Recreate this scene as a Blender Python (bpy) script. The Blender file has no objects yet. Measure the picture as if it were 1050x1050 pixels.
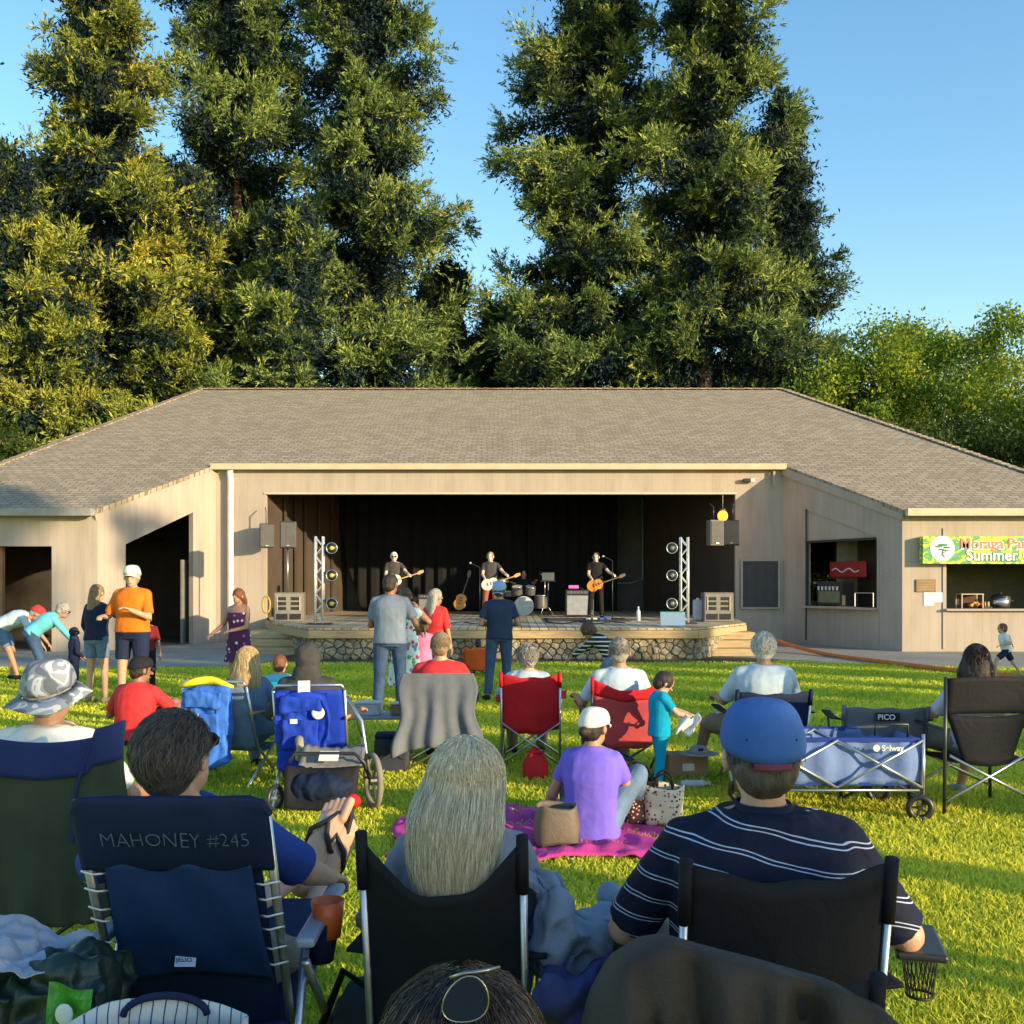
import bpy, bmesh, math, random
import numpy as np
from mathutils import Vector, Matrix, Euler, noise
random.seed(7); rng = np.random.default_rng(7)
S = bpy.context.scene
COL = bpy.context.collection
PI = math.pi
F, YH, CH = 1050.0, 597.0, 1.65          # focal length in photo pixels, horizon row, eye height
def pt(x, y, d): return Vector(((x-525)/F*d, d, CH-(y-YH)/F*d))
def gd(y): return F*CH/(y-YH)
def wx(x, d): return (x-525)/F*d
def wz(y, d): return CH-(y-YH)/F*d
V = Vector

# ------------------------------------------------------------------ materials
_M = {}
def nodes_of(name):
    m = bpy.data.materials.new(name); m.use_nodes = True
    nt = m.node_tree; b = nt.nodes['Principled BSDF']
    return m, nt, b
def N(nt, t, **kw):
    n = nt.nodes.new(t)
    for k, v in kw.items():
        if k.startswith('i_'):
            key = k[2:]
            n.inputs[int(key) if key.isdigit() else key.replace('_', ' ')].default_value = v
        else: setattr(n, k, v)
    return n
def ramp(nt, stops):
    r = nt.nodes.new('ShaderNodeValToRGB'); e = r.color_ramp.elements
    while len(e) < len(stops): e.new(.5)
    for i, (p, c) in enumerate(stops):
        e[i].position = p; e[i].color = (c[0], c[1], c[2], 1)
    return r
def math_(nt, op, a, b=None, c=None):
    n = nt.nodes.new('ShaderNodeMath'); n.operation = op
    for i, v in enumerate((a, b, c)):
        if v is None: continue
        if isinstance(v, (int, float)): n.inputs[i].default_value = v
        else: nt.links.new(v, n.inputs[i])
    return n.outputs[0]
def mixc(nt, fac, a, b):
    n = nt.nodes.new('ShaderNodeMix'); n.data_type = 'RGBA'
    for i, v in ((0, fac), (6, a), (7, b)):
        if isinstance(v, (int, float)): n.inputs[i].default_value = v
        elif isinstance(v, tuple): n.inputs[i].default_value = (v[0], v[1], v[2], 1)
        else: nt.links.new(v, n.inputs[i])
    return n.outputs[2]
def mat(name, col, rough=.8, var=.18, scale=6., bump=.0, bscale=80., metal=0., weave=0, emit=0, spec=None, stretch=None, trans=0):
    """plain painted / cloth / skin surface with uneven tone and optional relief"""
    if name in _M: return _M[name]
    m, nt, b = nodes_of(name)
    tc = N(nt, 'ShaderNodeTexCoord'); mp = N(nt, 'ShaderNodeMapping'); nt.links.new(tc.outputs['Object'], mp.inputs[0])
    if stretch: mp.inputs['Scale'].default_value = stretch
    nz = N(nt, 'ShaderNodeTexNoise', i_Scale=scale, i_Detail=6., i_Roughness=.6); nt.links.new(mp.outputs[0], nz.inputs[0])
    f = ramp(nt, ((.28, (0, 0, 0)), (.72, (1, 1, 1)))); nt.links.new(nz.outputs[0], f.inputs[0])
    lo = tuple(max(0, c*(1-var)) for c in col); hi = tuple(min(1, c*(1+var)) for c in col)
    c = mixc(nt, f.outputs[0], lo, hi); nt.links.new(c, b.inputs['Base Color'])
    b.inputs['Roughness'].default_value = rough; b.inputs['Metallic'].default_value = metal
    if spec is not None: b.inputs['Specular IOR Level'].default_value = spec
    h = None
    if bump:
        n2 = N(nt, 'ShaderNodeTexNoise', i_Scale=bscale, i_Detail=4.); nt.links.new(mp.outputs[0], n2.inputs[0]); h = n2.outputs[0]
    if weave:
        w = N(nt, 'ShaderNodeTexNoise', i_Scale=float(weave), i_Detail=3., i_Distortion=1.2); nt.links.new(mp.outputs[0], w.inputs[0])
        h = w.outputs[0] if h is None else math_(nt, 'ADD', math_(nt, 'MULTIPLY', h, .35), w.outputs[0])
    if h is not None:
        bp = N(nt, 'ShaderNodeBump', i_Strength=bump or .5, i_Distance=.012); nt.links.new(h, bp.inputs['Height']); nt.links.new(bp.outputs[0], b.inputs['Normal'])
    if emit:
        b.inputs['Emission Color'].default_value = (*col, 1); b.inputs['Emission Strength'].default_value = emit
    if trans: b.inputs['Transmission Weight'].default_value = trans
    _M[name] = m; return m
def cloth(name, col, wr=7, var=.16, bump=.55, rough=.85):
    m = mat(name, col, rough=rough, var=var, scale=5, bump=bump, bscale=260, weave=wr)
    m.node_tree.nodes['Principled BSDF'].inputs['Specular IOR Level'].default_value = .25
    return m
def nylon(name, col, wr=9, var=.15): return mat(name, col, rough=.65, var=var, scale=4, bump=.5, bscale=300, weave=wr, spec=.15)
def metal(name, col=(.55, .56, .58), rough=.35): return mat(name, col, rough=rough, metal=.9, var=.12, scale=30)
def skin(name, col): return mat(name, col, rough=.55, var=.12, scale=14, bump=.12, bscale=120)

# ------------------------------------------------------------------ object plumbing
def tag(o, label=None, cat=None, group=None, kind=None):
    if label: o['label'] = label
    if cat: o['category'] = cat
    if group: o['group'] = group
    if kind: o['kind'] = kind
    return o
def thing(name, label, cat, loc=(0, 0, 0), rz=0, group=None):
    o = bpy.data.objects.new(name, None); COL.objects.link(o); o.empty_display_size = .1
    o.location = loc; o.rotation_euler = (0, 0, rz)
    return tag(o, label, cat, group)
def copy_tree(o, parent=None):
    c = o.copy(); COL.objects.link(c)
    if parent is not None: c.parent = parent
    for ch in list(o.children): copy_tree(ch, c)
    return c
def frame(axis):
    a = V(axis).normalized(); t = V((0, 0, 1)) if abs(a.z) < .95 else V((1, 0, 0))
    u = t.cross(a).normalized(); return a, u, a.cross(u).normalized()

class MB:
    def __init__(s): s.v = []; s.f = []
    def add(s, vs, fs):
        o = len(s.v); s.v += [tuple(v) for v in vs]; s.f += [tuple(i+o for i in f) for f in fs]; return s
    def box(s, c, size, rz=0, rot=None):
        x, y, z = (k/2 for k in size); R = rot if rot is not None else Matrix.Rotation(rz, 3, 'Z'); c = V(c)
        vs = [c+R @ V((sx*x, sy*y, sz*z)) for sx in (-1, 1) for sy in (-1, 1) for sz in (-1, 1)]
        return s.add(vs, [(0, 1, 3, 2), (4, 6, 7, 5), (0, 4, 5, 1), (2, 3, 7, 6), (0, 2, 6, 4), (1, 5, 7, 3)])
    def bar(s, a, b, w, h):
        a, b = V(a), V(b); ax, u, v = frame(b-a); vs = []
        for p in (a, b): vs += [p+u*w/2*i+v*h/2*j for i, j in ((-1, -1), (1, -1), (1, 1), (-1, 1))]
        return s.add(vs, [(3, 2, 1, 0), (4, 5, 6, 7), (0, 1, 5, 4), (1, 2, 6, 5), (2, 3, 7, 6), (3, 0, 4, 7)])
    def cone(s, a, b, ra, rb, n=12, cap=True, sy=1.):
        """tapered tube with flat ends"""
        a, b = V(a), V(b); ax, u, v = frame(b-a)
        vs = [p+(u*math.cos(2*PI*i/n)+v*sy*math.sin(2*PI*i/n))*r for p, r in ((a, ra), (b, rb)) for i in range(n)]
        fs = [(i, (i+1) % n, n+(i+1) % n, n+i) for i in range(n)]
        if cap: fs += [tuple(range(n-1, -1, -1)), tuple(range(n, 2*n))]
        return s.add(vs, fs)
    def tube(s, pts, r, n=8, closed=False):
        pts = [V(p) for p in pts]; m = len(pts); vs = []; fs = []; pu = None
        rs = r if isinstance(r, (list, tuple)) else [r]*m
        for k, p in enumerate(pts):
            if closed: d = pts[(k+1) % m]-pts[k-1]
            else: d = pts[min(k+1, m-1)]-pts[max(k-1, 0)]
            if d.length < 1e-9: d = V((0, 0, 1))
            ax, u, v = frame(d)
            if pu is not None:
                u = pu-ax*pu.dot(ax); u = u.normalized() if u.length > 1e-6 else frame(d)[1]; v = ax.cross(u)
            pu = u
            vs += [p+(u*math.cos(2*PI*i/n)+v*math.sin(2*PI*i/n))*rs[k] for i in range(n)]
        for k in range(m if closed else m-1):
            a, b = k*n, ((k+1) % m)*n
            fs += [(a+i, a+(i+1) % n, b+(i+1) % n, b+i) for i in range(n)]
        if not closed: fs += [tuple(range(n-1, -1, -1)), tuple(range((m-1)*n, m*n))]
        return s.add(vs, fs)
    def ball(s, c, r, R=None, nu=14, nv=9):
        """ellipsoid, r = (rx, ry, rz)"""
        if not isinstance(r, (tuple, list)): r = (r, r, r)
        c = V(c); R = R if R is not None else Matrix.Identity(3); vs = [c+R @ V((0, 0, -r[2]))]
        for j in range(1, nv):
            t = -PI/2+PI*j/nv
            for i in range(nu):
                a = 2*PI*i/nu; vs.append(c+R @ V((r[0]*math.cos(t)*math.cos(a), r[1]*math.cos(t)*math.sin(a), r[2]*math.sin(t))))
        vs.append(c+R @ V((0, 0, r[2]))); L = len(vs)-1; fs = []
        for i in range(nu):
            k = (i+1) % nu; fs.append((0, 1+k, 1+i)); fs.append((L, L-nu+i, L-nu+k))
            for j in range(nv-2): a = 1+j*nu; fs.append((a+i, a+k, a+nu+k, a+nu+i))
        return s.add(vs, fs)
    def capsule(s, a, b, ra, rb, n=12):
        s.cone(a, b, ra, rb, n); s.ball(a, ra, nu=n, nv=8); return s.ball(b, rb, nu=n, nv=8)
    def loft(s, rings, cap=True):
        """rings: lists of points, equal length"""
        n = len(rings[0]); vs = [p for r in rings for p in r]; fs = []
        for k in range(len(rings)-1):
            a, b = k*n, (k+1)*n; fs += [(a+i, a+(i+1) % n, b+(i+1) % n, b+i) for i in range(n)]
        if cap: fs += [tuple(range(n-1, -1, -1)), tuple(range((len(rings)-1)*n, len(rings)*n))]
        return s.add(vs, fs)
    def grid(s, nu, nv, fn):
        vs = [fn(i/(nu-1), j/(nv-1)) for j in range(nv) for i in range(nu)]
        return s.add(vs, [(j*nu+i, j*nu+i+1, (j+1)*nu+i+1, (j+1)*nu+i) for j in range(nv-1) for i in range(nu-1)])
    def prism(s, poly, h, axis='z', o=0.):
        """poly in two coords, pushed along the third from o to o+h"""
        def P(a, b, c): return {'z': (a, b, c), 'y': (a, c, b), 'x': (c, a, b)}[axis]
        n = len(poly); vs = [P(a, b, o) for a, b in poly]+[P(a, b, o+h) for a, b in poly]
        return s.add(vs, [tuple(range(n-1, -1, -1)), tuple(range(n, 2*n))]+[(i, (i+1) % n, n+(i+1) % n, n+i) for i in range(n)])
    def mesh(s, name, fix=True):
        me = bpy.data.meshes.new(name); me.from_pydata(s.v, [], s.f); me.update()
        if fix:
            bm = bmesh.new(); bm.from_mesh(me); bmesh.ops.recalc_face_normals(bm, faces=bm.faces); bm.to_mesh(me); bm.free()
        return me
    def build(s, name, m=None, parent=None, smooth=False, bevel=0, solid=0, sub=0, loc=None, rot=None, fix=True):
        me = s.mesh(name, fix); o = bpy.data.objects.new(name, me); COL.objects.link(o)
        if m: me.materials.append(m)
        if smooth: me.polygons.foreach_set('use_smooth', [True]*len(me.polygons))
        if parent is not None: o.parent = parent
        if loc is not None: o.location = loc
        if rot is not None: o.rotation_euler = rot
        if solid: k = o.modifiers.new('solid', 'SOLIDIFY'); k.thickness = solid; k.offset = 0
        if sub: k = o.modifiers.new('sub', 'SUBSURF'); k.levels = k.render_levels = sub
        if bevel: k = o.modifiers.new('bevel', 'BEVEL'); k.width = bevel; k.segments = 2; k.limit_method = 'ANGLE'
        return o
    def organic(s, name, m, parent=None, voxel=.012, it=4, wr=0., wf=9., ridge=False):
        """fuse all shapes into one smooth skin"""
        me = s.mesh(name, True); o = bpy.data.objects.new(name, me); COL.objects.link(o)
        k = o.modifiers.new('r', 'REMESH'); k.mode = 'VOXEL'; k.voxel_size = voxel
        if it: q = o.modifiers.new('s', 'SMOOTH'); q.factor = .5; q.iterations = it
        dg = bpy.context.evaluated_depsgraph_get(); dg.update()
        new = bpy.data.meshes.new_from_object(o.evaluated_get(dg)); o.modifiers.clear(); o.data = new; bpy.data.meshes.remove(me)
        new.name = name; new.materials.clear(); new.materials.append(m)
        n = len(new.vertices)
        if wr and n:
            new.update(); co = np.empty(n*3, 'f'); new.vertices.foreach_get('co', co); no = np.empty(n*3, 'f'); new.vertices.foreach_get('normal', no)
            co = co.reshape(-1, 3); no = no.reshape(-1, 3); off = random.random()*50
            d = np.array([noise.fractal(V((c[0]*wf+off, c[1]*wf, c[2]*wf*.75)), 1., 2., 3) for c in co.tolist()], 'f')
            d = .35-np.abs(d)*2.2 if ridge else d; co = co+no*(d[:, None]*wr); new.vertices.foreach_set('co', co.ravel())
        new.polygons.foreach_set('use_smooth', [True]*len(new.polygons)); new.update()
        if parent is not None: o.parent = parent
        return o
def raw_mesh(name, verts, faces4=None, faces3=None, m=None, parent=None, smooth=False):
    """fast numpy mesh of quads or triangles"""
    me = bpy.data.meshes.new(name); f = faces4 if faces4 is not None else faces3; k = f.shape[1]
    me.vertices.add(len(verts)); me.vertices.foreach_set('co', np.ascontiguousarray(verts, 'f').ravel())
    me.loops.add(f.size); me.loops.foreach_set('vertex_index', np.ascontiguousarray(f, 'i').ravel())
    me.polygons.add(len(f)); me.polygons.foreach_set('loop_start', np.arange(0, f.size, k, dtype='i'))
    me.polygons.foreach_set('use_smooth', np.full(len(f), smooth))
    me.update(calc_edges=True); me.validate()
    if m: me.materials.append(m)
    o = bpy.data.objects.new(name, me); COL.objects.link(o)
    if parent is not None: o.parent = parent
    return o
def text(name, s, size, m, parent, loc, rot, ext=.002, bold=0., align='LEFT', shear=0., sx=1., wob=0):
    cu = bpy.data.curves.new(name, 'FONT'); cu.body = s; cu.size = size; cu.extrude = ext; cu.offset = bold; cu.align_x = align; cu.shear = shear
    o = bpy.data.objects.new(name, cu); COL.objects.link(o)
    dg = bpy.context.evaluated_depsgraph_get(); dg.update(); me = bpy.data.meshes.new_from_object(o.evaluated_get(dg))
    me.name = name
    bpy.data.objects.remove(o); o = bpy.data.objects.new(name, me); COL.objects.link(o); me.materials.clear(); me.materials.append(m)
    if wob:
        for v in me.vertices:
            n_ = noise.noise_vector(V((v.co.x*14, v.co.y*14, 2))); v.co.x += n_.x*wob; v.co.y += n_.y*wob+.12*wob*math.sin(v.co.x*60)
    o.location = loc; o.rotation_euler = rot; o.scale = (sx, 1, 1); o.parent = parent; return o
def lerp(a, b, t): return a+(b-a)*t
# ================================================================== camera, light, sky
cam = bpy.data.cameras.new('camera'); cam.sensor_width = 36; cam.lens = 36; cam.shift_y = (YH-525)/1050; cam.clip_end = 2000; cam.clip_start = .1
co_ = bpy.data.objects.new('camera', cam); COL.objects.link(co_); co_.location = (0, 0, CH); co_.rotation_euler = (PI/2, 0, 0); S.camera = co_
S.view_settings.view_transform = 'Standard'; S.view_settings.look = 'None'; S.view_settings.exposure = 0; S.view_settings.gamma = 1
S.cycles.use_denoising = True; S.cycles.max_bounces = 6; S.cycles.transparent_max_bounces = 12; S.cycles.diffuse_bounces = 3
SUN_EL = math.radians(11); SUN_AZ = math.radians(126.5)       # from +Y towards +X
sd = V((math.sin(SUN_AZ)*math.cos(SUN_EL), math.cos(SUN_AZ)*math.cos(SUN_EL), math.sin(SUN_EL)))
W = bpy.data.worlds.new('World'); S.world = W; W.use_nodes = True; nt = W.node_tree
sky = N(nt, 'ShaderNodeTexSky', sky_type='NISHITA', sun_disc=False, sun_elevation=SUN_EL+math.radians(4), sun_rotation=SUN_AZ, air_density=1.25, dust_density=.25, ozone_density=1.6)
bg = nt.nodes['Background']; bg.inputs[1].default_value = .30
hs = N(nt, 'ShaderNodeHueSaturation', i_Saturation=1.28, i_Value=1.06); nt.links.new(sky.outputs[0], hs.inputs['Color']); nt.links.new(hs.outputs[0], bg.inputs[0])
sl = bpy.data.lights.new('sun', 'SUN'); sl.energy = 8.4; sl.angle = math.radians(.6); sl.color = (1., .78, .46)
so = bpy.data.objects.new('sun', sl); COL.objects.link(so); so.rotation_euler = sd.to_track_quat('Z', 'Y').to_euler(); so.location = sd*80

# ================================================================== ground
def ground_mat(name, c1, c2, c3, sc=1.2, bscale=30):
    m, nt, b = nodes_of(name); tc = N(nt, 'ShaderNodeTexCoord')
    n1 = N(nt, 'ShaderNodeTexNoise', i_Scale=sc, i_Detail=8., i_Roughness=.65); n2 = N(nt, 'ShaderNodeTexNoise', i_Scale=float(bscale), i_Detail=5.)
    nt.links.new(tc.outputs['Object'], n1.inputs[0]); nt.links.new(tc.outputs['Object'], n2.inputs[0])
    r = ramp(nt, ((.3, c1), (.5, c2), (.72, c3))); nt.links.new(n1.outputs[0], r.inputs[0])
    r2 = ramp(nt, ((.3, (.65, .65, .65)), (.7, (1.15, 1.15, 1.15)))); nt.links.new(n2.outputs[0], r2.inputs[0])
    mx = N(nt, 'ShaderNodeMix', data_type='RGBA', blend_type='MULTIPLY'); mx.inputs[0].default_value = 1
    nt.links.new(r.outputs[0], mx.inputs[6]); nt.links.new(r2.outputs[0], mx.inputs[7]); nt.links.new(mx.outputs[2], b.inputs['Base Color'])
    bp = N(nt, 'ShaderNodeBump', i_Strength=.6, i_Distance=.03); nt.links.new(n2.outputs[0], bp.inputs['Height']); nt.links.new(bp.outputs[0], b.inputs['Normal'])
    b.inputs['Roughness'].default_value = .95; b.inputs['Specular IOR Level'].default_value = .1
    return m
m_lawn = ground_mat('lawn_soil', (.16, .25, .012), (.30, .38, .02), (.42, .44, .04), .7, 25)
m_conc = ground_mat('concrete', (.27, .25, .22), (.33, .31, .27), (.38, .36, .31), .6, 45)
m_dirt = ground_mat('dirt', (.10, .075, .04), (.15, .11, .06), (.11, .12, .04), 2, 30)
g = MB().add([(-400, -300, 0), (400, -300, 0), (400, 500, 0), (-400, 500, 0)], [(0, 1, 2, 3)]).build('lawn', m_lawn); tag(g, kind='structure')
g = MB().prism([(-5.0, 20.9), (5.2, 20.9), (6.2, 22.6), (6.2, 30), (-6.2, 30), (-6.2, 22.6)], .004).build('soil_bed', m_dirt); tag(g, kind='structure')
# pavements either side of the stage, 12 mm proud of the lawn
g = MB().prism([(-30, 19.5), (-8.5, 19.7), (-5.6, 20.1), (-5.0, 21.3), (-5.0, 30), (-30, 30)], .012).build('pavement', m_conc); tag(g, kind='structure')
g = MB().prism([(4.4, 22.9), (6.4, 21.2), (9.0, 20.0), (11.5, 19.6), (30, 19.2), (30, 30), (4.4, 30)], .012).build('pavement', m_conc); tag(g, kind='structure')
for xx in (-7.6, -9.6, -11.6, 8.2, 10.4):      # control joints
    pass

# grass blades
def make_grass():
    n = 420000
    u = rng.random(n); d = 2.6*np.exp(u*np.log(21.5/2.6)); hx = rng.uniform(-.62, .62, n)*d
    keep = ~((np.abs(hx) < 5.1) & (d > 20.95)) & ~((hx < -5.0) & (d > 19.65)) & ~((hx > 5) & (d > 19.4+np.clip(9.5-hx, 0, 5)*.45))
    hx, d = hx[keep], d[keep]; n = len(d)
    h = rng.uniform(.022, .05, n)*(1+.25*np.sin(hx*2.1+d)*np.cos(d*1.7)); w = np.clip(.0017*d**.68, .0022, .016)*rng.uniform(.7, 1.4, n)
    a = rng.uniform(0, 2*PI, n); ln = rng.uniform(.1, 1.1, n)*h; la = rng.uniform(0, 2*PI, n)
    bx, by = np.cos(a)*w, np.sin(a)*w; lx, ly = np.cos(la)*ln, np.sin(la)*ln
    z = np.zeros(n); v = np.stack([
        np.stack([hx-bx, d-by, z], 1), np.stack([hx+bx, d+by, z], 1),
        np.stack([hx+bx*.8+lx*.4, d+by*.8+ly*.4, h*.62], 1), np.stack([hx-bx*.8+lx*.4, d-by*.8+ly*.4, h*.62], 1),
        np.stack([hx+lx, d+ly, h], 1)], 1).reshape(-1, 3)
    b = np.arange(n)*5
    me = bpy.data.meshes.new('grass_blades'); me.vertices.add(len(v)); me.vertices.foreach_set('co', v.astype('f').ravel())
    q = np.stack([b, b+1, b+2, b+3], 1).astype('i'); t = np.stack([b+3, b+2, b+4], 1).astype('i')
    me.loops.add(q.size+t.size); me.loops.foreach_set('vertex_index', np.concatenate([q.ravel(), t.ravel()]))
    me.polygons.add(2*n); me.polygons.foreach_set('loop_start', np.concatenate([np.arange(n)*4, n*4+np.arange(n)*3]).astype('i')); me.update(calc_edges=True); me.validate()
    o = bpy.data.objects.new('grass_blades', me); COL.objects.link(o); me.materials.append(leaf_mat('grass_blade', (.20, .36, .03), (.80, .75, .08), .45, patch=.55, pw=.62)); 
    tag(o, 'short green lawn grass growing between the chairs and the stage', 'grass', kind='stuff')
def leaf_mat(name, c1, c2, trans=.3, patch=0, rough=.6, c3=None, pw=.5):
    m, nt, b = nodes_of(name); gm = N(nt, 'ShaderNodeNewGeometry')
    f = gm.outputs['Random Per Island']
    if patch:
        tc = N(nt, 'ShaderNodeTexCoord'); nz = N(nt, 'ShaderNodeTexNoise', i_Scale=float(patch), i_Detail=5.); nt.links.new(tc.outputs['Object'], nz.inputs[0])
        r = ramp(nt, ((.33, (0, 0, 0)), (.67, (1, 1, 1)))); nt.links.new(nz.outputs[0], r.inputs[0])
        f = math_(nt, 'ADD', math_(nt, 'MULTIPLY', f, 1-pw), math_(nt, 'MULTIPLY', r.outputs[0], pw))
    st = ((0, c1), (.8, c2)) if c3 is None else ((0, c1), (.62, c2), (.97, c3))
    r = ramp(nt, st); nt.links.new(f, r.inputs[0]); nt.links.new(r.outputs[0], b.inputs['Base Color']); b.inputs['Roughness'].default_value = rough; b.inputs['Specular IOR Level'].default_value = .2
    tr = N(nt, 'ShaderNodeBsdfTranslucent'); nt.links.new(r.outputs[0], tr.inputs[0]); mx = N(nt, 'ShaderNodeMixShader'); mx.inputs[0].default_value = trans
    nt.links.new(b.outputs[0], mx.inputs[1]); nt.links.new(tr.outputs[0], mx.inputs[2]); nt.links.new(mx.outputs[0], nt.nodes['Material Output'].inputs[0])
    return m
make_grass()
def scatter(name, n, c, size, label, cat, zr):
    d = 3.2*np.exp(rng.random(n)*np.log(19./3.2)); x = rng.uniform(-.62, .62, n)*d; k = (noise_mask := np.sin(x*1.3+2)*np.cos(d*.9+x*.4)) > -.2; x, d = x[k], d[k]; n = len(x)
    z = rng.uniform(*zr, n); a = rng.uniform(0, 2*PI, n); s = size*rng.uniform(.6, 1.3, n); vs = []
    for j in range(4): vs.append(np.stack([x+np.cos(a+j*PI/2)*s*(1 if j % 2 else .6), d+np.sin(a+j*PI/2)*s*(1 if j % 2 else .6), z+(.3*s if j < 2 else -.3*s)], 1))
    v = np.stack(vs, 1).reshape(-1, 3); b = np.arange(n)*4; o = raw_mesh(name, v, faces4=np.stack([b, b+1, b+2, b+3], 1), m=mat(name+'_m', c, rough=.8, var=.3)); tag(o, label, cat, kind='stuff')
scatter('clover_flowers', 1500, (.62, .62, .52), .008, 'tiny white clover flowers dotted through the lawn', 'clover', (.03, .045)); scatter('dry_leaves', 900, (.24, .15, .06), .018, 'small dry leaves lying in the lawn', 'leaves', (.02, .04))

# ================================================================== building
m_wall, nt, b = nodes_of('painted_siding')
tc = N(nt, 'ShaderNodeTexCoord'); sp = N(nt, 'ShaderNodeSeparateXYZ'); nt.links.new(tc.outputs['Object'], sp.inputs[0])
fr = math_(nt, 'FRACT', math_(nt, 'MULTIPLY', sp.outputs[0], 1/.21)); gro = math_(nt, 'LESS_THAN', fr, .05)
n1 = N(nt, 'ShaderNodeTexNoise', i_Scale=1.3, i_Detail=7., i_Roughness=.62); mpn = N(nt, 'ShaderNodeMapping'); mpn.inputs['Scale'].default_value = (1.6, 1, .35)
nt.links.new(tc.outputs['Object'], mpn.inputs[0]); nt.links.new(mpn.outputs[0], n1.inputs[0])
r = ramp(nt, ((.22, (.295, .245, .205)), (.5, (.385, .325, .272)), (.78, (.44, .375, .315)))); nt.links.new(n1.outputs[0], r.inputs[0])
c = mixc(nt, math_(nt, 'MULTIPLY', gro, .24), r.outputs[0], (.16, .12, .085)); nt.links.new(c, b.inputs['Base Color']); b.inputs['Roughness'].default_value = .85
bp = N(nt, 'ShaderNodeBump', i_Strength=.35, i_Distance=.010); nt.links.new(math_(nt, 'SUBTRACT', 1., gro), bp.inputs['Height']); nt.links.new(bp.outputs[0], b.inputs['Normal'])

m_roof, nt, b = nodes_of('asphalt_shingle')
tc = N(nt, 'ShaderNodeTexCoord')
br = N(nt, 'ShaderNodeTexBrick', offset=.5, i_Scale=1.); br.inputs['Color1'].default_value = (.27, .215, .15, 1); br.inputs['Color2'].default_value = (.39, .32, .23, 1); br.inputs['Mortar'].default_value = (.17, .13, .09, 1)
br.inputs['Mortar Size'].default_value = .016; br.inputs['Mortar Smooth'].default_value = .3; br.inputs['Brick Width'].default_value = .29; br.inputs['Row Height'].default_value = .19
nzw = N(nt, 'ShaderNodeTexNoise', i_Scale=.8, i_Detail=3.); nt.links.new(tc.outputs['Object'], nzw.inputs[0])
vm = N(nt, 'ShaderNodeVectorMath', operation='MULTIPLY_ADD'); nt.links.new(nzw.outputs[1], vm.inputs[0]); vm.inputs[1].default_value = (.34, .09, 0); nt.links.new(tc.outputs['Object'], vm.inputs[2])
nt.links.new(vm.outputs[0], br.inputs[0])
n1 = N(nt, 'ShaderNodeTexNoise', i_Scale=.5, i_Detail=8., i_Roughness=.7); nt.links.new(tc.outputs['Object'], n1.inputs[0])
n3 = N(nt, 'ShaderNodeTexNoise', i_Scale=14., i_Detail=4.); nt.links.new(tc.outputs['Object'], n3.inputs[0])
r = ramp(nt, ((.25, (.8, .8, .82)), (.75, (1.2, 1.18, 1.12)))); nt.links.new(math_(nt, 'ADD', math_(nt, 'MULTIPLY', n1.outputs[0], .5), math_(nt, 'MULTIPLY', n3.outputs[0], .5)), r.inputs[0])
mx = N(nt, 'ShaderNodeMix', data_type='RGBA', blend_type='MULTIPLY'); mx.inputs[0].default_value = 1; nt.links.new(br.outputs[0], mx.inputs[6]); nt.links.new(r.outputs[0], mx.inputs[7]); nt.links.new(mx.outputs[2], b.inputs['Base Color'])
bp = N(nt, 'ShaderNodeBump', i_Strength=.8, i_Distance=.03, invert=True); nt.links.new(br.outputs['Fac'], bp.inputs['Height']); nt.links.new(bp.outputs[0], b.inputs['Normal']); b.inputs['Roughness'].default_value = .95

m_trim = mat('cream_trim', (.52, .45, .32), rough=.6, var=.12, scale=3)
m_gut = mat('gutter_paint', (.55, .52, .44), rough=.5, var=.1, scale=4)
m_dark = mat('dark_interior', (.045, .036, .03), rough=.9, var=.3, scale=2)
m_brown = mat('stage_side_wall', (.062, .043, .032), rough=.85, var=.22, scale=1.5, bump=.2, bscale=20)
m_floorin = mat('interior_floor', (.12, .10, .08), rough=.8, var=.2)
m_black = mat('matte_black', (.012, .012, .014), rough=.6, var=.3)
m_blackp = mat('black_plastic', (.02, .02, .023), rough=.4, var=.2, scale=12)

YW, YC = 24.2, 28.2; SL = .3725; ZW, ZC = 3.34, 4.83
A_L, B_L, B_R, A_R = wx(100, YW), wx(222, YC), wx(803, YC), wx(925, YW)
bld = thing('bandshell_building', 'long beige pavilion with brown shingled hip roof and open stage', 'building', (0, 0, 0))
def rz_(y): return ZW+.06+SL*(y-YW)
YR = 39.4
pl = [(-14.9, 24.02), (A_L-.02, 24.02), (B_L-.02, YC-.12), (B_R+.02, YC-.12), (A_R+.02, 24.02), (14.7, 24.02), (10.43, YR), (-12.0, YR)]
mb = MB(); n = len(pl); T = .11
vs = [(x, y, rz_(y)) for x, y in pl]+[(x, y, rz_(y)-T) for x, y in pl]
mb.add(vs, [tuple(range(n))]+[tuple(range(2*n-1, n-1, -1))]+[(i, n+i, n+(i+1) % n, (i+1) % n) for i in range(n) if i != 6])
zr = rz_(YR); ze = rz_(24.02)
mb.add([(14.7, 24.02, ze), (20.5, 40, ze), (10.43, YR, zr), (18, 56, ze), (-18, 56, ze), (-12, YR, zr), (-20.5, 40, ze), (-14.9, 24.02, ze)], [(0, 1, 2), (1, 3, 2), (3, 4, 5, 2), (4, 6, 5), (6, 7, 5)])
roof = mb.build('roof', m_roof, bld, fix=False)
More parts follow.
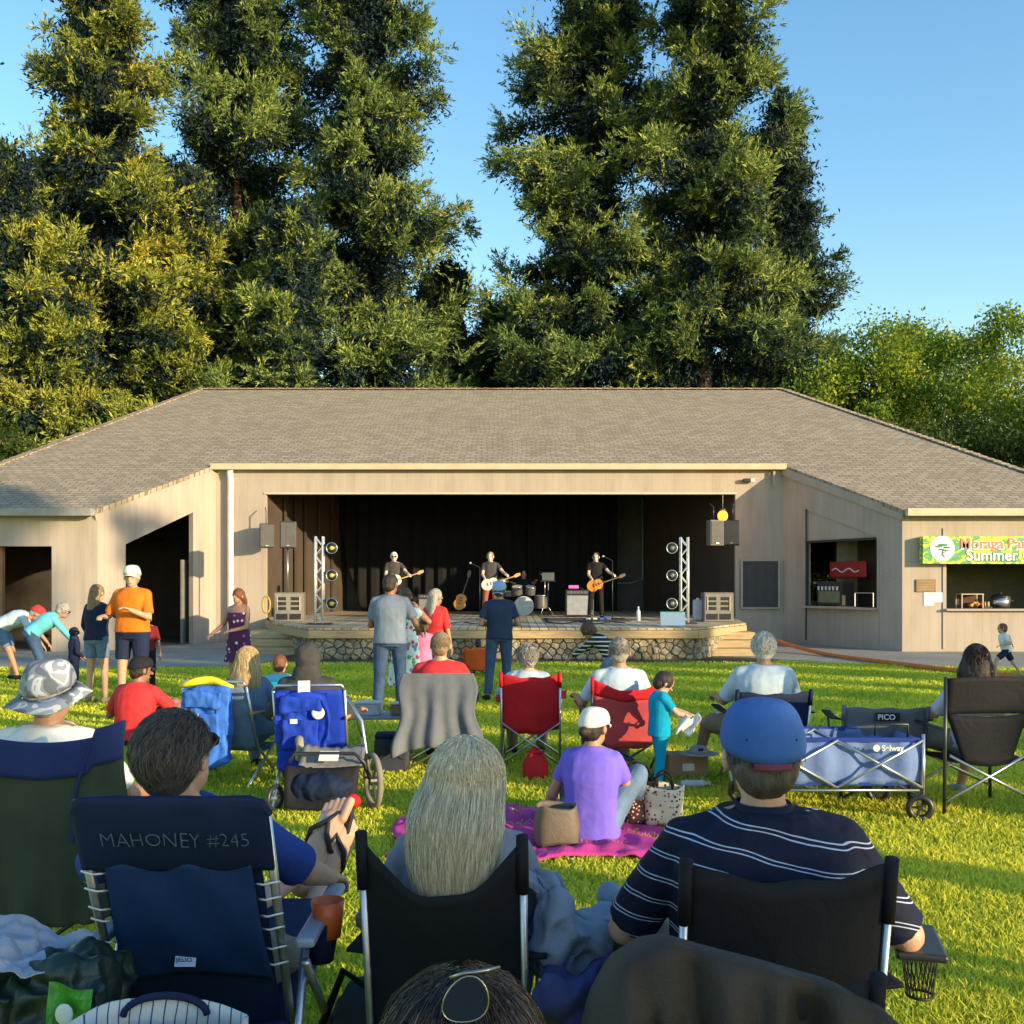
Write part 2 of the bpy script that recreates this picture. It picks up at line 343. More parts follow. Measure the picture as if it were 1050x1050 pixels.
# ridge and hip caps
mb = MB(); rr = random.Random(3)
def caps(a, b, step=.3):
    a, b = V(a), V(b); k = int((b-a).length/step)
    for i in range(k):
        p = lerp(a, b, i/k); q = lerp(a, b, (i+1.08)/k); mb.bar(p+V((0, 0, .025+rr.uniform(0, .015))), q+V((0, 0, .012)), .28, .035)
caps((-12, YR, zr), (10.43, YR, zr)); caps((14.7, 24.02, ze), (10.43, YR, zr)); caps((-14.9, 24.02, ze), (-12, YR, zr))
mb.build('ridge_cap', m_roof, roof)
# gutters and fascia
mb = MB(); mb.prism([(YC-.25, ZC-.10), (YC-.10, ZC-.10), (YC-.10, ZC+.06), (YC-.28, ZC+.06)], (B_R+.03)-(B_L-.10), 'x', B_L-.10); mb.build('gutter', m_trim, bld, bevel=.01)
mb = MB(); mb.prism([(YW-.34, ZW-.14), (YW-.18, ZW-.14), (YW-.18, ZW+.035), (YW-.36, ZW+.035)], 5.2, 'x', A_R+.0); mb.build('gutter', m_trim, bld, bevel=.01)
mb = MB(); mb.prism([(YW-.34, ZW-.14), (YW-.18, ZW-.14), (YW-.18, ZW+.035), (YW-.36, ZW+.035)], 5.0, 'x', A_L-5.0); mb.build('gutter', mat('grey_gutter', (.30, .29, .27), rough=.5), bld, bevel=.01)
mb = MB()
mb.box((B_R-.55+.27, YC-.13, ZC-.35), (.06, .05, .42)); mb.build('gutter_outlet', m_wall, bld)
# downpipe
xd = wx(235.5, YC-.2)
mb = MB(); mb.tube([(xd, YC-.18, ZC-.12), (xd, YC-.12, ZC-.35), (xd, YC-.12, .25), (xd, YC-.2, .08)], .085, 10); mb.build('downpipe', mat('white_pipe', (.72, .68, .58), rough=.5), bld, smooth=True)

def wallpart(ox, oy, ang, pieces, th=.14, name='wall', m=None, parent=None):
    """pieces: polygons in (u, z), pushed back by th; u runs along the wall"""
    mb = MB()
    for p in pieces: mb.prism(p, th, 'y', 0)
    return mb.build(name, m or m_wall, parent or bld, loc=(ox, oy, 0), rot=(0, 0, ang))
# centre wall
u0, u1 = wx(273, YC)-B_L, wx(754, YC)-B_L; Wc = B_R-B_L; ZO = wz(507, YC)
wallpart(B_L, YC, 0, [[(0, 0), (u0, 0), (u0, ZC-.05), (0, ZC-.05)], [(u1, 0), (Wc, 0), (Wc, ZC-.05), (u1, ZC-.05)], [(u0, ZO), (u1, ZO), (u1, ZC-.05), (u0, ZC-.05)], [(u0, 0), (u1, 0), (u1, .6), (u0, .6)]])
mb = MB(); mb.box(((u0+u1)/2+B_L, YC-.014, ZO+.03), (u1-u0+.1, .028, .05)); mb.build('opening_trim', m_trim, bld)
mb = MB(); mb.box((B_L+.35, YC-.016, 2.3), (.09, .03, 4.6)); mb.box((B_L+.03, YC-.016, 2.3), (.09, .03, 4.6)); mb.build('corner_board', m_wall, bld)
# angled walls
def ang_wall(x0, y0, x1, y1, t0, t1, zt0, zt1, low, left):
    a = math.atan2(y1-y0, x1-x0); L = math.hypot(x1-x0, y1-y0)
    def zt(t): return lerp(ZW-.07, ZC-.06, t) 
    P = lambda t: L*t
    ps = [[(0, 0), (P(t0), 0), (P(t0), zt(t0)), (0, zt(0))], [(P(t1), 0), (L, 0), (L, zt(1)), (P(t1), zt(t1))], [(P(t0), zt0), (P(t1), zt1), (P(t1), zt(t1)), (P(t0), zt(t0))]]
    if low: ps.append([(P(t0), 0), (P(t1), 0), (P(t1), low), (P(t0), low)])
    return a, L, ps
aL, LL, ps = ang_wall(A_L, YW, B_L, YC, .21, .779, 2.58, 3.52, 0, True)
wallpart(A_L, YW, aL, ps)
aR, LR, ps = ang_wall(A_R, YW, B_R, YC, .192, .779, 2.76, 3.58, 1.0, False)
mb = MB()
for p in ps: mb.prism(p, -.14, 'y', 0)
mb.build('wall', m_wall, bld, loc=(A_R, YW, 0), rot=(0, 0, aR))
rot_R = Matrix.Rotation(aR, 3, 'Z')
def onR(u, z, off=0): return V((A_R, YW, 0)) + rot_R @ V((u, off, z))   # off > 0 = towards the stage side (outside)
# rake boards along the sloping roof edges
for xa, ya, xb, yb in ((A_L-.05, YW-.05, B_L-.06, YC-.06), (A_R+.0, YW-.05, B_R-.03, YC-.06)):
    mb = MB(); mb.bar((xa, ya, rz_(ya)-.17), (xb, yb, rz_(yb)-.17), .05, .2); mb.build('rake_board', m_wall, bld)
# serving window of the shaded angled wall
w0, w1 = LR*.192, LR*.779
win = MB()
for (a, b_) in (((w0, 1.0), (w0, 2.72)), ((w1, 1.0), (w1, 2.72)), ((w0, 2.72), (w1, 2.72))):
    win.bar(onR(a[0], a[1], -.03), onR(b_[0], b_[1], -.03), .06, .06)
wf = win.build('window_frame', m_black, bld)
mb = MB(); mb.bar(onR(w0-.05, 1.0, .06), onR(w1+.05, 1.0, .06), .34, .05); mb.build('serving_ledge', m_wall, bld)
mb = MB().prism([(w0, 2.75), (w1, 2.75), (w1, 3.58), (w0, 2.76)], -.05, 'y', -.04); mb.build('panel', m_wall, bld, loc=(A_R, YW, 0), rot=(0, 0, aR))
mb = MB(); mb.bar(onR(w1-.0, .1, .012), onR(w1, 3.6, .012), .03, .03); mb.build('panel_trim', m_black, bld)
mb = MB(); mb.bar(onR(w0-.1, .1, .01), onR(w0-.1, 2.72, .01), .03, .02); mb.build('panel_trim', m_wall, bld)
for u in (w0-.18, w0-.62):
    for z in (2.25, 1.98, 1.66): MB().ball(onR(u, z, .012), .017, nu=8, nv=5).build('bolt', mat('bolt_steel', (.6, .6, .6), rough=.4), bld)
# left wing front wall with doorway; right wing with the counter window
xd0, xd1 = wx(53, YW), -13.4
wallpart(-14.75, YW, 0, [[(0, 0), (1.35, 0), (1.35, ZW-.1), (0, ZW-.1)], [(1.35, 2.50), (xd0+14.75, 2.50), (xd0+14.75, ZW-.1), (1.35, ZW-.1)], [(xd0+14.75, 0), (A_L+14.75, 0), (A_L+14.75, ZW-.1), (xd0+14.75, ZW-.1)]])
xw0, xw1 = wx(970, YW), 13.6
wallpart(A_R, YW, 0, [[(0, 0), (xw0-A_R, 0), (xw0-A_R, ZW-.1), (0, ZW-.1)], [(xw0-A_R, 0), (xw1-A_R, 0), (xw1-A_R, 1.0), (xw0-A_R, 1.0)], [(xw0-A_R, 2.08), (xw1-A_R, 2.08), (xw1-A_R, ZW-.1), (xw0-A_R, ZW-.1)], [(xw1-A_R, 0), (5.3, 0), (5.3, ZW-.1), (xw1-A_R, ZW-.1)]])
mb = MB(); mb.box(((xw0+xw1)/2, YW-.03, 1.0), (xw1-xw0+.08, .22, .05)); mb.build('counter_shelf', m_wall, bld, bevel=.005)
mb = MB(); mb.box((xw0-.04, YW-.012, 1.5), (.08, .024, 3.0-.15)); mb.build('corner_board', m_wall, bld)
# side and back walls, inner partitions, floors, ceiling
mb = MB()
mb.prism([(-14.75, YW+.14), (-14.6, YW+.14), (-20.0, 40), (-20.2, 40)], ZW-.2, 'z', 0); mb.prism([(14.5, YW+.14), (14.4, YW+.14), (20.0, 40), (20.2, 40)], ZW-.2, 'z', 0)
mb.box((0, 55.6, 1.6), (36, .15, 3.2)); mb.build('outer_wall', m_wall, bld)
mb = MB()
mb.add([(-14.6, YW+.2, .016), (A_L+.1, YW+.2, .016), (B_L-.1, YC, .016), (-7.4, YC+.2, .016), (-7.4, 34, .016), (-16, 34, .016)], [(0, 1, 2, 3, 4, 5)]); mb.build('inner_floor', m_floorin, bld); mb = MB()
mb.add([(14.4, YW+.2, .016), (A_R-.1, YW+.2, .016), (B_R+.1, YC, .016), (7.2, YC+.2, .016), (7.2, 34, .016), (16, 34, .016)], [(0, 1, 2, 3, 4, 5)]); mb.build('inner_floor', m_floorin, bld)
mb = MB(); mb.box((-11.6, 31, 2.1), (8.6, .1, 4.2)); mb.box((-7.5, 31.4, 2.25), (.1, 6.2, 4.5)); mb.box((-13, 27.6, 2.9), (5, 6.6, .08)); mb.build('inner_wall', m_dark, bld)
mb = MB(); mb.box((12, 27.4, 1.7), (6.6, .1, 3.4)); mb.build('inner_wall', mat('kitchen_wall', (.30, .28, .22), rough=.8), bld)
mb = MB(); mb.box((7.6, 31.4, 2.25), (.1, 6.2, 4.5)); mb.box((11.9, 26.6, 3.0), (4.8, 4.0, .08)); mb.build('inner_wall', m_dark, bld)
# open door leaf seen through the angled opening, brown post in the doorway
mb = MB(); p = V((wx(190, 27.6), 27.6, 1.1)); mb.box(p, (.5, .06, 2.3), rz=aL+.3); mb.build('door_leaf', mat('grey_door', (.18, .18, .17), rough=.6), bld, bevel=.004)
mb = MB(); mb.box((wx(1, YW+.3), YW+.3, 1.25), (.13, .13, 2.5)); mb.build('door_post', mat('brown_wood', (.22, .12, .06)), bld)
# ---- stage box
m_deck, nt, b = nodes_of('deck_planks')
tc = N(nt, 'ShaderNodeTexCoord'); sp = N(nt, 'ShaderNodeSeparateXYZ'); nt.links.new(tc.outputs['Object'], sp.inputs[0])
q = math_(nt, 'MULTIPLY', sp.outputs[0], 1/.19); idn = math_(nt, 'FLOOR', q); gap = math_(nt, 'LESS_THAN', math_(nt, 'FRACT', q), .09)
wn = N(nt, 'ShaderNodeTexWhiteNoise', noise_dimensions='1D'); nt.links.new(idn, wn.inputs['W'])
mp = N(nt, 'ShaderNodeMapping'); mp.inputs['Scale'].default_value = (12, .8, 1); nt.links.new(tc.outputs['Object'], mp.inputs[0]); nz = N(nt, 'ShaderNodeTexNoise', i_Scale=2., i_Detail=6.); nt.links.new(mp.outputs[0], nz.inputs[0])
f = math_(nt, 'ADD', math_(nt, 'MULTIPLY', wn.outputs[0], .5), math_(nt, 'MULTIPLY', nz.outputs[0], .5)); r = ramp(nt, ((.15, (.34, .25, .15)), (.5, (.48, .37, .23)), (.85, (.60, .48, .32)))); nt.links.new(f, r.inputs[0])
nt.links.new(mixc(nt, gap, r.outputs[0], (.03, .02, .012)), b.inputs['Base Color']); b.inputs['Roughness'].default_value = .8
m_wood = mat('step_timber', (.42, .30, .16), rough=.75, var=.25, scale=3, stretch=(1, 8, 8), bump=.2, bscale=30)
ZD = .68; YD = 21.66
front = [(-5.75, 24.6), (wx(316, YD), YD), (wx(716, YD), YD), (5.55, 24.3)]
stage = thing('stage_platform', 'raised timber plank deck on a low stone wall, steps at both ends', 'stage', (0, 0, 0))
mb = MB(); mb.prism(front+[(6.1, YC+.0), (6.1, 35), (-6.7, 35), (-6.7, YC)], .04, 'z', ZD-.04); mb.build('deck', m_deck, stage)
mb = MB()
fl = [(-6.7, YC-.3), (-5.75, 24.6)]+front[1:3]+[(5.55, 24.3), (5.95, YC-.2)]
for a, b_ in zip(fl, fl[1:]): mb.bar((a[0], a[1]+.02, ZD-.045-.09), (b_[0], b_[1]+.02, ZD-.045-.09), .05, .17)
mb.build('fascia_board', m_wood, stage, bevel=.008)
# rubble wall: real stones over a dark mortar core
ins = [(-5.6, 24.9), (wx(318, YD)+.05, YD+.16), (wx(716, YD)-.05, YD+.16), (5.4, 24.5)]
mb = MB()
for a, b_ in zip(ins, ins[1:]): mb.bar((a[0], a[1]+.05, .25), (b_[0], b_[1]+.05, .25), .12, .5)
wl = mb.build('rubble_wall', mat('mortar_core', (.13, .105, .075), rough=.95, var=.3, scale=20), stage)
m_st, nt, b = nodes_of('field_stone'); gm = N(nt, 'ShaderNodeNewGeometry'); r = ramp(nt, ((0, (.20, .165, .11)), (.35, (.33, .27, .18)), (.7, (.42, .36, .25)), (1, (.26, .24, .20)))); nt.links.new(gm.outputs['Random Per Island'], r.inputs[0])
tc = N(nt, 'ShaderNodeTexCoord'); nz = N(nt, 'ShaderNodeTexNoise', i_Scale=22., i_Detail=6.); nt.links.new(tc.outputs['Object'], nz.inputs[0]); r2 = ramp(nt, ((.3, (.6, .6, .6)), (.7, (1.2, 1.2, 1.2)))); nt.links.new(nz.outputs[0], r2.inputs[0])
mx = N(nt, 'ShaderNodeMix', data_type='RGBA', blend_type='MULTIPLY'); mx.inputs[0].default_value = 1; nt.links.new(r.outputs[0], mx.inputs[6]); nt.links.new(r2.outputs[0], mx.inputs[7]); nt.links.new(mx.outputs[2], b.inputs['Base Color'])
bp = N(nt, 'ShaderNodeBump', i_Strength=.7, i_Distance=.02); nt.links.new(nz.outputs[0], bp.inputs['Height']); nt.links.new(bp.outputs[0], b.inputs['Normal']); b.inputs['Roughness'].default_value = .95
mb = MB(); rs = random.Random(11)
from mathutils import geometry
for a, b_ in zip(ins, ins[1:]):
    a, b_ = V((a[0], a[1], 0)), V((b_[0], b_[1], 0)); L = (b_-a).length; u = (b_-a)/L; nrm = V((u.y, -u.x, 0))
    # jittered cells clipped by half-planes (a small Voronoi diagram)
    pts = []; rows = 4; cols = int(L/.19)
    for j in range(-1, rows+1):
        for i in range(-1, cols+1): pts.append(((i+.5+rs.uniform(-.38, .38)+.5*(j % 2))*L/cols, (j+.5+rs.uniform(-.36, .36))*.5/rows))
    for p in pts:
        if not (0 < p[0] < L and 0 < p[1] < .5): continue
        poly = [(0 if p[0] < .3 else p[0]-.3, 0), (min(L, p[0]+.3), 0), (min(L, p[0]+.3), .5), (0 if p[0] < .3 else p[0]-.3, .5)]
        for q in pts:
            if q is p or abs(q[0]-p[0]) > .6: continue
            mx_, my_ = (p[0]+q[0])/2, (p[1]+q[1])/2; dx, dy = q[0]-p[0], q[1]-p[1]; out = []
            for k in range(len(poly)):
                c0, c1 = poly[k], poly[(k+1) % len(poly)]; s0 = (c0[0]-mx_)*dx+(c0[1]-my_)*dy; s1 = (c1[0]-mx_)*dx+(c1[1]-my_)*dy
                if s0 <= 0: out.append(c0)
                if s0*s1 < 0: t = s0/(s0-s1); out.append((c0[0]+(c1[0]-c0[0])*t, c0[1]+(c1[1]-c0[1])*t))
            poly = out
            if len(poly) < 3: break
        if len(poly) < 3: continue
        cx, cy = sum(k[0] for k in poly)/len(poly), sum(k[1] for k in poly)/len(poly); dep = rs.uniform(.03, .10); rings = []
        for sc_, dd in ((.93, 0), (.92, dep*.6), (.80, dep*.92), (.45, dep)):
            rings.append([a+u*(cx+(k[0]-cx)*sc_)+V((0, 0, cy+(k[1]-cy)*sc_))+nrm*(.0+dd+(rs.uniform(-.012, .012) if dd else 0)) for k in poly])
        mb.loft(rings)
mb.build('stones', m_st, wl)
# steps
for (xa, xb, y0, m_, lb) in ((-6.15, -4.85, 23.1, m_wood, None), (4.35, 5.55, 22.75, m_wood, None)):
    st = MB()
    for k in range(3): st.box(((xa+xb)/2, y0+.32*k+.16+.4, .085+.17*k), (xb-xa, .33+.8-.0, .165))
    st.build('steps', m_, stage, bevel=.01)
# stage shell
for k in (((-6.77, YC+.14), (-6.85, YC+.14), (-5.75, 35), (-5.65, 35)), ((6.15, YC+.14), (6.25, YC+.14), (4.6, 35), (4.5, 35))):
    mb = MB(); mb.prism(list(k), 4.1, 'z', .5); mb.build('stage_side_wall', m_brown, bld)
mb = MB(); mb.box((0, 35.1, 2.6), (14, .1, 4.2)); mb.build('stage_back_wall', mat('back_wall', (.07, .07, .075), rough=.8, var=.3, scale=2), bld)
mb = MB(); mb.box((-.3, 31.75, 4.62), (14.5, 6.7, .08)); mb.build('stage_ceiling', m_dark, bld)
mb = MB()      # studs on the side wall and a conduit frame beside the curtain
for k, y in enumerate((29.4, 30.2, 31.0, 32.2, 33.4)): mb.box((-6.78+1.1*(y-YC)/6.8+.08, y, 2.63), (.06, .10, 3.9))
mb.build('wall_stud', m_brown, bld)
mb = MB()
xa = wx(660, 34.6); mb.tube([(xa, 34.9, 4.5), (xa, 34.9, 1.75), (xa-.4, 34.9, 1.62), (wx(632, 34.6), 34.9, 1.62)], .03, 6); mb.build('conduit', mat('grey_conduit', (.22, .22, .24)), bld)

# curtains
m_cur = mat('black_velvet', (.003, .003, .005), rough=.95, var=.3, scale=3, stretch=(6, 1, .3))
def curtain(x0, x1, label, swoop=0):
    def fn(u, v):
        x = lerp(x0, x1, u); z = lerp(.72, 4.55, v)
        if swoop: x += swoop*(1-v)**1.6*max(0, 1-u*4)
        return (x, 34.2+.07*math.sin(x*14+math.sin(z)*.4)+.03*math.sin(x*31), z)
    o = MB().grid(120, 16, fn).build('stage_curtain', m_cur, None, smooth=True, solid=.01)
    tag(o, label, 'curtain'); return o
xm = wx(541, 34.2)
curtain(wx(345, 34.2), xm-.04, 'left black curtain behind the two bearded guitarists, its outer edge sweeping inward', .85)
curtain(xm, wx(633, 34.2), 'right black curtain behind the drummer and bass player, hanging straight')
# light pole between them (curtain seam bar)
# ================================================================== trees
def leaves(name, cen, dirs, ln, wd, m, parent):
    """rhombus leaves; cen, dirs (n,3); ln, wd (n,)"""
    n = len(cen); r = rng.normal(size=(n, 3)); s = np.cross(dirs, r); s /= np.linalg.norm(s, axis=1, keepdims=True)+1e-9
    nn = np.cross(dirs, s)
    v = np.stack([cen, cen+dirs*(ln*.45)[:, None]+s*(wd*.5)[:, None]+nn*(wd*.12)[:, None], cen+dirs*ln[:, None], cen+dirs*(ln*.45)[:, None]-s*(wd*.5)[:, None]+nn*(wd*.12)[:, None]], 1).reshape(-1, 3)
    b = np.arange(n)*4; f = np.stack([b, b+1, b+2, b+3], 1)
    return raw_mesh(name, v, faces4=f, m=m, parent=parent)
m_bark = mat('redwood_bark', (.13, .065, .035), rough=.95, var=.35, scale=3, stretch=(6, 6, .5), bump=.8, bscale=12)
m_bark2 = mat('grey_bark', (.14, .11, .08), rough=.95, var=.3, scale=4, stretch=(5, 5, .6), bump=.6, bscale=14)
def redwood(x, y, h, prof, label, leaf, nb=230, per=330, seed=1, zmin=2.5, tr=.5, group='tall redwoods behind the bandshell', asym=0., gaps=()):
    """prof(zfrac) -> branch length"""
    r = np.random.default_rng(seed); root = thing('redwood_tree', label, 'tree', (x, y, 0), group=group)
    mb = MB(); pts = [(r.normal()*.05*k*.12, r.normal()*.05*k*.12, h*k/14) for k in range(15)]
    mb.tube(pts, [tr*(1-.93*k/14)+(.25 if k == 0 else 0) for k in range(15)], 10)
    trunk = mb.build('trunk', m_bark, root, smooth=True)
    br = MB(); C = []; D = []; CI = []; DI = []
    nb = int(nb*.70); zs = zmin+(h-zmin)*(np.arange(nb)+r.random(nb))/nb
    lobes = [(r.uniform(0, 2*PI), r.uniform(.5, 1.6)) for _ in range(5)]
    for i, z in enumerate(zs):
        fz = z/h; a = r.uniform(0, 2*PI) 
        if any(abs(z-g[0]) < g[1] and math.cos(a-g[2]) > .2 for g in gaps): continue
        L = prof(fz)*(1+asym*math.cos(a))*r.uniform(.45, 1.12)*(1+.22*math.sin(fz*23+a*2+seed)+.14*math.sin(fz*51+a*3))
        if L < .3: continue
        o = np.array([math.cos(a), math.sin(a), 0]); droop = r.uniform(.0, .45)
        def P(t): return np.array([0, 0, z])+o*L*t+np.array([0, 0, L*(.10*t-droop*t*t+.22*t**4)])
        br.tube([P(t) for t in (0, .35, .7, .97)], [.05+.012*L, .04, .028, .008], 5)
        m = int(per*6.0*(.3+.7*min(1.3, L/4))); ncl = max(2, int(2+L*1.7))
        tc_ = np.sort(r.uniform(.22, 1.0, ncl)); k = r.integers(0, ncl, m)
        side = np.array([-o[1], o[0], 0]); csz = r.uniform(.30, .66, ncl)*(.55+.12*L)
        cc = np.stack([P(t) for t in tc_])+side[None]*(r.normal(size=(ncl, 1))*.20*L*tc_[:, None]*.8)+np.array([0, 0, 1])*r.normal(size=(ncl, 1))*.25
        sc = np.stack([csz*1.2, csz*1.2, csz*.55], 1)
        NT = 11; tw = r.normal(size=(ncl, NT, 3))*.62+o*.62+np.array([0, 0, .42]); tw /= np.linalg.norm(tw, axis=2, keepdims=True); q_ = r.integers(0, NT, m); tl = r.random(m)**.8; tlen = (csz[:, None]*r.uniform(1.3, 2.3, (ncl, NT)))
        tdir = tw[k, q_]; p = cc[k]+tdir*(tl*tlen[k, q_])[:, None]+np.array([0, 0, -1])*(.25*tl**2*tlen[k, q_])[:, None]*(r.random() < .5)+r.normal(size=(m, 3))*(.085*(1.25-tl))[:, None]
        d = tdir*1.0+r.normal(size=(m, 3))*.38; d /= np.linalg.norm(d, axis=1, keepdims=True)
        C.append(p); D.append(d)
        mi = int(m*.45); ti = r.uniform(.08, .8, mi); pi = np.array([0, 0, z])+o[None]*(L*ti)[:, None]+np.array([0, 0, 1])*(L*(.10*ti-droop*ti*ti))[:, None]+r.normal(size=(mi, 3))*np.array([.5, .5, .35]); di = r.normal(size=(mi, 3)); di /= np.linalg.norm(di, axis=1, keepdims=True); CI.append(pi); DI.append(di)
    br.build('branches', m_bark, trunk, smooth=True)
    C = np.concatenate(C); D = np.concatenate(D); n = len(C)
    leaves('crown', C-D*.05, D, r.uniform(.12, .34, n), r.uniform(.035, .085, n), leaf, root)
    CI = np.concatenate(CI); DI = np.concatenate(DI); n = len(CI); leaves('shaded_inner_foliage', CI, DI, r.uniform(.15, .4, n), r.uniform(.06, .13, n), lf_inner_shade, root)
    return root
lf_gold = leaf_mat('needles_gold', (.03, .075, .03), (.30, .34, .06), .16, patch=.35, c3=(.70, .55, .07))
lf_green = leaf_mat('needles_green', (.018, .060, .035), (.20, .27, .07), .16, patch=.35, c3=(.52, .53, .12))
lf_inner_shade = leaf_mat('needles_inner_shade', (.005, .016, .024), (.014, .034, .038), .08, patch=.35)  # dark bluish leaf colour stands in for shade deep inside the crowns
lf_deep = leaf_mat('needles_deep', (.015, .045, .03), (.09, .14, .05), .22, patch=.35, c3=(.12, .13, .03))
def T(px, d): return wx(px, d), d
def prof(base, top, k=.8, bulge=.0): return lambda f: (top+(base-top)*max(0, 1-f)**k)*(1+bulge*math.sin(f*PI)) if f < .985 else .35
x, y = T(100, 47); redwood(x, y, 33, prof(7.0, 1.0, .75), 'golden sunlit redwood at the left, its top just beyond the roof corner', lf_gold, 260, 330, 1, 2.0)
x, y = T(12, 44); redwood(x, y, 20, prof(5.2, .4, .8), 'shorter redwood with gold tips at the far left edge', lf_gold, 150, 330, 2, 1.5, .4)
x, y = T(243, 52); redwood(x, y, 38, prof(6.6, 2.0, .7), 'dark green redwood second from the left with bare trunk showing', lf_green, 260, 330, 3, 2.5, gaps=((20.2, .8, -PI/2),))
x, y = T(190, 48); redwood(x, y, 21, prof(5.0, .5, .7), 'mid-height yellow green redwood between the two tall left ones', lf_gold, 150, 330, 9, 2, .35)
x, y = T(374, 51); redwood(x, y, 38, prof(5.2, 2.4, .7, .1), 'redwood with a wide shaggy top left of the gap of sky', lf_green, 250, 330, 4, 2.5)
x, y = T(300, 47); redwood(x, y, 19, prof(4.8, .5, .7), 'half-height redwood in front of the bare-trunked one', lf_green, 120, 330, 14, 2, .35)
x, y = T(452, 55); redwood(x, y, 18.5, prof(5.0, .8, .7), 'low dark redwood filling the gap between the tall groups', lf_deep, 130, 330, 5, 1.5, .35)
x, y = T(520, 54); redwood(x, y, 16.5, prof(4.6, .8, .7), 'low dark redwood just right of the gap of sky', lf_deep, 110, 330, 15, 1.5, .35)
x, y = T(604, 52); redwood(x, y, 40, prof(6.2, 1.5, .70, .08), 'massive redwood right of the gap of sky', lf_green, 290, 330, 6, 2.5)
x, y = T(722, 50); redwood(x, y, 39, prof(6.2, 1.4, .70, .10), 'tallest redwood at the right end of the row', lf_green, 290, 330, 7, 2.5)
x, y = T(800, 54); redwood(x, y, 27, prof(4.6, .5, .7, .1), 'narrow dark redwood at the right edge of the tall group', lf_deep, 150, 330, 8, 2, .35)

def broadleaf(name, x, y, h, R, label, leaf, n=16000, seed=1, lz=.30, group=None, lsz=(.10, .20), trunk_r=.18, lumps=26, sq=.8, zlow=.25, cat='tree'):
    r = np.random.default_rng(seed); root = thing(name, label, cat, (x, y, 0), group=group)
    mb = MB(); top = h*.55; mb.tube([(0, 0, 0), (.1, 0, top*.5), (.0, .1, top)], [trunk_r*1.3, trunk_r, trunk_r*.7], 9)
    cs = []
    for i in range(lumps):
        a = r.uniform(0, 2*PI); q = math.sqrt(r.random()); z = r.uniform(zlow, 1.0)*h
        rad = R*(1-abs((z/h-.55)/.62)**2.2)*q
        c = np.array([math.cos(a)*rad, math.sin(a)*rad, z-.3]); cs.append(c)
        if i < 16: mb.tube([(0, 0, min(top, z*.5)), tuple(c*np.array([.5, .5, .8])), tuple(c)], [trunk_r*.5, trunk_r*.3, .02], 6)
    mb.build('trunk', m_bark2, root, smooth=True)
    cs = np.array(cs); k = r.integers(0, lumps, n); sz = r.uniform(.55, 1.2, lumps)*R*.30
    p = cs[k]+np.clip(r.normal(size=(n, 3)), -1.9, 1.9)*np.stack([sz, sz, sz*sq], 1)[k]*.62
    d = r.normal(size=(n, 3))+np.array([0, 0, .35]); d /= np.linalg.norm(d, axis=1, keepdims=True)
    p[:, 2] = np.maximum(p[:, 2], .3)
    leaves('crown', p, d, r.uniform(lsz[0], lsz[1], n), r.uniform(lsz[0], lsz[1], n)*.6, leaf, root)
    return root
lf_yel = leaf_mat('leaves_yellow_green', (.03, .08, .02), (.20, .29, .03), .35, patch=.5, c3=(.55, .56, .04))
lf_oak = leaf_mat('leaves_dark_green', (.022, .045, .010), (.055, .09, .016), .25, patch=.5)
spec = [(872, 47, 11.8, 3.6, 'rounded leafy tree touching the last redwood behind the roof'), (915, 50, 14.4, 3.8, 'leafy tree with the highest yellow lit tip right of the redwoods'), (960, 47, 13.4, 3.6, 'leafy tree over the sloping end of the roof'),
        (1005, 52, 14.2, 4.0, 'second last leafy tree at the right, behind the roof slope'), (1052, 46, 14.0, 3.8, 'bright yellow green leafy tree cut by the right edge'), (1100, 52, 13.0, 4.2, 'leafy tree beyond the right edge')]
for i, (px, d, h, R, lb) in enumerate(spec):
    broadleaf('leafy_tree', wx(px, d), d, h, R, lb, lf_yel, 26000, 30+i, group='leafy trees right of the redwoods', lsz=(.12, .26), lumps=40, zlow=.1)
for i, (px, d, h, R, lb) in enumerate([(890, 41.5, 8.0, 3.4, 'dark shrubby tree low behind the right roof hip'), (985, 40, 7.6, 3.4, 'dark shrubby tree at the foot of the leafy trees'), (1075, 38, 7.0, 3.2, 'dark shrubby tree at the right frame edge'),
                                       (-30, 41, 9.0, 4.0, 'dark bushy tree low at the left frame edge')]):
    broadleaf('shrubby_tree', wx(px, d), d, h, R, lb, lf_oak, 15000, 50+i, group='dark shrubby trees behind the roof ends', lsz=(.12, .26), lumps=26, zlow=.1)
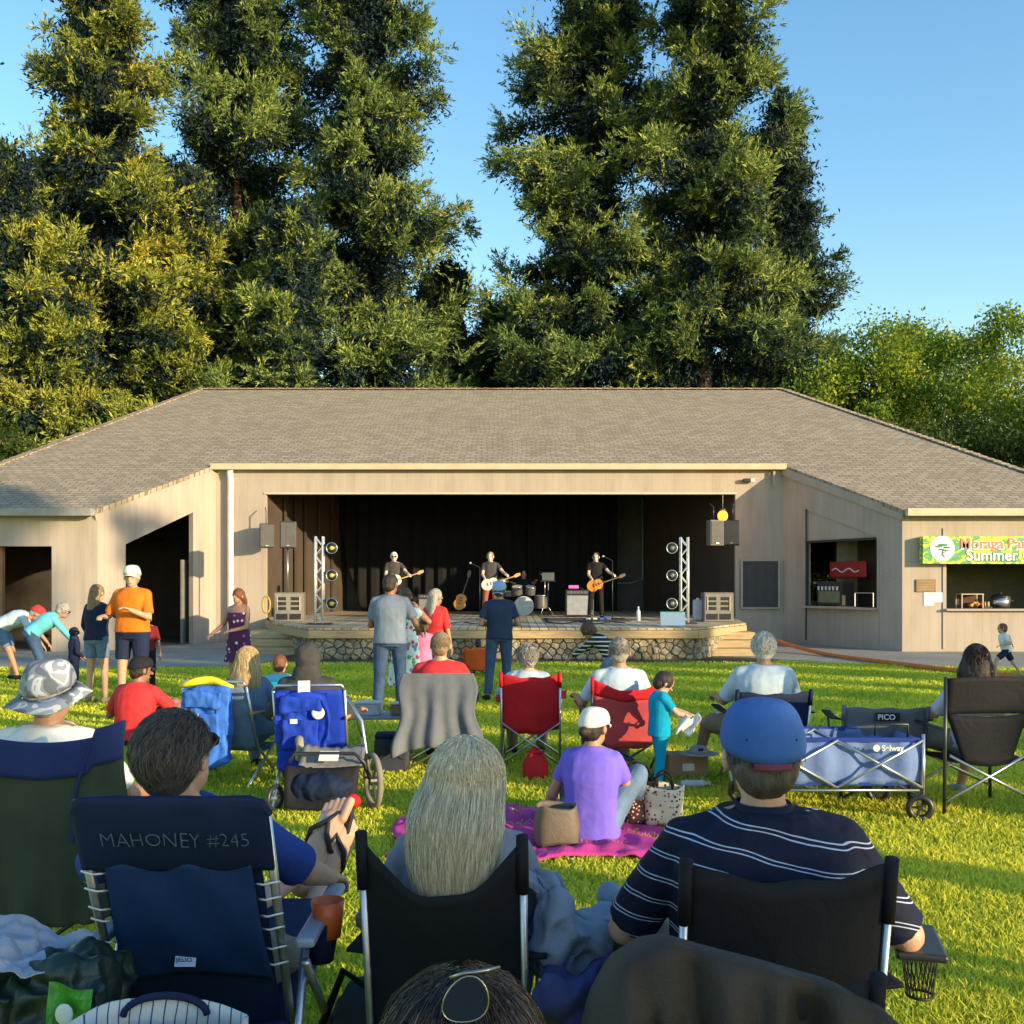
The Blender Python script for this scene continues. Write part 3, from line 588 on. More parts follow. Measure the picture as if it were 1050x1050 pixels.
# trees behind and to the right of the audience: their long evening shadows cross the lawn
def shade(x, y, h, R, n, seed, lb, zlow=.2, lumps=24, lsz=(.25, .5)):
    return broadleaf('park_tree', x, y, h, R, lb, lf_oak, n, seed, group='park trees behind the audience', lsz=lsz, trunk_r=.25, lumps=lumps, zlow=zlow)
SU, SP = (math.sin(SUN_AZ), math.cos(SUN_AZ)), (-math.cos(SUN_AZ), math.sin(SUN_AZ))   # towards the sun / across it
def caster(c, D): return SP[0]*c+SU[0]*D, SP[1]*c+SU[1]*D
SHADE = [(1.62, 24, 8.2, 1.25, 11000, .42, 'dense small round tree, nearest of those behind the audience'), (11.3, 33, 11, .45, 2800, .6, 'slim tree behind the audience, third from the dense one'), (13.4, 35, 11.5, .6, 4000, .62, 'slim tree behind the audience, fourth from the dense one'), (18.3, 36, 11.5, .7, 4200, .62, 'slim tree behind the audience, fifth from the dense one'), (20.2, 36, 11.5, .5, 3200, .66, 'slim tree behind the audience, sixth from the dense one'), (8.3, 32, 9.4, .35, 2200, .6, 'slim young tree behind the audience with a thin crown'), (9.7, 33, 10.4, .40, 2600, .6, 'slim young tree behind the audience, second from the dense one'),
         (12.2, 36, 17.5, 1.5, 9000, .30, 'medium tree behind the audience shading the left wing'), (14.7, 37, 11.3, .65, 4500, .6, 'slender tree with a short crown behind the audience'), (16.6, 36, 11.0, .5, 3000, .6, 'slenderest tree of those behind the audience'), (15.2, 39, 17, 1.3, 1300, .6, 'tall thin crowned tree behind the audience'),
         (49, 62, 21.5, 7, 16000, .35, 'big park tree far right, nearest of three'), (59, 62, 20.5, 7, 16000, .35, 'big park tree far right, middle of three'), (70, 60, 21, 7.5, 16000, .35, 'big park tree far right, farthest of three')]
for i, (c, D, h, R, n, zl, lb) in enumerate(SHADE):
    x, y = caster(c, D); shade(x, y, h, R, n, 70+i, lb, zl, lsz=(.25, .5) if D < 50 else (.6, 1.1))
# ================================================================== people
def ik(a, b, l1, l2, pole):
    a, b = V(a), V(b); d = b-a; L = min(d.length, (l1+l2)*.999); dn = d.normalized(); b = a+dn*L
    x = (l1*l1-l2*l2+L*L)/(2*L); h = math.sqrt(max(0, l1*l1-x*x)); p = V(pole); p = p-dn*p.dot(dn); p = p.normalized() if p.length > 1e-4 else frame(dn)[1]
    return a+dn*x+p*h, b
def ring(c, w, d, n=18, e=2.3):
    out = []
    for i in range(n):
        t = 2*PI*i/n; ct, st = math.cos(t), math.sin(t)
        out.append(c+w*(abs(ct)**(2/e)*(1 if ct > 0 else -1))+d*(abs(st)**(2/e)*(1 if st > 0 else -1)))
    return out
class Sk: pass
STAND = dict(P=(0, 0, .95), U1=(0, .02, 1), U2=(0, 0, 1), W=[(-.27, .05, .80), (.27, .05, .80)], A=[(-.11, 0, .085), (.11, 0, .085)], ep=[(-.5, -1, 0), (.5, -1, 0)], kp=[(-.1, 1, 0), (.1, 1, 0)], yaw=0, pitch=0)
SIT = dict(P=(0, -.02, .50), U1=(0, -.22, 1), U2=(0, -.05, 1), W=[(-.30, .30, .66), (.30, .30, .66)], A=[(-.15, .52, .085), (.15, .52, .085)], ep=[(-.4, -.45, -1), (.4, -.45, -1)], kp=[(-.2, .4, 1), (.2, .4, 1)], yaw=0, pitch=0)
GROUND = dict(P=(0, 0, .12), U1=(0, .10, 1), U2=(0, .18, 1), W=[(-.12, .42, .42), (.12, .42, .42)], A=[(-.14, .52, .07), (.14, .52, .07)], ep=[(-.5, -.3, -1), (.5, -.3, -1)], kp=[(-.5, .3, 1), (.5, .3, 1)], yaw=0, pitch=-10)
SK = skin('skin_light', (.50, .29, .20)); SK2 = skin('skin_tan', (.38, .205, .13)); SK3 = skin('skin_brown', (.26, .13, .08)); SK4 = skin('skin_pale', (.62, .42, .32))
m_eye = mat('eye_dark', (.03, .02, .015), rough=.2); m_lip = mat('lip', (.35, .11, .09), rough=.5); m_shade = mat('sunglass_lens', (.01, .01, .012), rough=.1)
def hairm(n, c, s=1): return mat(n, c, rough=.6, var=.35, scale=26*s, stretch=(3, 3, .6), bump=.5, bscale=60)
H_dark = hairm('hair_dark', (.022, .013, .009)); H_brown = hairm('hair_brown', (.085, .045, .022)); H_grey = hairm('hair_grey', (.30, .27, .24)); H_white = hairm('hair_white', (.62, .58, .52)); H_blond = hairm('hair_blond', (.42, .28, .13)); H_red = hairm('hair_auburn', (.16, .05, .02)); H_sand = hairm('hair_sandy', (.25, .17, .10))
D_jean = cloth('denim', (.045, .085, .17), wr=10, var=.35); D_jean2 = cloth('denim_light', (.12, .19, .30), wr=10, var=.3); D_navy = cloth('navy_cloth', (.012, .02, .055)); D_blk = cloth('black_cloth', (.012, .012, .014)); D_khaki = cloth('khaki_cloth', (.26, .20, .13))

def hand(mb, w, d, s=1, curl=.5, side=1, up=None):
    """palm, four fingers and a thumb; w wrist, d pointing direction, side +1 for a right hand"""
    d = V(d).normalized(); up = V(up) if up is not None else V((0, 0, 1)); n = (up-d*up.dot(d)); n = n.normalized() if n.length > 1e-3 else frame(d)[1]; t = d.cross(n)*side   # t = towards thumb side (-) / little finger (+)
    c = w+d*.05*s; R = Matrix((t, d, n)).transposed(); mb.ball(c, (.040*s, .052*s, .017*s), R)
    for i, (o, L) in enumerate(((-.028, .068), (-.009, .076), (.010, .071), (.028, .056))):
        a = w+d*.085*s+t*o*s; b = a+(d*math.cos(curl*.6)-n*math.sin(curl*.6))*L*.5*s; e = b+(d*math.cos(curl*1.8)-n*math.sin(curl*1.8))*L*.5*s
        mb.capsule(a-d*.02*s, b, .0095*s, .0088*s, 8); mb.capsule(b, e, .0088*s, .0075*s, 8)
    a = w+d*.025*s-t*.03*s; b = a+(d*.6-t*.7-n*.2*curl).normalized()*.036*s; mb.capsule(a, b, .013*s, .011*s, 8); mb.capsule(b, b+(d*.95-t*.1-n*.4*curl).normalized()*.03*s, .011*s, .009*s, 8)
def foot(mb, a, k, toe, s=1, r=.038):
    """ankle a, toe direction; sole below the ankle"""
    toe = V(toe).normalized(); sh = (V(k)-V(a)).normalized(); dn = -(sh-toe*sh.dot(toe)).normalized(); W_ = toe.cross(dn)
    rings = []
    for y, hw, hh, z in ((-.065, .020, .020, .050), (-.050, .032, .034, .045), (0, .036, .040, .040), (.06, .042, .032, .050), (.12, .047, .022, .058), (.165, .043, .016, .062), (.19, .028, .011, .066)):
        rings.append(ring(V(a)+toe*y*s+dn*z*s, W_*hw*s, dn*hh*s, 12))
    mb.loft(rings); return dn, W_
def person(label, loc, rz=0, h=1.75, pose=STAND, body=1., sk=SK, shirt=None, sleeve=.6, hem=-.05, pants=D_jean, leg=1., shoes=D_blk, hair='short', hm=H_brown, cap=None, glasses=False, vox=.0105, wr=.006,
           holds=(.6, .6), hup=(None, None), hlen=.26, skirt=None, collar=None, group=None, shin_toe=None, female=False, tank=False, headh=1., shirt_fn=None, hands=True):
    p = dict(STAND); p.update(pose); s = h/1.75; root = thing('person', label, 'person', loc, rz, group)
    P = V(p['P']); U1 = V(p['U1']).normalized(); U2 = V(p['U2']).normalized(); X = V(p.get('X', (1, 0, 0))).normalized(); X2 = V(p.get('X2', X)).normalized()
    Fd1 = U1.cross(X)*1; Fd1 = -Fd1 if Fd1.y < 0 else Fd1
    def sp(t):       # spine point
        return P+U1*min(t, .25)+U2*max(0, t-.25)
    def Ut(t): k = min(1, max(0, (t-.15)/.2)); return lerp(U1, U2, k).normalized()
    def Xt(t): k = min(1, max(0, t/.45)); return lerp(X, X2, k).normalized()
    def sec(t, hw, hd, inf=0, off=0):
        u = Ut(t); x = Xt(t); f = u.cross(x); x = (x-u*x.dot(u)).normalized()
        return ring(sp(t)-f*off, x*(hw*body+inf), f*(hd*body+inf))
    sw = (.168 if not female else .148)*(.5+.5*body)
    N0 = sp(.50); hc = sp(.50)+U2*.165+U2.cross(X2)*-.0
    fwd = -U2.cross(X2) if (U2.cross(X2)).dot(V((0, 1, 0))) < 0 else U2.cross(X2)
    Rh = Matrix.Rotation(math.radians(p['yaw']), 3, 'Z') @ Matrix.Rotation(math.radians(p['pitch']), 3, 'X') @ Matrix.Rotation(math.radians(p.get('roll', 0)), 3, 'Y')
    if p.get('follow'):    # head follows the bent spine
        B = Matrix((X2, -X2.cross(U2)*-1 if False else U2.cross(X2), U2)).transposed(); Rh = B @ Rh
    hc = N0+U2*.045+Rh @ V((0, .018, .088))
    SH = [sp(.425)+Xt(.425)*sg*sw for sg in (-1, 1)]; HP = [P+X*sg*.09*body for sg in (-1, 1)]
    EL = []; WR_ = []; KN = []; AN = []
    for i in (0, 1):
        e, w = ik(SH[i], p['W'][i], .285, .255, p['ep'][i]); EL.append(e); WR_.append(w); k, a = ik(HP[i], p['A'][i], .43, .415, p['kp'][i]); KN.append(k); AN.append(a)
    hs = headh*1.05
    torso = [(-.10, .125, .095), (-.03, .165, .115), (.06, .155, .112), (.16, .142 if female else .150, .105), (.28, .158, .118), (.38, .166, .115), (.44, .150, .095), (.475, .105, .075), (.50, .058, .058)]
    bd = MB(); bd.loft([sec(t, hw, hd) for t, hw, hd in torso]); bd.capsule(sp(.47), hc-Rh @ V((0, .02, .05)), .056, .052)
    bd.ball(hc+Rh @ V((0, -.005, .022*hs)), (.077*hs, .096*hs, .098*hs), Rh); bd.ball(hc+Rh @ V((0, .022, -.055*hs)), (.056*hs, .068*hs, .062*hs), Rh); bd.ball(hc+Rh @ V((0, .062, -.085*hs)), (.026*hs, .026*hs, .022*hs), Rh)
    bd.cone(hc+Rh @ V((0, .085, .015)), hc+Rh @ V((0, .113*hs, -.025)), .009, .016, 8); bd.ball(hc+Rh @ V((0, .108*hs, -.026)), .013, nu=8, nv=6)
    for sg in (-1, 1): bd.ball(hc+Rh @ V((sg*.081*hs, -.004, -.008)), (.013, .020, .033), Rh)
    for i, sg in ((0, -1), (1, 1)):
        bd.capsule(sp(.475)+Xt(.475)*sg*.03, SH[i]+Ut(.4)*.012, .050, .046); bd.capsule(SH[i], EL[i], .049*(.6+.4*body), .038*(.6+.4*body)); bd.capsule(EL[i], WR_[i], .040*(.6+.4*body), .026)
        hd_ = p.get('hd', (None, None))[i]; hd_ = V(hd_) if hd_ is not None else (WR_[i]-EL[i])
        if hands: hand(bd, WR_[i], hd_, 1, holds[i], sg, hup[i])
        bd.capsule(HP[i], KN[i], .088*(.5+.5*body), .056); bd.capsule(KN[i], AN[i], .056, .036); bd.capsule(lerp(KN[i], AN[i], .12)-V((0, .01, 0)), lerp(KN[i], AN[i], .5), .050, .044)
    TO = p.get('toe', [(-.12, 1, 0), (.12, 1, 0)]); sm = []
    for i in (0, 1):
        if shoes is None: foot(bd, AN[i], KN[i], TO[i], p.get('fs', 1))
        else:
            f = MB(); foot(f, AN[i], KN[i], TO[i], 1.12); sm.append(f)
    def sc(mb): mb.v = [tuple(V(v)*s) for v in mb.v]; return mb
    sc(bd).organic('body', sk, root, vox*s, 3)
    for f in sm: sc(f).organic('shoe', shoes, root, .011*s, 2)
    # face
    for sg in (-1, 1):
        e = MB().ball(hc+Rh @ V((sg*.031*hs, .086*hs, .016*hs)), (.011, .007, .006), Rh, 8, 6); sc(e).build('eye', m_eye, root, smooth=True)
    e = MB().ball(hc+Rh @ V((0, .092*hs, -.058*hs)), (.020, .007, .006), Rh, 10, 6); sc(e).build('mouth', m_lip, root, smooth=True)
    if glasses:
        e = MB()
        for sg in (-1, 1): e.ball(hc+Rh @ V((sg*.034*hs, .097*hs, .014*hs)), (.028, .008, .021), Rh, 12, 8); e.tube([hc+Rh @ V((sg*.06*hs, .095*hs, .02)), hc+Rh @ V((sg*.088*hs, .03, .018)), hc+Rh @ V((sg*.090*hs, -.02, .008))], .004, 6)
        sc(e).build('sunglasses', m_shade, root, smooth=True)
    # clothing
    def at(i, A, B, f): return A[i]+(B[i]-A[i])*f
    if pants is not None:
        c = MB(); c.loft([sec(t, hw, hd, .012) for t, hw, hd in torso[:3]]+[sec(.09, .150, .108, .010)])
        c.ball(sp(-.04), (.15*body, .105*body, .10))
        for i in (0, 1):
            kn = KN[i]
            c.ball(HP[i], .098*(.5+.5*body), nu=12, nv=8)
            if leg > .5:
                c.cone(HP[i], kn, .100*(.5+.5*body), .070, 14); c.ball(kn, .070, nu=12, nv=8); c.cone(kn, at(i, KN, AN, min(1., (leg-.5)*2)), .070, .058, 14)
            else: c.cone(HP[i], at(i, HP, KN, leg*2), .102*(.5+.5*body), .086, 14)
        sc(c).organic('trousers' if leg > .6 else 'shorts', pants, root, vox*s, 2, wr*1.2*s, 8)
    if skirt is not None:
        c = MB(); mt, z1, wd = skirt; a = sp(.05)
        mid = (HP[0]+HP[1])/2
        c.loft([sec(.12, .15, .11, .012), sec(0, .175, .13, .015), ring(V((mid.x, mid.y+.0, lerp(mid.z, z1, .5))), V((wd*.8, 0, 0)), V((0, wd*.62, 0))), ring(V((mid.x, mid.y+.02, z1)), V((wd, 0, 0)), V((0, wd*.75, 0)))])
        sc(c).organic('skirt', mt, root, vox*s, 2, wr*2.5*s, 6)
    if shirt is not None:
        c = MB(); inf = .016
        ts = [(hem, .168, .118)]+[q for q in torso if q[0] > hem+.03][:-1]
        if not tank: ts += [(.49, .080, .072), (.505, .066, .064)]
        c.loft([sec(t, hw, hd, (inf if t < .46 else .012)+.012*max(0, body-1)*4+.003) for t, hw, hd in (ts if not tank else [q for q in ts if q[0] < .43])])
        if not tank:
            for i in (0, 1):
                c.ball(SH[i], .0585*(.6+.4*body), nu=12, nv=8); c.capsule(sp(.462)+Xt(.47)*(.04 if i else -.04), SH[i]+Ut(.4)*.010, .056, .054); f = min(1, sleeve*1.0)
                c.cone(SH[i], at(i, SH, EL, f if sleeve <= 1 else 1), .0585*(.6+.4*body), .060*(.6+.4*body) if sleeve <= 1 else .052*(.6+.4*body), 14)
                if sleeve > 1: c.ball(EL[i], .052*(.6+.4*body), nu=12, nv=8); c.cone(EL[i], at(i, EL, WR_, min(1, sleeve-1)), .052*(.6+.4*body), .040, 14)
        else:
            for i in (0, 1): x = Xt(.45)*(1 if i else -1); c.tube([(sp(.42)+x*.10+Fd1*.08), sp(.49)+x*.085, sp(.42)+x*.10-Fd1*.09], .014, 8)
        o = sc(c).organic('shirt', shirt, root, vox*s, 6, wr*s, 7)
        if collar is not None:
            k = MB(); f = Ut(.48); k.loft([ring(sp(.478), Xt(.5)*.072, U2.cross(Xt(.5))*.070, 20), ring(sp(.525), Xt(.5)*.064, U2.cross(Xt(.5))*.062, 20)], cap=False); sc(k).build('collar', collar, root, smooth=True, solid=.006*s)
    # hair and hats
    B = lambda x, y, z: hc+Rh @ V((x*hs, y*hs, z*hs))
    hr = MB()
    if hair in ('short', 'long', 'bun', 'pony', 'curly', 'buzz'):
        k = {'short': 1, 'buzz': .955, 'long': 1.04, 'bun': 1, 'pony': 1, 'curly': 1.12}[hair]
        hr.ball(B(0, -.016, .026), (.086*hs*k, .104*hs*k, .098*hs*k), Rh); hr.ball(B(0, -.045, -.02), (.076*hs*k, .070*hs*k, .075*hs*k), Rh)
        if hair == 'long':
            d0 = U2*-1 if p.get('follow') else V((0, 0, -1)); bk = Rh @ V((0, -1, 0)); rx = Rh @ V((1, 0, 0)); rgs = []
            if d0.z < -.5: bk = V((bk.x, bk.y, 0)).normalized()
            for q in (0, .25, .5, .75, 1): rgs.append(ring(B(0, -.03, .02)+d0*hlen*q+bk*(.02+.055*math.sin(min(1, q*1.2)*1.6)), rx*(.088+.018*math.sin(q*3)-.03*q*q), bk*(.066-.032*q)))
            hr.loft(rgs)
        if hair == 'bun': hr.ball(B(0, -.125, -.03), .038)
        if hair == 'pony': hr.capsule(B(0, -.11, 0), B(0, -.15, -.16), .028, .014)
        sc(hr).organic('hair', hm, root, .010*s, 2, .006*s if hair != 'curly' else .016*s, 28 if hair == 'curly' else 22)
    if hair == 'hood':
        hr.ball(B(0, -.022, .016), (.112, .125, .125), Rh); hr.loft([ring(B(0, -.03, -.06), Rh @ V((.105, 0, 0)), Rh @ V((0, .10, 0))), ring(sp(.46), Xt(.4)*.13, V((0, .11, 0)))]); sc(hr).organic('hood', hm, root, .010*s, 3, .010*s, 10)
    if cap is not None:
        mt, kind = cap[:2]
        c = MB(); rr_ = []
        for q in range(8):
            t = PI/2*q/7; rr_.append([B(math.cos(a)*.099*math.cos(t)**.55, -.016+math.sin(a)*.119*math.cos(t)**.55, .012+.124*math.sin(t)+.30*math.sin(a)*.114*(1-math.sin(t))) for a in [2*PI*i/24 for i in range(24)]])
        c.loft(rr_); sc(c); crown = c.build('cap', mt, root, smooth=True, solid=.003*s, sub=1)
        b_ = MB()
        if kind == 'ball':
            fy = cap[2] if len(cap) > 2 else 1
            b_.grid(13, 5, lambda u, v: B((u-.5)*.155*(1-.25*v*abs(u-.5)*2), fy*(.078+.082*v*math.sin(PI*max(.02, min(.98, u)))**.5)-.012, (.046 if fy > 0 else -.018)-.014*v-.05*(u-.5)**2*4*.5))
            sc(b_).build('brim', cap[3] if len(cap) > 3 else mt, crown, smooth=True, solid=.004*s)
        else:
            n = 40; rg = []
            for rad, dz in ((1.0, 0), (1.28, -.014), (1.62, -.04)):
                rg.append([B(math.cos(2*PI*i/n)*.094*rad, -.012+math.sin(2*PI*i/n)*.113*rad, .016+.30*math.sin(2*PI*i/n)*.113+dz+(.022*math.sin(2*PI*i/n*3+1)*(rad-1))) for i in range(n)])
            b_.loft(rg, cap=False); sc(b_).build('brim', cap[3] if len(cap) > 3 else mt, crown, smooth=True, solid=.004*s)
    root['_j'] = 0; del root['_j']
    J = dict(hc=hc*s, Rh=Rh, SH=[q*s for q in SH], EL=[q*s for q in EL], WR=[q*s for q in WR_], KN=[q*s for q in KN], AN=[q*s for q in AN], s=s, sp=lambda t: sp(t)*s, root=root)
    return J
def ribbons(name, paths, w, m, parent):
    """flat hair strands; paths (n,k,3)"""
    n, k, _ = paths.shape; t = np.gradient(paths, axis=1); r = rng.normal(size=(n, 1, 3)); s = np.cross(t, np.broadcast_to(r, t.shape)); s /= np.linalg.norm(s, axis=2, keepdims=True)+1e-9
    tap = np.linspace(1, .35, k)[None, :, None]; ww = (w*rng.uniform(.6, 1.3, (n, 1, 1)))*tap; v = np.stack([paths-s*ww, paths+s*ww], 2).reshape(-1, 3)
    i = np.arange(n)[:, None]*k*2+np.arange(k-1)[None]*2; f = np.stack([i, i+1, i+3, i+2], 2).reshape(-1, 4)
    return raw_mesh(name, v, faces4=f, m=m, parent=parent, smooth=True)
def strandm(name, c1, c2, c3=None):
    m, nt, b = nodes_of(name); gm = N(nt, 'ShaderNodeNewGeometry'); r = ramp(nt, ((0, c1), (.6, c2), (1, c3 or c2))); nt.links.new(gm.outputs['Random Per Island'], r.inputs[0]); nt.links.new(r.outputs[0], b.inputs['Base Color']); b.inputs['Roughness'].default_value = .42
    b.inputs['Specular IOR Level'].default_value = .5; return m

# ================================================================== folding chairs
m_steel = metal('brushed_tube', (.50, .52, .55), .35); m_dtube = mat('dark_tube', (.05, .055, .06), rough=.35, metal=.5); m_white = mat('white_plastic', (.62, .62, .6), rough=.5)
def camp_chair(label, loc, rz=0, w=.54, seat=.40, top=.90, dep=.50, fab=None, fr=None, arms=True, armfab=None, ear=.05, group=None, split=None, lean=.12, toplow=0., cup=False, armz=.62):
    root = thing('camp_chair', label, 'camp chair', loc, rz, group); fr = fr or m_steel; hw = w/2; y0 = -.20; yb = y0-lean
    def bk(u, v):
        x = (u-.5)*w*(1-.0*v); z = lerp(seat-.03, top, v); sag = 1-(2*u-1)**2
        return (x, lerp(y0, yb, v)-.055*sag*(1-.4*v), z-(ear*sag*(v > .5)*(v-.5)*2)-.05*sag*(1-v)+.006*math.sin(u*17+v*5))
    if split is None:
        MB().grid(15, 13, bk).build('backrest', fab, root, smooth=True, solid=.006)
    else:
        MB().grid(15, 11, lambda u, v: bk(u, v*.78)).build('backrest', fab, root, smooth=True, solid=.006)
        MB().grid(15, 5, lambda u, v: V(bk(u, .775+.225*v))+V((0, -.004, 0))).build('head_panel', split, root, smooth=True, solid=.009)
    MB().grid(11, 9, lambda u, v: ((u-.5)*w*.96, lerp(y0-.02, y0+dep, v), seat-.05*(1-(2*u-1)**2)*(1-.6*abs(2*v-1))-.01+.03*v)).build('seat', fab, root, smooth=True, solid=.006)
    for sx in (-1, 1):
        MB().tube([(sx*hw, yb-.005, top+.005), (sx*hw, y0-.015, seat), (sx*hw, y0-.03, .02)], .011, 8).build('back_post', fr, root, smooth=True)
        MB().tube([(sx*hw, yb-.004, top+.012), (sx*hw, lerp(yb, y0, .26)-.009, lerp(top, seat, .26))], .0165, 10).build('post_sleeve', split or fab, root, smooth=True)
        MB().tube([(sx*hw, y0-.02, .03), (sx*hw, y0+dep, seat+.02)], .010, 8).build('leg', fr, root, smooth=True)
        MB().tube([(sx*hw, y0+dep, .03), (sx*hw, y0-.02, seat)], .010, 8).build('leg', fr, root, smooth=True)
        MB().tube([(sx*hw, y0-.045, .03), (-sx*hw, y0-.04+.0, seat+.02)], .010, 8).build('cross_brace', fr, root, smooth=True)
        MB().tube([(sx*hw, y0+dep+.01, .03), (-sx*hw, y0+dep+.01, seat)], .010, 8).build('cross_brace', fr, root, smooth=True)
        for yy in (y0-.03, y0+dep): MB().cone((sx*hw, yy, 0), (sx*hw, yy, .035), .02, .014, 10).build('foot', m_blackp, root, smooth=True)
        if arms:
            MB().grid(5, 8, lambda u, v: (sx*(hw+.01+.07*(u-.3)), lerp(y0-.05, y0+dep+.03, v), armz-.018*math.sin(v*PI)+.006*u)).build('armrest', armfab or fab, root, smooth=True, solid=.012)
            MB().tube([(sx*hw, y0+dep, seat), (sx*(hw+.01), y0+dep+.01, armz)], .010, 8).build('arm_post', fr, root, smooth=True)
    if cup:
        sx = 1; MB().cone((sx*(hw+.03), y0+dep-.06, armz-.13), (sx*(hw+.03), y0+dep-.06, armz), .036, .044, 14, cap=False).build('cup_holder', armfab or fab, root, smooth=True, solid=.005)
    return root
# ================================================================== audience in the middle and far distance
def G(px, d): return (wx(px, d), d, 0)
def upd(base, **k): q = dict(base); q.update(k); return q
C_heather = cloth('heather_blue_tee', (.17, .21, .28)); C_navyT = cloth('navy_tee', (.022, .038, .085)); C_red = cloth('red_tee', (.62, .035, .04)); C_orange = cloth('orange_tee', (.70, .165, .012)); C_ltblue = cloth('pale_blue_shirt', (.42, .52, .60)); C_teal = cloth('aqua_sweater', (.12, .46, .56)); C_purple = cloth('violet_tee', (.17, .12, .62)); C_tealkid = cloth('teal_pyjama', (.0, .28, .46)); C_pink = cloth('pink_top', (.78, .20, .36)); C_grey = cloth('charcoal_knit', (.050, .049, .049)); C_white = cloth('white_cotton', (.72, .72, .70)); C_denimS = cloth('chambray', (.13, .20, .31), var=.3); C_char = cloth('charcoal_tee', (.06, .055, .05))
m_cap = cloth('pale_cap', (.55, .58, .64)); m_capb = cloth('light_blue_cap', (.26, .40, .62)); m_capd = cloth('black_cap', (.015, .015, .02)); m_capw = cloth('white_cap', (.70, .68, .62))
def spots(name, base, cols, scale=14, thr=.42):
    m, nt, b = nodes_of(name); tc = N(nt, 'ShaderNodeTexCoord'); vo = N(nt, 'ShaderNodeTexVoronoi', i_Scale=float(scale)); nt.links.new(tc.outputs['Object'], vo.inputs['Vector'])
    sx = N(nt, 'ShaderNodeSeparateColor'); nt.links.new(vo.outputs['Color'], sx.inputs[0]); r = ramp(nt, [(i/len(cols), c) for i, c in enumerate(cols)]); r.color_ramp.interpolation = 'CONSTANT'; nt.links.new(sx.outputs[0], r.inputs[0])
    f = math_(nt, 'LESS_THAN', vo.outputs['Distance'], thr); nt.links.new(mixc(nt, f, base, r.outputs[0]), b.inputs['Base Color']); b.inputs['Roughness'].default_value = .85; return m
m_floral = spots('floral_dress', (.55, .66, .70), [(.6, .05, .10), (.08, .30, .12), (.75, .75, .72), (.10, .22, .45)], 16, .45)
m_plum = spots('plum_print', (.07, .012, .07), [(.70, .60, .66), (.07, .012, .07), (.45, .10, .30)], 16, .33)
def stripes(name, a, b_, period, frac=.5, axis=2, tilt=0., wob=.02):
    m, nt, b = nodes_of(name); tc = N(nt, 'ShaderNodeTexCoord'); sp = N(nt, 'ShaderNodeSeparateXYZ'); nt.links.new(tc.outputs['Object'], sp.inputs[0]); nz = N(nt, 'ShaderNodeTexNoise', i_Scale=4., i_Detail=2.); nt.links.new(tc.outputs['Object'], nz.inputs[0])
    q = math_(nt, 'ADD', sp.outputs[axis], math_(nt, 'ADD', math_(nt, 'MULTIPLY', nz.outputs[0], wob), math_(nt, 'MULTIPLY', sp.outputs[0], tilt)))
    f = math_(nt, 'LESS_THAN', math_(nt, 'FRACT', math_(nt, 'MULTIPLY', q, 1/period)), frac); nt.links.new(mixc(nt, f, a, b_), b.inputs['Base Color']); b.inputs['Roughness'].default_value = .85
    n2 = N(nt, 'ShaderNodeTexNoise', i_Scale=8., i_Detail=3., i_Distortion=1.); nt.links.new(tc.outputs['Object'], n2.inputs[0]); bp = N(nt, 'ShaderNodeBump', i_Strength=.5, i_Distance=.012); nt.links.new(n2.outputs[0], bp.inputs['Height']); nt.links.new(bp.outputs[0], b.inputs['Normal']); return m
m_bw = stripes('black_white_stripes', (.012, .012, .014), (.62, .62, .62), .055, .30)
FOLD = [(-.06, .24, 1.18), (.08, .26, 1.14)]
# standing in front of the stage
person('man in heather blue tee and jeans standing with his back turned left of centre', G(400, 12.3), 0, 1.80, upd(STAND, W=[(-.10, .28, 1.12), (.30, .24, 1.05)], A=[(-.15, 0, .085), (.13, .08, .085)], yaw=-25, ep=[(-.55, -.35, -1), (.55, -.35, -1)]), 1.08, SK3, C_heather, .75, -.06, D_jean, hm=H_dark, hair='buzz')
person('woman in pale floral dress half hidden behind the man in the heather blue tee', G(416, 13.2), .2, 1.62, upd(STAND, W=[(-.25, .1, .9), (.20, .22, 1.42)], ep=[(-1, -.4, -.5), (1, .2, -1)]), .95, SK2, m_floral, .3, .0, None, hm=H_brown, skirt=(m_floral, .35, .27), shoes=D_khaki, female=True)
person('small girl in pink top and pale leggings beside the woman in red', G(434, 13.5), .3, 1.18, upd(STAND, W=[(-.22, .16, 1.05), (.2, .2, 1.0)], A=[(-.10, 0, .085), (.12, .05, .085)]), .95, SK, C_pink, .5, -.10, cloth('pale_legging', (.55, .42, .48)), hair='pony', hm=H_brown, headh=1.18)
person('woman in red top with long ash blonde hair standing near the stage', G(446, 14.0), -.45, 1.60, upd(STAND, W=[(-.26, .12, .86), (.27, .02, .82)], A=[(-.12, 0, .085), (.12, .1, .085)], yaw=-25), 1., SK2, C_red, .95, -.02, D_jean, hair='long', hm=H_grey, hlen=.36, female=True)
person('man in navy tee, jeans and backward pale cap standing before the stage', G(512, 14.2), .12, 1.70, upd(STAND, W=[(-.13, .22, 1.08), (.16, .24, 1.08)], A=[(-.17, -.02, .085), (.12, .08, .085)], yaw=-18, ep=[(-.55, -.35, -1), (.55, -.35, -1)]), 1.05, SK2, C_navyT, .7, -.06, D_jean, cap=(m_capb, 'ball', -1), hm=H_brown)
person('shaggy haired youngster in black and white striped top stooping by the stone wall', G(622, 13.4), 1.15, 1.34, upd(STAND, P=(0, -.1, .86), U1=(0, .55, .85), U2=(0, .75, .6), W=[(-.15, .60, .85), (.15, .62, .9)], A=[(-.13, 0, .085), (.13, .12, .085)], ep=[(-1, 0, -.6), (1, 0, -.6)], pitch=-35), .95, SK2, m_bw, 1.8, -.03, D_jean2, hair='curly', headh=1.15, hlen=.12, hm=H_brown, female=True)
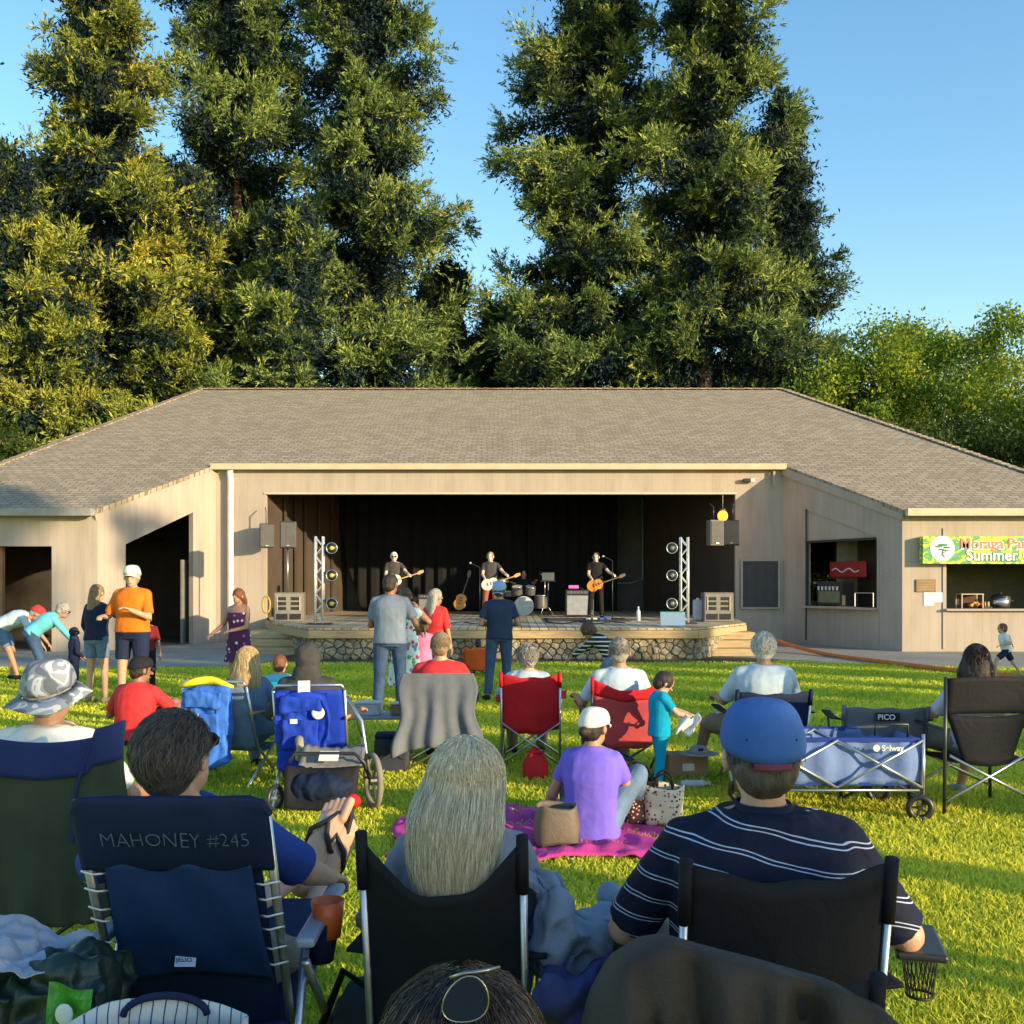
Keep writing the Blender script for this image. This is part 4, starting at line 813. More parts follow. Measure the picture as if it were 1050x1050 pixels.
# group at the left
person('tall man in orange tee, dark shorts and white cap with sunglasses at his neck', G(136, 13.2), PI-.12, 1.90, upd(STAND, W=[(-.12, .30, 1.20), (.24, .26, 1.12)], A=[(-.13, 0, .085), (.13, .02, .085)], yaw=12, pitch=-6, ep=[(-.55, -.35, -1), (.55, -.35, -1)]), 1.12, SK, C_orange, .85, -.02, D_navy, .40, shoes=D_khaki, cap=(m_capw, 'ball'), hm=H_grey)
person('woman in navy top and denim shorts with very long brown hair', G(99, 13.9), -.35, 1.66, upd(STAND, W=[(-.25, .14, .88), (.10, .38, 1.18)], A=[(-.14, 0, .085), (.12, .04, .085)], ep=[(-1, -.4, -.5), (1, .1, -.4)]), 1.02, SK, D_navy, 1.3, -.04, D_jean2, .34, shoes=D_khaki, hair='long', hm=hairm('hair_light_brown', (.22, .13, .06)), hlen=.52, female=True)
person('grey haired woman in aqua sweater leaning over beside the path', G(40, 16.2), -1.15, 1.64, upd(STAND, P=(0, -.12, .90), U1=(0, .75, .7), U2=(0, .9, .45), W=[(-.16, .62, .62), (.18, .60, .70)], A=[(-.13, 0, .085), (.14, .10, .085)], ep=[(-.6, -.4, -.6), (.6, -.4, -.6)], pitch=-25), 1.05, SK2, C_teal, 1.75, -.03, D_jean, hair='curly', hm=H_grey, glasses=True, female=True)
person('man in pale blue tee and shorts bent over at the far left edge', G(10, 17.2), -1.35, 1.75, upd(STAND, P=(0, -.15, .90), U1=(0, .9, .55), U2=(0, 1, .1), W=[(-.16, .66, .48), (.18, .66, .44)], A=[(-.13, 0, .085), (.14, .16, .085)], ep=[(-.6, -.4, -.6), (.6, -.4, -.6)], pitch=-40), 1.1, SK2, C_ltblue, .7, -.03, D_jean2, .42, cap=(mat('red_cap', (.5, .03, .03)), 'ball'), shoes=D_blk, hm=H_grey)
person('child in dark hooded jacket between the leaning woman and the long haired woman', G(76, 14.8), -.9, 1.02, upd(STAND, W=[(-.22, .2, .95), (.2, .2, .95)]), 1., SK, D_navy, 1.8, -.05, D_navy, hair='hood', hm=D_navy, headh=1.15)
person('child in dark red top behind the tall man in orange', G(151, 15.2), PI+.3, 1.22, upd(STAND), .95, SK2, cloth('maroon_tee', (.15, .012, .02)), .9, -.04, D_blk, hm=H_dark)
person('woman in plum floral sundress facing the crowd beside the downpipe', G(245, 14.8), PI-.30, 1.60, upd(STAND, W=[(-.02, .26, 1.05), (.34, .22, 1.0)], yaw=-6, ep=[(-.55, -.35, -1), (.55, -.35, -1)]), 1., SK2, m_plum, 0, .0, None, hm=H_red, hair='long', hlen=.24, skirt=(m_plum, .55, .24), shoes=D_khaki, tank=True, female=True)
# red shirt man on the grass
J = person('man in red tee and black cap sitting on the grass, seen from behind', G(137, 10.3), -.25, 1.78, upd(GROUND, W=[(-.30, .30, .40), (.34, .40, .46)], yaw=-35, A=[(-.16, .55, .07), (.2, .48, .07)]), 1.15, SK3, C_red, .85, -.06, D_navy, .45, cap=(m_capd, 'ball'), hm=H_dark)
# toddler running on the right
person('toddler in white top and navy shorts running by the counter', G(1032, 17.2), PI/2-.15, 1.0, upd(STAND, P=(0, 0, .90), U1=(0, .25, 1), U2=(0, .15, 1), W=[(-.34, .25, 1.05), (.30, -.25, 1.05)], A=[(-.10, .34, .20), (.12, -.46, .16)], ep=[(-.5, -1, -.4), (.5, -1, -.4)]), 1.05, SK, C_white, .8, -.06, D_navy, .40, shoes=D_khaki, hm=H_red, headh=1.25)
# teal pyjama boy
JB = person('small boy in teal pyjamas standing and looking at a white cloth', G(676, 7.95), -PI/2+.12, .97, upd(STAND, W=[(-.06, .44, 1.12), (.10, .42, 1.10)], A=[(-.12, .03, .085), (.12, -.06, .085)], pitch=-34, ep=[(-.8, -.3, -.8), (.8, -.3, -.8)]), 1.12, SK, C_tealkid, .7, -.12, C_tealkid, shoes=D_khaki, hm=H_dark, headh=1.32, vox=.011)
o = MB().grid(12, 10, lambda u, v: (u*.16+.02*math.sin(v*5), .03*math.sin(u*9+v*4), -v*.16*(1-.25*u)+.03*math.sin(u*7))).build('white_cloth', C_white, None, smooth=True, solid=.003, loc=(wx(694, 7.9), 7.88, wz(733, 7.9)))
tag(o, 'crumpled white cloth held out by the small boy in teal', 'cloth')

# ---- seated people and their chairs
N_red = nylon('red_nylon', (.52, .018, .028)); N_redm = nylon('red_mesh', (.42, .06, .07)); N_blk = nylon('black_nylon', (.014, .014, .018)); N_navy = nylon('navy_nylon', (.010, .018, .050)); N_blue = nylon('royal_nylon', (.012, .045, .42)); N_teal = nylon('turquoise_nylon', (.0, .38, .62)); N_grey = nylon('grey_nylon', (.13, .14, .17)); N_orange = nylon('rust_nylon', (.55, .09, .02))
camp_chair('fully red camp chair with a white paper hanging below the seat', G(545, 9.35), -.05, .52, .38, .84, .48, N_red, m_steel, ear=.03)
JC = person('person with curly grey hair sitting in the fully red camp chair', (wx(541, 9.45), 9.42, 0), 0, 1.62, upd(SIT, P=(0, -.02, .42)), 1., SK, C_ltblue, .8, -.02, D_khaki, hair='curly', hm=H_grey, hands=True)
camp_chair('red camp chair with a brighter red head panel and a cup holder', G(638, 8.55), .08, .60, .38, .88, .5, N_redm, m_dtube, ear=.10, split=N_red, cup=True)
JG = person('man with cropped grey hair sitting in the second red camp chair', (wx(633, 8.6), 8.60, 0), .1, 1.76, upd(SIT, P=(0, -.02, .44), yaw=-12), 1.05, SK2, C_ltblue, .8, -.02, D_khaki, hair='buzz', hm=H_grey)
# violet tee woman on the blanket
J = person('woman in violet tee and white cap sitting on the pink blanket', G(606, 6.55), -.2, 1.66, upd(GROUND, yaw=-28, pitch=-8, W=[(-.36, .25, .10), (.20, .40, .30)], A=[(-.05, .55, .07), (.25, .45, .07)]), 1.08, SK2, C_purple, .6, -.10, D_jean2, hair='bun', hm=H_dark, cap=(m_capw, 'ball'), female=True, vox=.009)
m_pink = mat('pink_fleece', (.50, .035, .23), rough=.95, var=.25, scale=3, bump=.6, bscale=60, weave=5)
bl = MB().grid(60, 40, lambda u, v: (lerp(wx(408, 6.7), wx(690, 6.5), u)+.04*math.sin(v*9), lerp(6.0, 7.45, v)+.05*math.sin(u*11), .040+.035*noise.noise(V((u*9, v*6, 0)))+.022*noise.noise(V((u*25, v*12, 5))))).build('picnic_blanket', m_pink, None, smooth=True, solid=.012)
tag(bl, 'bright pink blanket spread on the grass under the woman in violet', 'blanket')
# bags by the blanket
def tote(label, loc, rz, w, d, h, m, hm_, name='tote_bag', strap=True, top=1.12, cat='bag', inner=None):
    root = thing(name, label, cat, loc, rz); n = 28; rg = []
    for z, k in ((0, .94), (.02, 1.), (h*.5, 1.05), (h*.9, top), (h, top*1.0)):
        rg.append([V((w/2*k*math.copysign(abs(math.cos(t))**.55, math.cos(t)), d/2*k*math.copysign(abs(math.sin(t))**.55, math.sin(t)), z+.012*math.sin(t*3+z*9))) for t in [2*PI*i/n for i in range(n)]])
    mb = MB(); mb.loft(rg, cap=False); mb.add(rg[0], [tuple(range(n))]); mb.build('bag_body', m, root, smooth=True, solid=.006)
    mb = MB(); q = [V((p.x*.9, p.y*.9, h*.86)) for p in rg[0]]; mb.add(q, [tuple(range(n))]); mb.build('lining', inner or m_black, root)
    if strap:
        for sy in (-1, 1): MB().tube([V((w*.26*math.cos(a)*1, sy*d*.5, h*.93+max(0, math.sin(a))*h*(.42 if name != 'palm_tote' else .14))) for a in [PI*i/12 for i in range(13)]], .008, 6).build('handle', hm_, root, smooth=True)
    return root
m_weave = spots('woven_dots', (.035, .014, .012), [(.62, .30, .26), (.70, .42, .36)], 42, .30); m_plaid = spots('plaid_weave', (.62, .56, .44), [(.05, .04, .03), (.20, .17, .12)], 38, .36)
tote('dark red woven tote bag with pale dots beside the woman in violet', (wx(655, 6.85), 6.85, .05), .3, .22, .16, .29, m_weave, D_blk)
tote('cream and black plaid handbag on the right end of the pink blanket', (wx(678, 6.9), 6.80, .05), -.2, .24, .15, .25, m_plaid, D_blk)
tote('brown and black lunch bag on the blanket left of the woman in violet', (wx(570, 6.35), 6.3, .05), .15, .26, .20, .23, mat('lunchbag_brown', (.11, .085, .065), rough=.6, bump=.4, weave=9), D_blk, 'lunch_bag', False, .92, inner=mat('lunchbag_brown', (.11, .085, .065)))
# red small stuff sack near the first red chair
tote('small red drawstring sack lying on the grass under the first red chair', (wx(549, 8.6), 8.6, .0), .1, .20, .16, .26, N_red, D_blk, 'stuff_sack', False, .35, cat='sack', inner=N_red)
# white haired man
camp_chair('navy low camp chair with silver frame holding the white haired man', G(782, 8.3), .04, .58, .38, .80, .48, N_navy, m_steel, ear=.02)
JW = person('white haired man in pale blue shirt sitting in the navy chair', (wx(780, 8.4), 8.40, 0), -.02, 1.80, upd(SIT, P=(0, -.04, .46), A=[(-.42, .50, .085), (.25, .55, .085)], kp=[(-.6, .3, 1), (.3, .4, 1)], yaw=-6), 1.18, SK2, C_ltblue, .9, -.03, D_khaki, .45, hm=H_white, shoes=cloth('grey_shoe', (.30, .30, .30)))
# dark haired woman in black director chair
def director_chair(label, loc, rz):
    root = thing('camp_chair', label, 'camp chair', loc, rz); w = .64; hw = w/2
    MB().grid(13, 9, lambda u, v: ((u-.5)*w*(1-.02*v), -.20-.04*v-.03*(1-(2*u-1)**2), lerp(.72, .98, v)+.012*(1-(2*u-1)**2))).build('head_panel', N_blk, root, smooth=True, solid=.008)
    MB().grid(13, 9, lambda u, v: ((u-.5)*w*lerp(.55, .95, v), -.205-.03*(1-(2*u-1)**2), lerp(.38, .73, v)+.02*(1-(2*u-1)**2)*(-1))).build('backrest', N_blk, root, smooth=True, solid=.006)
    MB().grid(9, 9, lambda u, v: ((u-.5)*w*.95, lerp(-.2, .3, v), .40-.03*(1-(2*u-1)**2))).build('seat', N_blk, root, smooth=True, solid=.008)
    for sx in (-1, 1):
        MB().tube([(sx*hw, -.23, .99), (sx*hw, -.21, .02)], .013, 8).build('back_post', m_dtube, root, smooth=True); MB().tube([(sx*hw, .30, .62), (sx*hw, .30, .02)], .013, 8).build('leg', m_dtube, root, smooth=True)
        MB().tube([(sx*hw, -.235, .12), (-sx*hw*.9, -.225, .44)], .011, 8).build('cross_brace', m_steel, root, smooth=True); MB().tube([(sx*hw, .3, .12), (-sx*hw*.9, .3, .42)], .011, 8).build('cross_brace', m_steel, root, smooth=True)
        MB().tube([(sx*hw, -.2, .62), (sx*hw, .32, .63)], .012, 8).build('armrest', m_dtube, root, smooth=True)
    return root
director_chair('black director style camp chair with crossed silver braces at the right', G(996, 7.4), .10)
JD = person('woman with dark shoulder length hair sitting in the black director chair', (wx(995, 7.52), 7.5, 0), -.1, 1.68, upd(SIT, P=(0, -.04, .50), yaw=-25, A=[(-.28, .45, .085), (.10, .55, .085)]), 1., SK, cloth('lilac_shirt', (.50, .46, .55)), .9, -.02, D_khaki, .5, hair='long', hlen=.20, hm=H_dark, shoes=cloth('grey_shoe', (.30, .30, .30)), female=True)
# empty grey chair behind the wagon
pc = camp_chair('empty grey camp chair with a small black badge behind the blue wagon', G(898, 7.9), -.12, .60, .34, .72, .45, N_grey, m_dtube, ear=.0, armfab=N_blk)
bb = MB().box((0, -.385, .66), (.17, .012, .06)).build('badge', N_blk, pc, bevel=.004)
text('lettering', 'PICO', .055, m_white, bb, (-.075, -.3925, .642), (PI/2, 0, 0), bold=.001)
# man in red in the draped chair
camp_chair('low black camp chair mostly covered by a grey towel', G(452, 9.1), .03, .56, .36, .80, .45, N_blk, m_steel, ear=.02)
m_towel = mat('grey_fleece', (.12, .135, .16), rough=.95, var=.2, scale=4, bump=.5, bscale=120, weave=6)
def towelf(u, v):
    x = (u-.5)*(.60+.16*v+.05*math.sin(v*9)); z = .872-.62*v*(1+.16*(abs(u-.5)*2)**2*(1 if u < .5 else .3)); return (x, -.352-.05*v-.025*math.sin(u*14+v*2)*v-.02*math.sin(u*31)*v, z+(.0))
o = MB().grid(40, 24, towelf).build('towel', m_towel, None, smooth=True, solid=.01, loc=G(452, 9.1)); tag(o, 'grey fleece towel draped over a chair back before the man in red', 'towel')
JS = person('man with cropped sandy hair and red tee sitting in the towel draped chair', (wx(452, 9.2), 9.25, 0), 0, 1.78, upd(SIT, P=(0, -.02, .44)), 1.1, SK, C_red, .8, -.02, D_khaki, hair='buzz', hm=H_sand)
# child in rust chair
camp_chair('tiny rust coloured child chair near the foot of the stone wall', G(488, 18.0), .1, .46, .20, .50, .34, N_orange, m_dtube, armz=.34, ear=.0, lean=.06)
person('toddler with dark hair sitting in the tiny rust coloured chair', G(490, 18.1), 0, .92, upd(SIT, P=(0, .0, .44), U1=(0, -.05, 1), A=[(-.15, .5, .12), (.15, .5, .12)]), 1., SK3, C_orange, .7, -.02, D_navy, hm=H_dark, headh=1.25)
# turquoise lounge chair with red haired child
def tealf(u, v): return ((u-.5)*.42, -.1-.22*v-.02*math.sin(u*3), .25+.42*v)
t = thing('beach_chair', 'turquoise low beach chair with black straps, red haired child in it', 'beach chair', G(287, 10.4), -.15)
MB().grid(10, 10, tealf).build('backrest', N_teal, t, smooth=True, solid=.01); MB().grid(6, 6, lambda u, v: ((u-.5)*.42, -.1+.42*v, .24)).build('seat', N_teal, t, smooth=True, solid=.01)
for sx in (-1, 1): MB().tube([(sx*.22, -.33, .68), (sx*.22, -.1, .24), (sx*.22, .3, .02)], .011, 8).build('side_tube', m_steel, t, smooth=True); MB().tube([(sx*.22, -.22, .01), (sx*.22, .3, .25)], .011, 8).build('leg', m_steel, t, smooth=True); MB().tube([(sx*.05-.05, -.345, .67), (sx*.05-.02, -.22, .40)], .008, 6).build('strap', N_blk, t)
person('child with auburn hair sitting in the turquoise beach chair', G(287, 10.55), -.15, 1.25, upd(SIT, P=(0, .06, .50)), .95, SK, C_teal, .8, -.02, D_navy, hair='short', hm=H_red, headh=1.15)

# blue backpack chairs
def pack_chair(label, loc, rz, col, col2, yellow=False):
    root = thing('backpack_chair', label, 'beach chair', loc, rz)
    for sx in (-1, 1):
        MB().tube([(sx*.27, .30, .02), (sx*.27, -.10, .30), (sx*.27, -.34, .82)], .012, 8).build('side_tube', m_steel, root, smooth=True); MB().tube([(sx*.27, -.30, .02), (sx*.27, .28, .30)], .012, 8).build('leg', m_steel, root, smooth=True); MB().tube([(sx*.28, -.28, .60), (sx*.28, .25, .56)], .014, 8).build('armrest', mat('wood_arm', (.45, .25, .08)), root, smooth=True)
    MB().tube([(-.27, -.34, .82), (-.25, -.352, .86), (.25, -.352, .86), (.27, -.34, .82)], .012, 8).build('top_tube', m_steel, root, smooth=True)
    MB().grid(12, 12, lambda u, v: ((u-.5)*.52, lerp(-.11, -.335, v)-.02*(1-(2*u-1)**2), lerp(.28, .82, v))).build('backrest', col2, root, smooth=True, solid=.008); MB().grid(8, 8, lambda u, v: ((u-.5)*.52, -.11+.42*v, .28-.03*math.sin(v*PI))).build('seat', col2, root, smooth=True, solid=.008)
    c = MB(); c.box((-.05, -.36, .62), (.40, .11, .38)); c.box((-.05, -.34, .34), (.36, .15, .22)); c.ball((-.05, -.34, .24), (.19, .09, .07)); pk = c.organic('pouch', col, root, .010, 7, .034, 6)
    c = MB(); c.box((-.05, -.43, .72), (.30, .05, .12)); c.box((-.05, -.43, .50), (.26, .06, .22)); c.organic('pocket', col, pk, .010, 4, .022, 9)
    for sx in (-1, 1): MB().tube([(-.06+sx*.10, -.40, .80), (-.06+sx*.12, -.44, .5), (-.06+sx*.15, -.36, .28)], .010, 6).build('strap', N_blk, pk)
    MB().box((-.10, -.468, .60), (.055, .004, .035)).build('label_patch', C_white, pk)
    if yellow: MB().tube([(-.27+.05*i, -.37-.02*math.sin(i), .82+.05*math.sin(i*.35)) for i in range(10)], [.012+.022*math.sin(i*.33+.2) for i in range(10)], 8).build('yellow_cloth', cloth('yellow_cloth', (.80, .68, .03)), pk, smooth=True)
    else:
        MB().box((-.03, -.405, .84), (.09, .006, .12), rz=.1).build('white_tag', C_white, pk); MB().ball((.08, -.45, .66), (.05, .012, .05)).build('white_badge', C_white, pk, smooth=True)
    return root
N_blue2 = nylon('light_royal_nylon', (.05, .17, .62))
pack_chair('blue backpack beach chair with yellow cloth over its top', G(238, 8.5), -.15, N_blue2, C_denimS, True)
pack_chair('royal blue backpack beach chair with white tags holding the hooded person', G(322, 8.2), .08, N_blue, N_blue)
person('person in charcoal hooded jacket sitting in the royal blue backpack chair', (wx(318, 8.35), 8.32, 0), 0, 1.72, upd(SIT, P=(0, -.02, .42), W=[(-.34, .22, .60), (.38, .20, .60)]), 1.18, SK2, C_grey, 1.9, -.03, D_blk, hair='hood', hm=C_grey, vox=.011)
JL = person('woman with long blonde hair and chambray shirt in the blue chair with yellow cloth', (wx(258, 8.7), 8.68, 0), -.1, 1.66, upd(SIT, P=(0, -.02, .42), yaw=-15), 1., SK, C_denimS, 1.6, -.02, D_jean2, hair='long', hm=H_blond, hlen=.30, female=True)
# ================================================================== front rows
# ---- folding recliner with lettering on its pillow, its owner with his feet up
K = 2.55/F
root = thing('folding_recliner', 'navy folding recliner with hand lettered name and number on the pillow', 'folding chair', (-.845, 2.80, 0))
def RY(z): return .02-.30*(z-.45)/.67
m_rnavy = cloth('recliner_navy', (.008, .030, .105), wr=4, bump=.35, rough=.65); m_rpil = cloth('recliner_pillow', (.006, .016, .055), wr=4, bump=.35, rough=.7)
def rr(u, v, w, z0, z1, r=.05):   # rounded top corners
    x = (2*u-1)*w; z = lerp(z0, z1, v); e = max(0, abs(x)-(w-r)); top = z1-(r-math.sqrt(max(0, r*r-e*e)))
    return x, min(z, top)
mb = MB()
mb.grid(33, 17, lambda u, v: (lambda q: (q[0], RY(q[1])-.022*math.sin(PI*v)**.6*(1-(2*u-1)**6)-.004*math.sin(u*20), q[1]))(rr(u, v, .243, .925, 1.125)))
pil = mb.build('pillow', m_rpil, root, smooth=True, solid=.022)
m_chalk = mat('faded_marker', (.085, .12, .19), rough=.9)
text('lettering', 'MAHONEY #245', .060, m_chalk, pil, (-.175, RY(1.0)-.038, .995), (PI/2+.42, 0, 0), ext=.0006, bold=-.0014, sx=.86, wob=.006)
mb = MB().grid(25, 21, lambda u, v: ((2*u-1)*(.195-.01*v)+.01*(1-v), RY(lerp(.58, .94, v))-.012-.018*math.sin(PI*v)-.004*math.sin(u*12+v*7), lerp(.58+.02*math.sin(u*3.1), .94, v)))
flap = mb.build('back_flap', m_rnavy, root, smooth=True, solid=.005)
MB().grid(17, 15, lambda u, v: ((2*u-1)*.205, RY(lerp(.40, 1.08, v))+.012, lerp(.40, 1.08, v))).build('backrest', m_rpil, root, smooth=True, solid=.006)
MB().box((-.018, RY(.64)-.026, .655), (.055, .004, .042), rot=Matrix.Rotation(-.42, 3, 'X')).build('sewn_tag', mat('tag_blue_white', (.45, .55, .72)), flap)
text('lettering', 'JELIO', .019, mat('ink_navy', (.01, .03, .12)), flap, (-.040, RY(.65)-.0315, .650), (PI/2+.42, 0, 0), ext=.0004)
for sx in (-1, 1):
    MB().tube([(sx*.235, RY(1.09)+.01, 1.08), (sx*.235, RY(.7)+.004, .7), (sx*.235, RY(.3), .30)], .0125, 10).build('back_tube', m_steel, root, smooth=True)
    for z in ((.915, .865, .81, .775, .71) if sx < 0 else (.885, .84, .79, .75, .69, .64)):
        MB().tube([(sx*.250, RY(z)-.008, z), (sx*.238, RY(z)-.022, z+.002), (sx*.215, RY(z)-.022, z-.004), (sx*.190, RY(z)-.006, z-.006)], .0028, 6).build('bungee_cord', m_white, root, smooth=True)
    MB().tube([(sx*.262, .56, .66), (sx*.262, .1, .64), (sx*.262, -.20, .05)], .013, 8).build('leg', m_steel, root, smooth=True); MB().tube([(sx*.285, .62, .05), (sx*.285, -.02, .62)], .013, 8).build('leg', m_steel, root, smooth=True)
    a = MB(); a.box((sx*.285, .22, .675), (.055, .52, .028)); a.build('armrest', mat('grey_plastic_arm', (.30, .33, .40), rough=.45), root, bevel=.010)
MB().grid(11, 11, lambda u, v: ((2*u-1)*.235, lerp(.0, .52, v), .44+.02*math.sin(v*3)-.03*(1-(2*u-1)**2))).build('seat', m_rpil, root, smooth=True, solid=.008)
MB().grid(7, 7, lambda u, v: ((2*u-1)*.235, lerp(.52, .85, v), .46+.06*v)).build('leg_rest', m_rpil, root, smooth=True, solid=.008)
C_blue = cloth('blue_tee', (.018, .055, .27), wr=6)
for_toes = []
H_gb = hairm('hair_grey_brown', (.075, .058, .048))
J = person('man in blue tee with cropped grey brown hair reclining in the navy recliner', (-.925, 2.99, 0), 0, 1.80, dict(P=(0, 0, .53), U1=(0, -.33, 1), U2=(0, -.30, 1), fs=1.25, W=[(-.33, .30, .68), (.33, .30, .68)], A=[(.135, .78, .56), (.205, .78, .49)], ep=[(-1, -.4, -.8), (1, -.3, -.8)], kp=[(-.2, .1, -.2), (.1, .1, -.2)], toe=[(.32, .30, .85), (.30, .30, .85)], yaw=-22, pitch=10), 1.12, SK, C_blue, .85, -.04, cloth('beige_shorts', (.30, .25, .18)), .45, shoes=None, hm=H_gb, vox=.0065, wr=.007, glasses=True)
# toes and thong sandals
feet = MB()
for i in (0, 1):
    toe = V(((.32, .30, .85), (.30, .30, .85))[i]).normalized(); sh = (J['KN'][i]-J['AN'][i]).normalized(); dn = -(sh-toe*sh.dot(toe)).normalized(); W_ = toe.cross(dn); s = J['s']*1.25; A = J['AN'][i]; sg = 1 if i == 0 else -1
    f = MB()
    for k, (o, L, r) in enumerate(((-.033, .238, .0145), (-.012, .236, .0105), (.006, .229, .0098), (.022, .219, .0092), (.036, .206, .009))):
        f.capsule(A+(toe*(L-.055)+W_*o*sg+dn*.056)*s, A+(toe*L+W_*o*1.05*sg+dn*.058)*s, r*1.0*s, r*s, 8)
    f.capsule(A+(toe*-.03+dn*.035)*s, A+(toe*.10+dn*.045)*s, .036*s, .038*s); f.capsule(A+(toe*.10+dn*.048)*s, A+(toe*.17+dn*.055)*s, .036*s, .030*s)
    for o in (-.02, .02): f.capsule(A+(toe*.12+dn*.05+W_*o)*s, A+(toe*.175+dn*.056+W_*o)*s, .020*s, .016*s)
    f.organic('foot', SK, J['root'], .0055, 3)
    sl = MB(); prof_ = []
    for q in range(28):
        a = 2*PI*q/28; ly = math.cos(a); yy = .088+.160*ly; ww = .052+.012*ly; prof_.append((yy, ww*math.sin(a)))
    top_ = [A+(toe*y*1.02+W_*x+dn*.078)*s for y, x in prof_]; bot_ = [p+dn*.020 for p in top_]
    sd_ = thing('sandal', 'black thong sandal on the upper raised bare foot' if i == 0 else 'black thong sandal on the lower raised bare foot', 'sandal', (0, 0, 0)); sd_.location = (-.925, 2.99, 0)
    sl.loft([top_, bot_]); sl.build('sole', m_black, sd_, bevel=.003)
    st_ = MB(); p0 = A+(toe*.200+W_*-.020*sg+dn*.046)*s; p1 = A+(toe*.165+W_*-.012*sg+dn*.018)*s
    for sd2 in (-1, 1): st_.tube([p0, p1, A+(toe*.125+W_*.028*sd2+dn*.012)*s, A+(toe*.085+W_*.043*sd2+dn*.040)*s, A+(toe*.075+W_*.046*sd2+dn*.080)*s], [.005, .008, .011, .010, .008], 8)
    st_.build('thong_strap', m_black, sd_, smooth=True)
# cup in holder on the right arm
t = thing('drink_cup', 'orange plastic cup in a navy fabric holder by the recliner arm', 'cup', (wx(329, 2.95), 2.95, 0))
zc = wz(985, 2.95)
MB().loft([ring(V((0.012*q, 0, zc+.115*q)), V((.036+.008*q, 0, 0)), V((0, .036+.008*q, 0)), 20, 2) for q in (0, .5, 1)], cap=True).build('holder', cloth('navy_holder', (.01, .015, .05)), t, smooth=True)
MB().loft([ring(V((0.02, 0, zc+.07+.105*q)), V((.036+.011*q, 0, 0)), V((0, .036+.011*q, 0)), 24, 2) for q in (0, .5, 1)], cap=False).build('cup', mat('orange_plastic', (.75, .13, .03), rough=.35, var=.08), t, smooth=True, solid=.003)
# short hair strands for the recliner man
def short_strands(J, n, m, L=.03, w=.0011, scale=1.05, down=.35, zmin=-.75, seed=1, base=.0):
    r = np.random.default_rng(seed); s = J['s']; Rh = np.array(J['Rh']); hc = np.array(J['hc'])
    d = r.normal(size=(n*2, 3)); d /= np.linalg.norm(d, axis=1, keepdims=True)
    ok = (d[:, 2] > zmin+.9*np.clip(d[:, 1]+.25, 0, 9)*1.2) ; d = d[ok][:n]; n = len(d)
    c = np.array([0, -.018, .020]); rad = np.array([.0865, .105, .099])*scale
    p0 = c+d*rad; nrm = d/rad; nrm /= np.linalg.norm(nrm, axis=1, keepdims=True)
    fl = np.stack([d[:, 0]*.5+r.normal(size=n)*.25, -np.ones(n)*.55+r.normal(size=n)*.25, -np.clip(.9-d[:, 2], .1, 2)*down*2], 1)
    fl -= nrm*(fl*nrm).sum(1, keepdims=True); fl /= np.linalg.norm(fl, axis=1, keepdims=True)+1e-6
    k = 4; ts = np.linspace(0, 1, k)[None, :, None]; ln = L*r.uniform(.6, 1.25, (n, 1, 1))
    P = p0[:, None]+fl[:, None]*ts*ln+nrm[:, None]*(base+.006*np.sin(ts*2.4)+r.normal(size=(n, 1, 1))*.0015)
    P = P @ Rh.T*s+hc
    return ribbons('hair_strands', P, w, m, J['root'])
short_strands(J, 9000, strandm('strand_grey_brown', (.05, .04, .032), (.10, .082, .068), (.17, .145, .125)), L=.036, w=.0008)

# ---- man in striped polo and blue cap
m_polo, nt, b = nodes_of('striped_polo'); tc = N(nt, 'ShaderNodeTexCoord'); sp = N(nt, 'ShaderNodeSeparateXYZ'); nt.links.new(tc.outputs['Object'], sp.inputs[0]); nz = N(nt, 'ShaderNodeTexNoise', i_Scale=3.5, i_Detail=2.); nt.links.new(tc.outputs['Object'], nz.inputs[0])
q = math_(nt, 'ADD', sp.outputs[2], math_(nt, 'ADD', math_(nt, 'MULTIPLY', nz.outputs[0], .055), math_(nt, 'MULTIPLY', sp.outputs[0], .20))); fr = math_(nt, 'FRACT', math_(nt, 'MULTIPLY', q, 1/.064))
l1 = math_(nt, 'LESS_THAN', math_(nt, 'ABSOLUTE', math_(nt, 'SUBTRACT', fr, .30)), .024); l2 = math_(nt, 'LESS_THAN', math_(nt, 'ABSOLUTE', math_(nt, 'SUBTRACT', fr, .46)), .024)
nt.links.new(mixc(nt, math_(nt, 'MAXIMUM', l1, l2), (.006, .009, .028), (.42, .46, .62)), b.inputs['Base Color']); b.inputs['Roughness'].default_value = .8; b.inputs['Specular IOR Level'].default_value = .25
n2 = N(nt, 'ShaderNodeTexNoise', i_Scale=7., i_Detail=4., i_Distortion=1.2); nt.links.new(tc.outputs['Object'], n2.inputs[0]); bp = N(nt, 'ShaderNodeBump', i_Strength=.6, i_Distance=.02); nt.links.new(n2.outputs[0], bp.inputs['Height']); nt.links.new(bp.outputs[0], b.inputs['Normal'])
C_bcap = cloth('washed_blue_cap', (.045, .12, .36), wr=9, var=.25)
J2 = person('man in navy striped polo and blue cap sitting at the right front', (.665, 2.80, 0), -.02, 1.90, dict(P=(0, -.02, .47), U1=(0, -.26, 1), U2=(0, -.02, 1), W=[(-.28, .24, .62), (.31, .18, .60)], A=[(-.15, .52, .085), (.15, .52, .085)], ep=[(-.8, -.4, -1.0), (.9, -.4, -1.0)], kp=[(-.2, .4, 1), (.2, .4, 1)], pitch=-2), 1.24, SK, m_polo, .93, -.04, D_khaki, hm=H_gb, cap=(C_bcap, 'ball'), vox=.0065, wr=.009, collar=cloth('navy_collar', (.008, .012, .035)), headh=1.0)
short_strands(J2, 3500, bpy.data.materials['strand_grey_brown'], L=.018, w=.0008, scale=.985, zmin=-.8, base=.0)
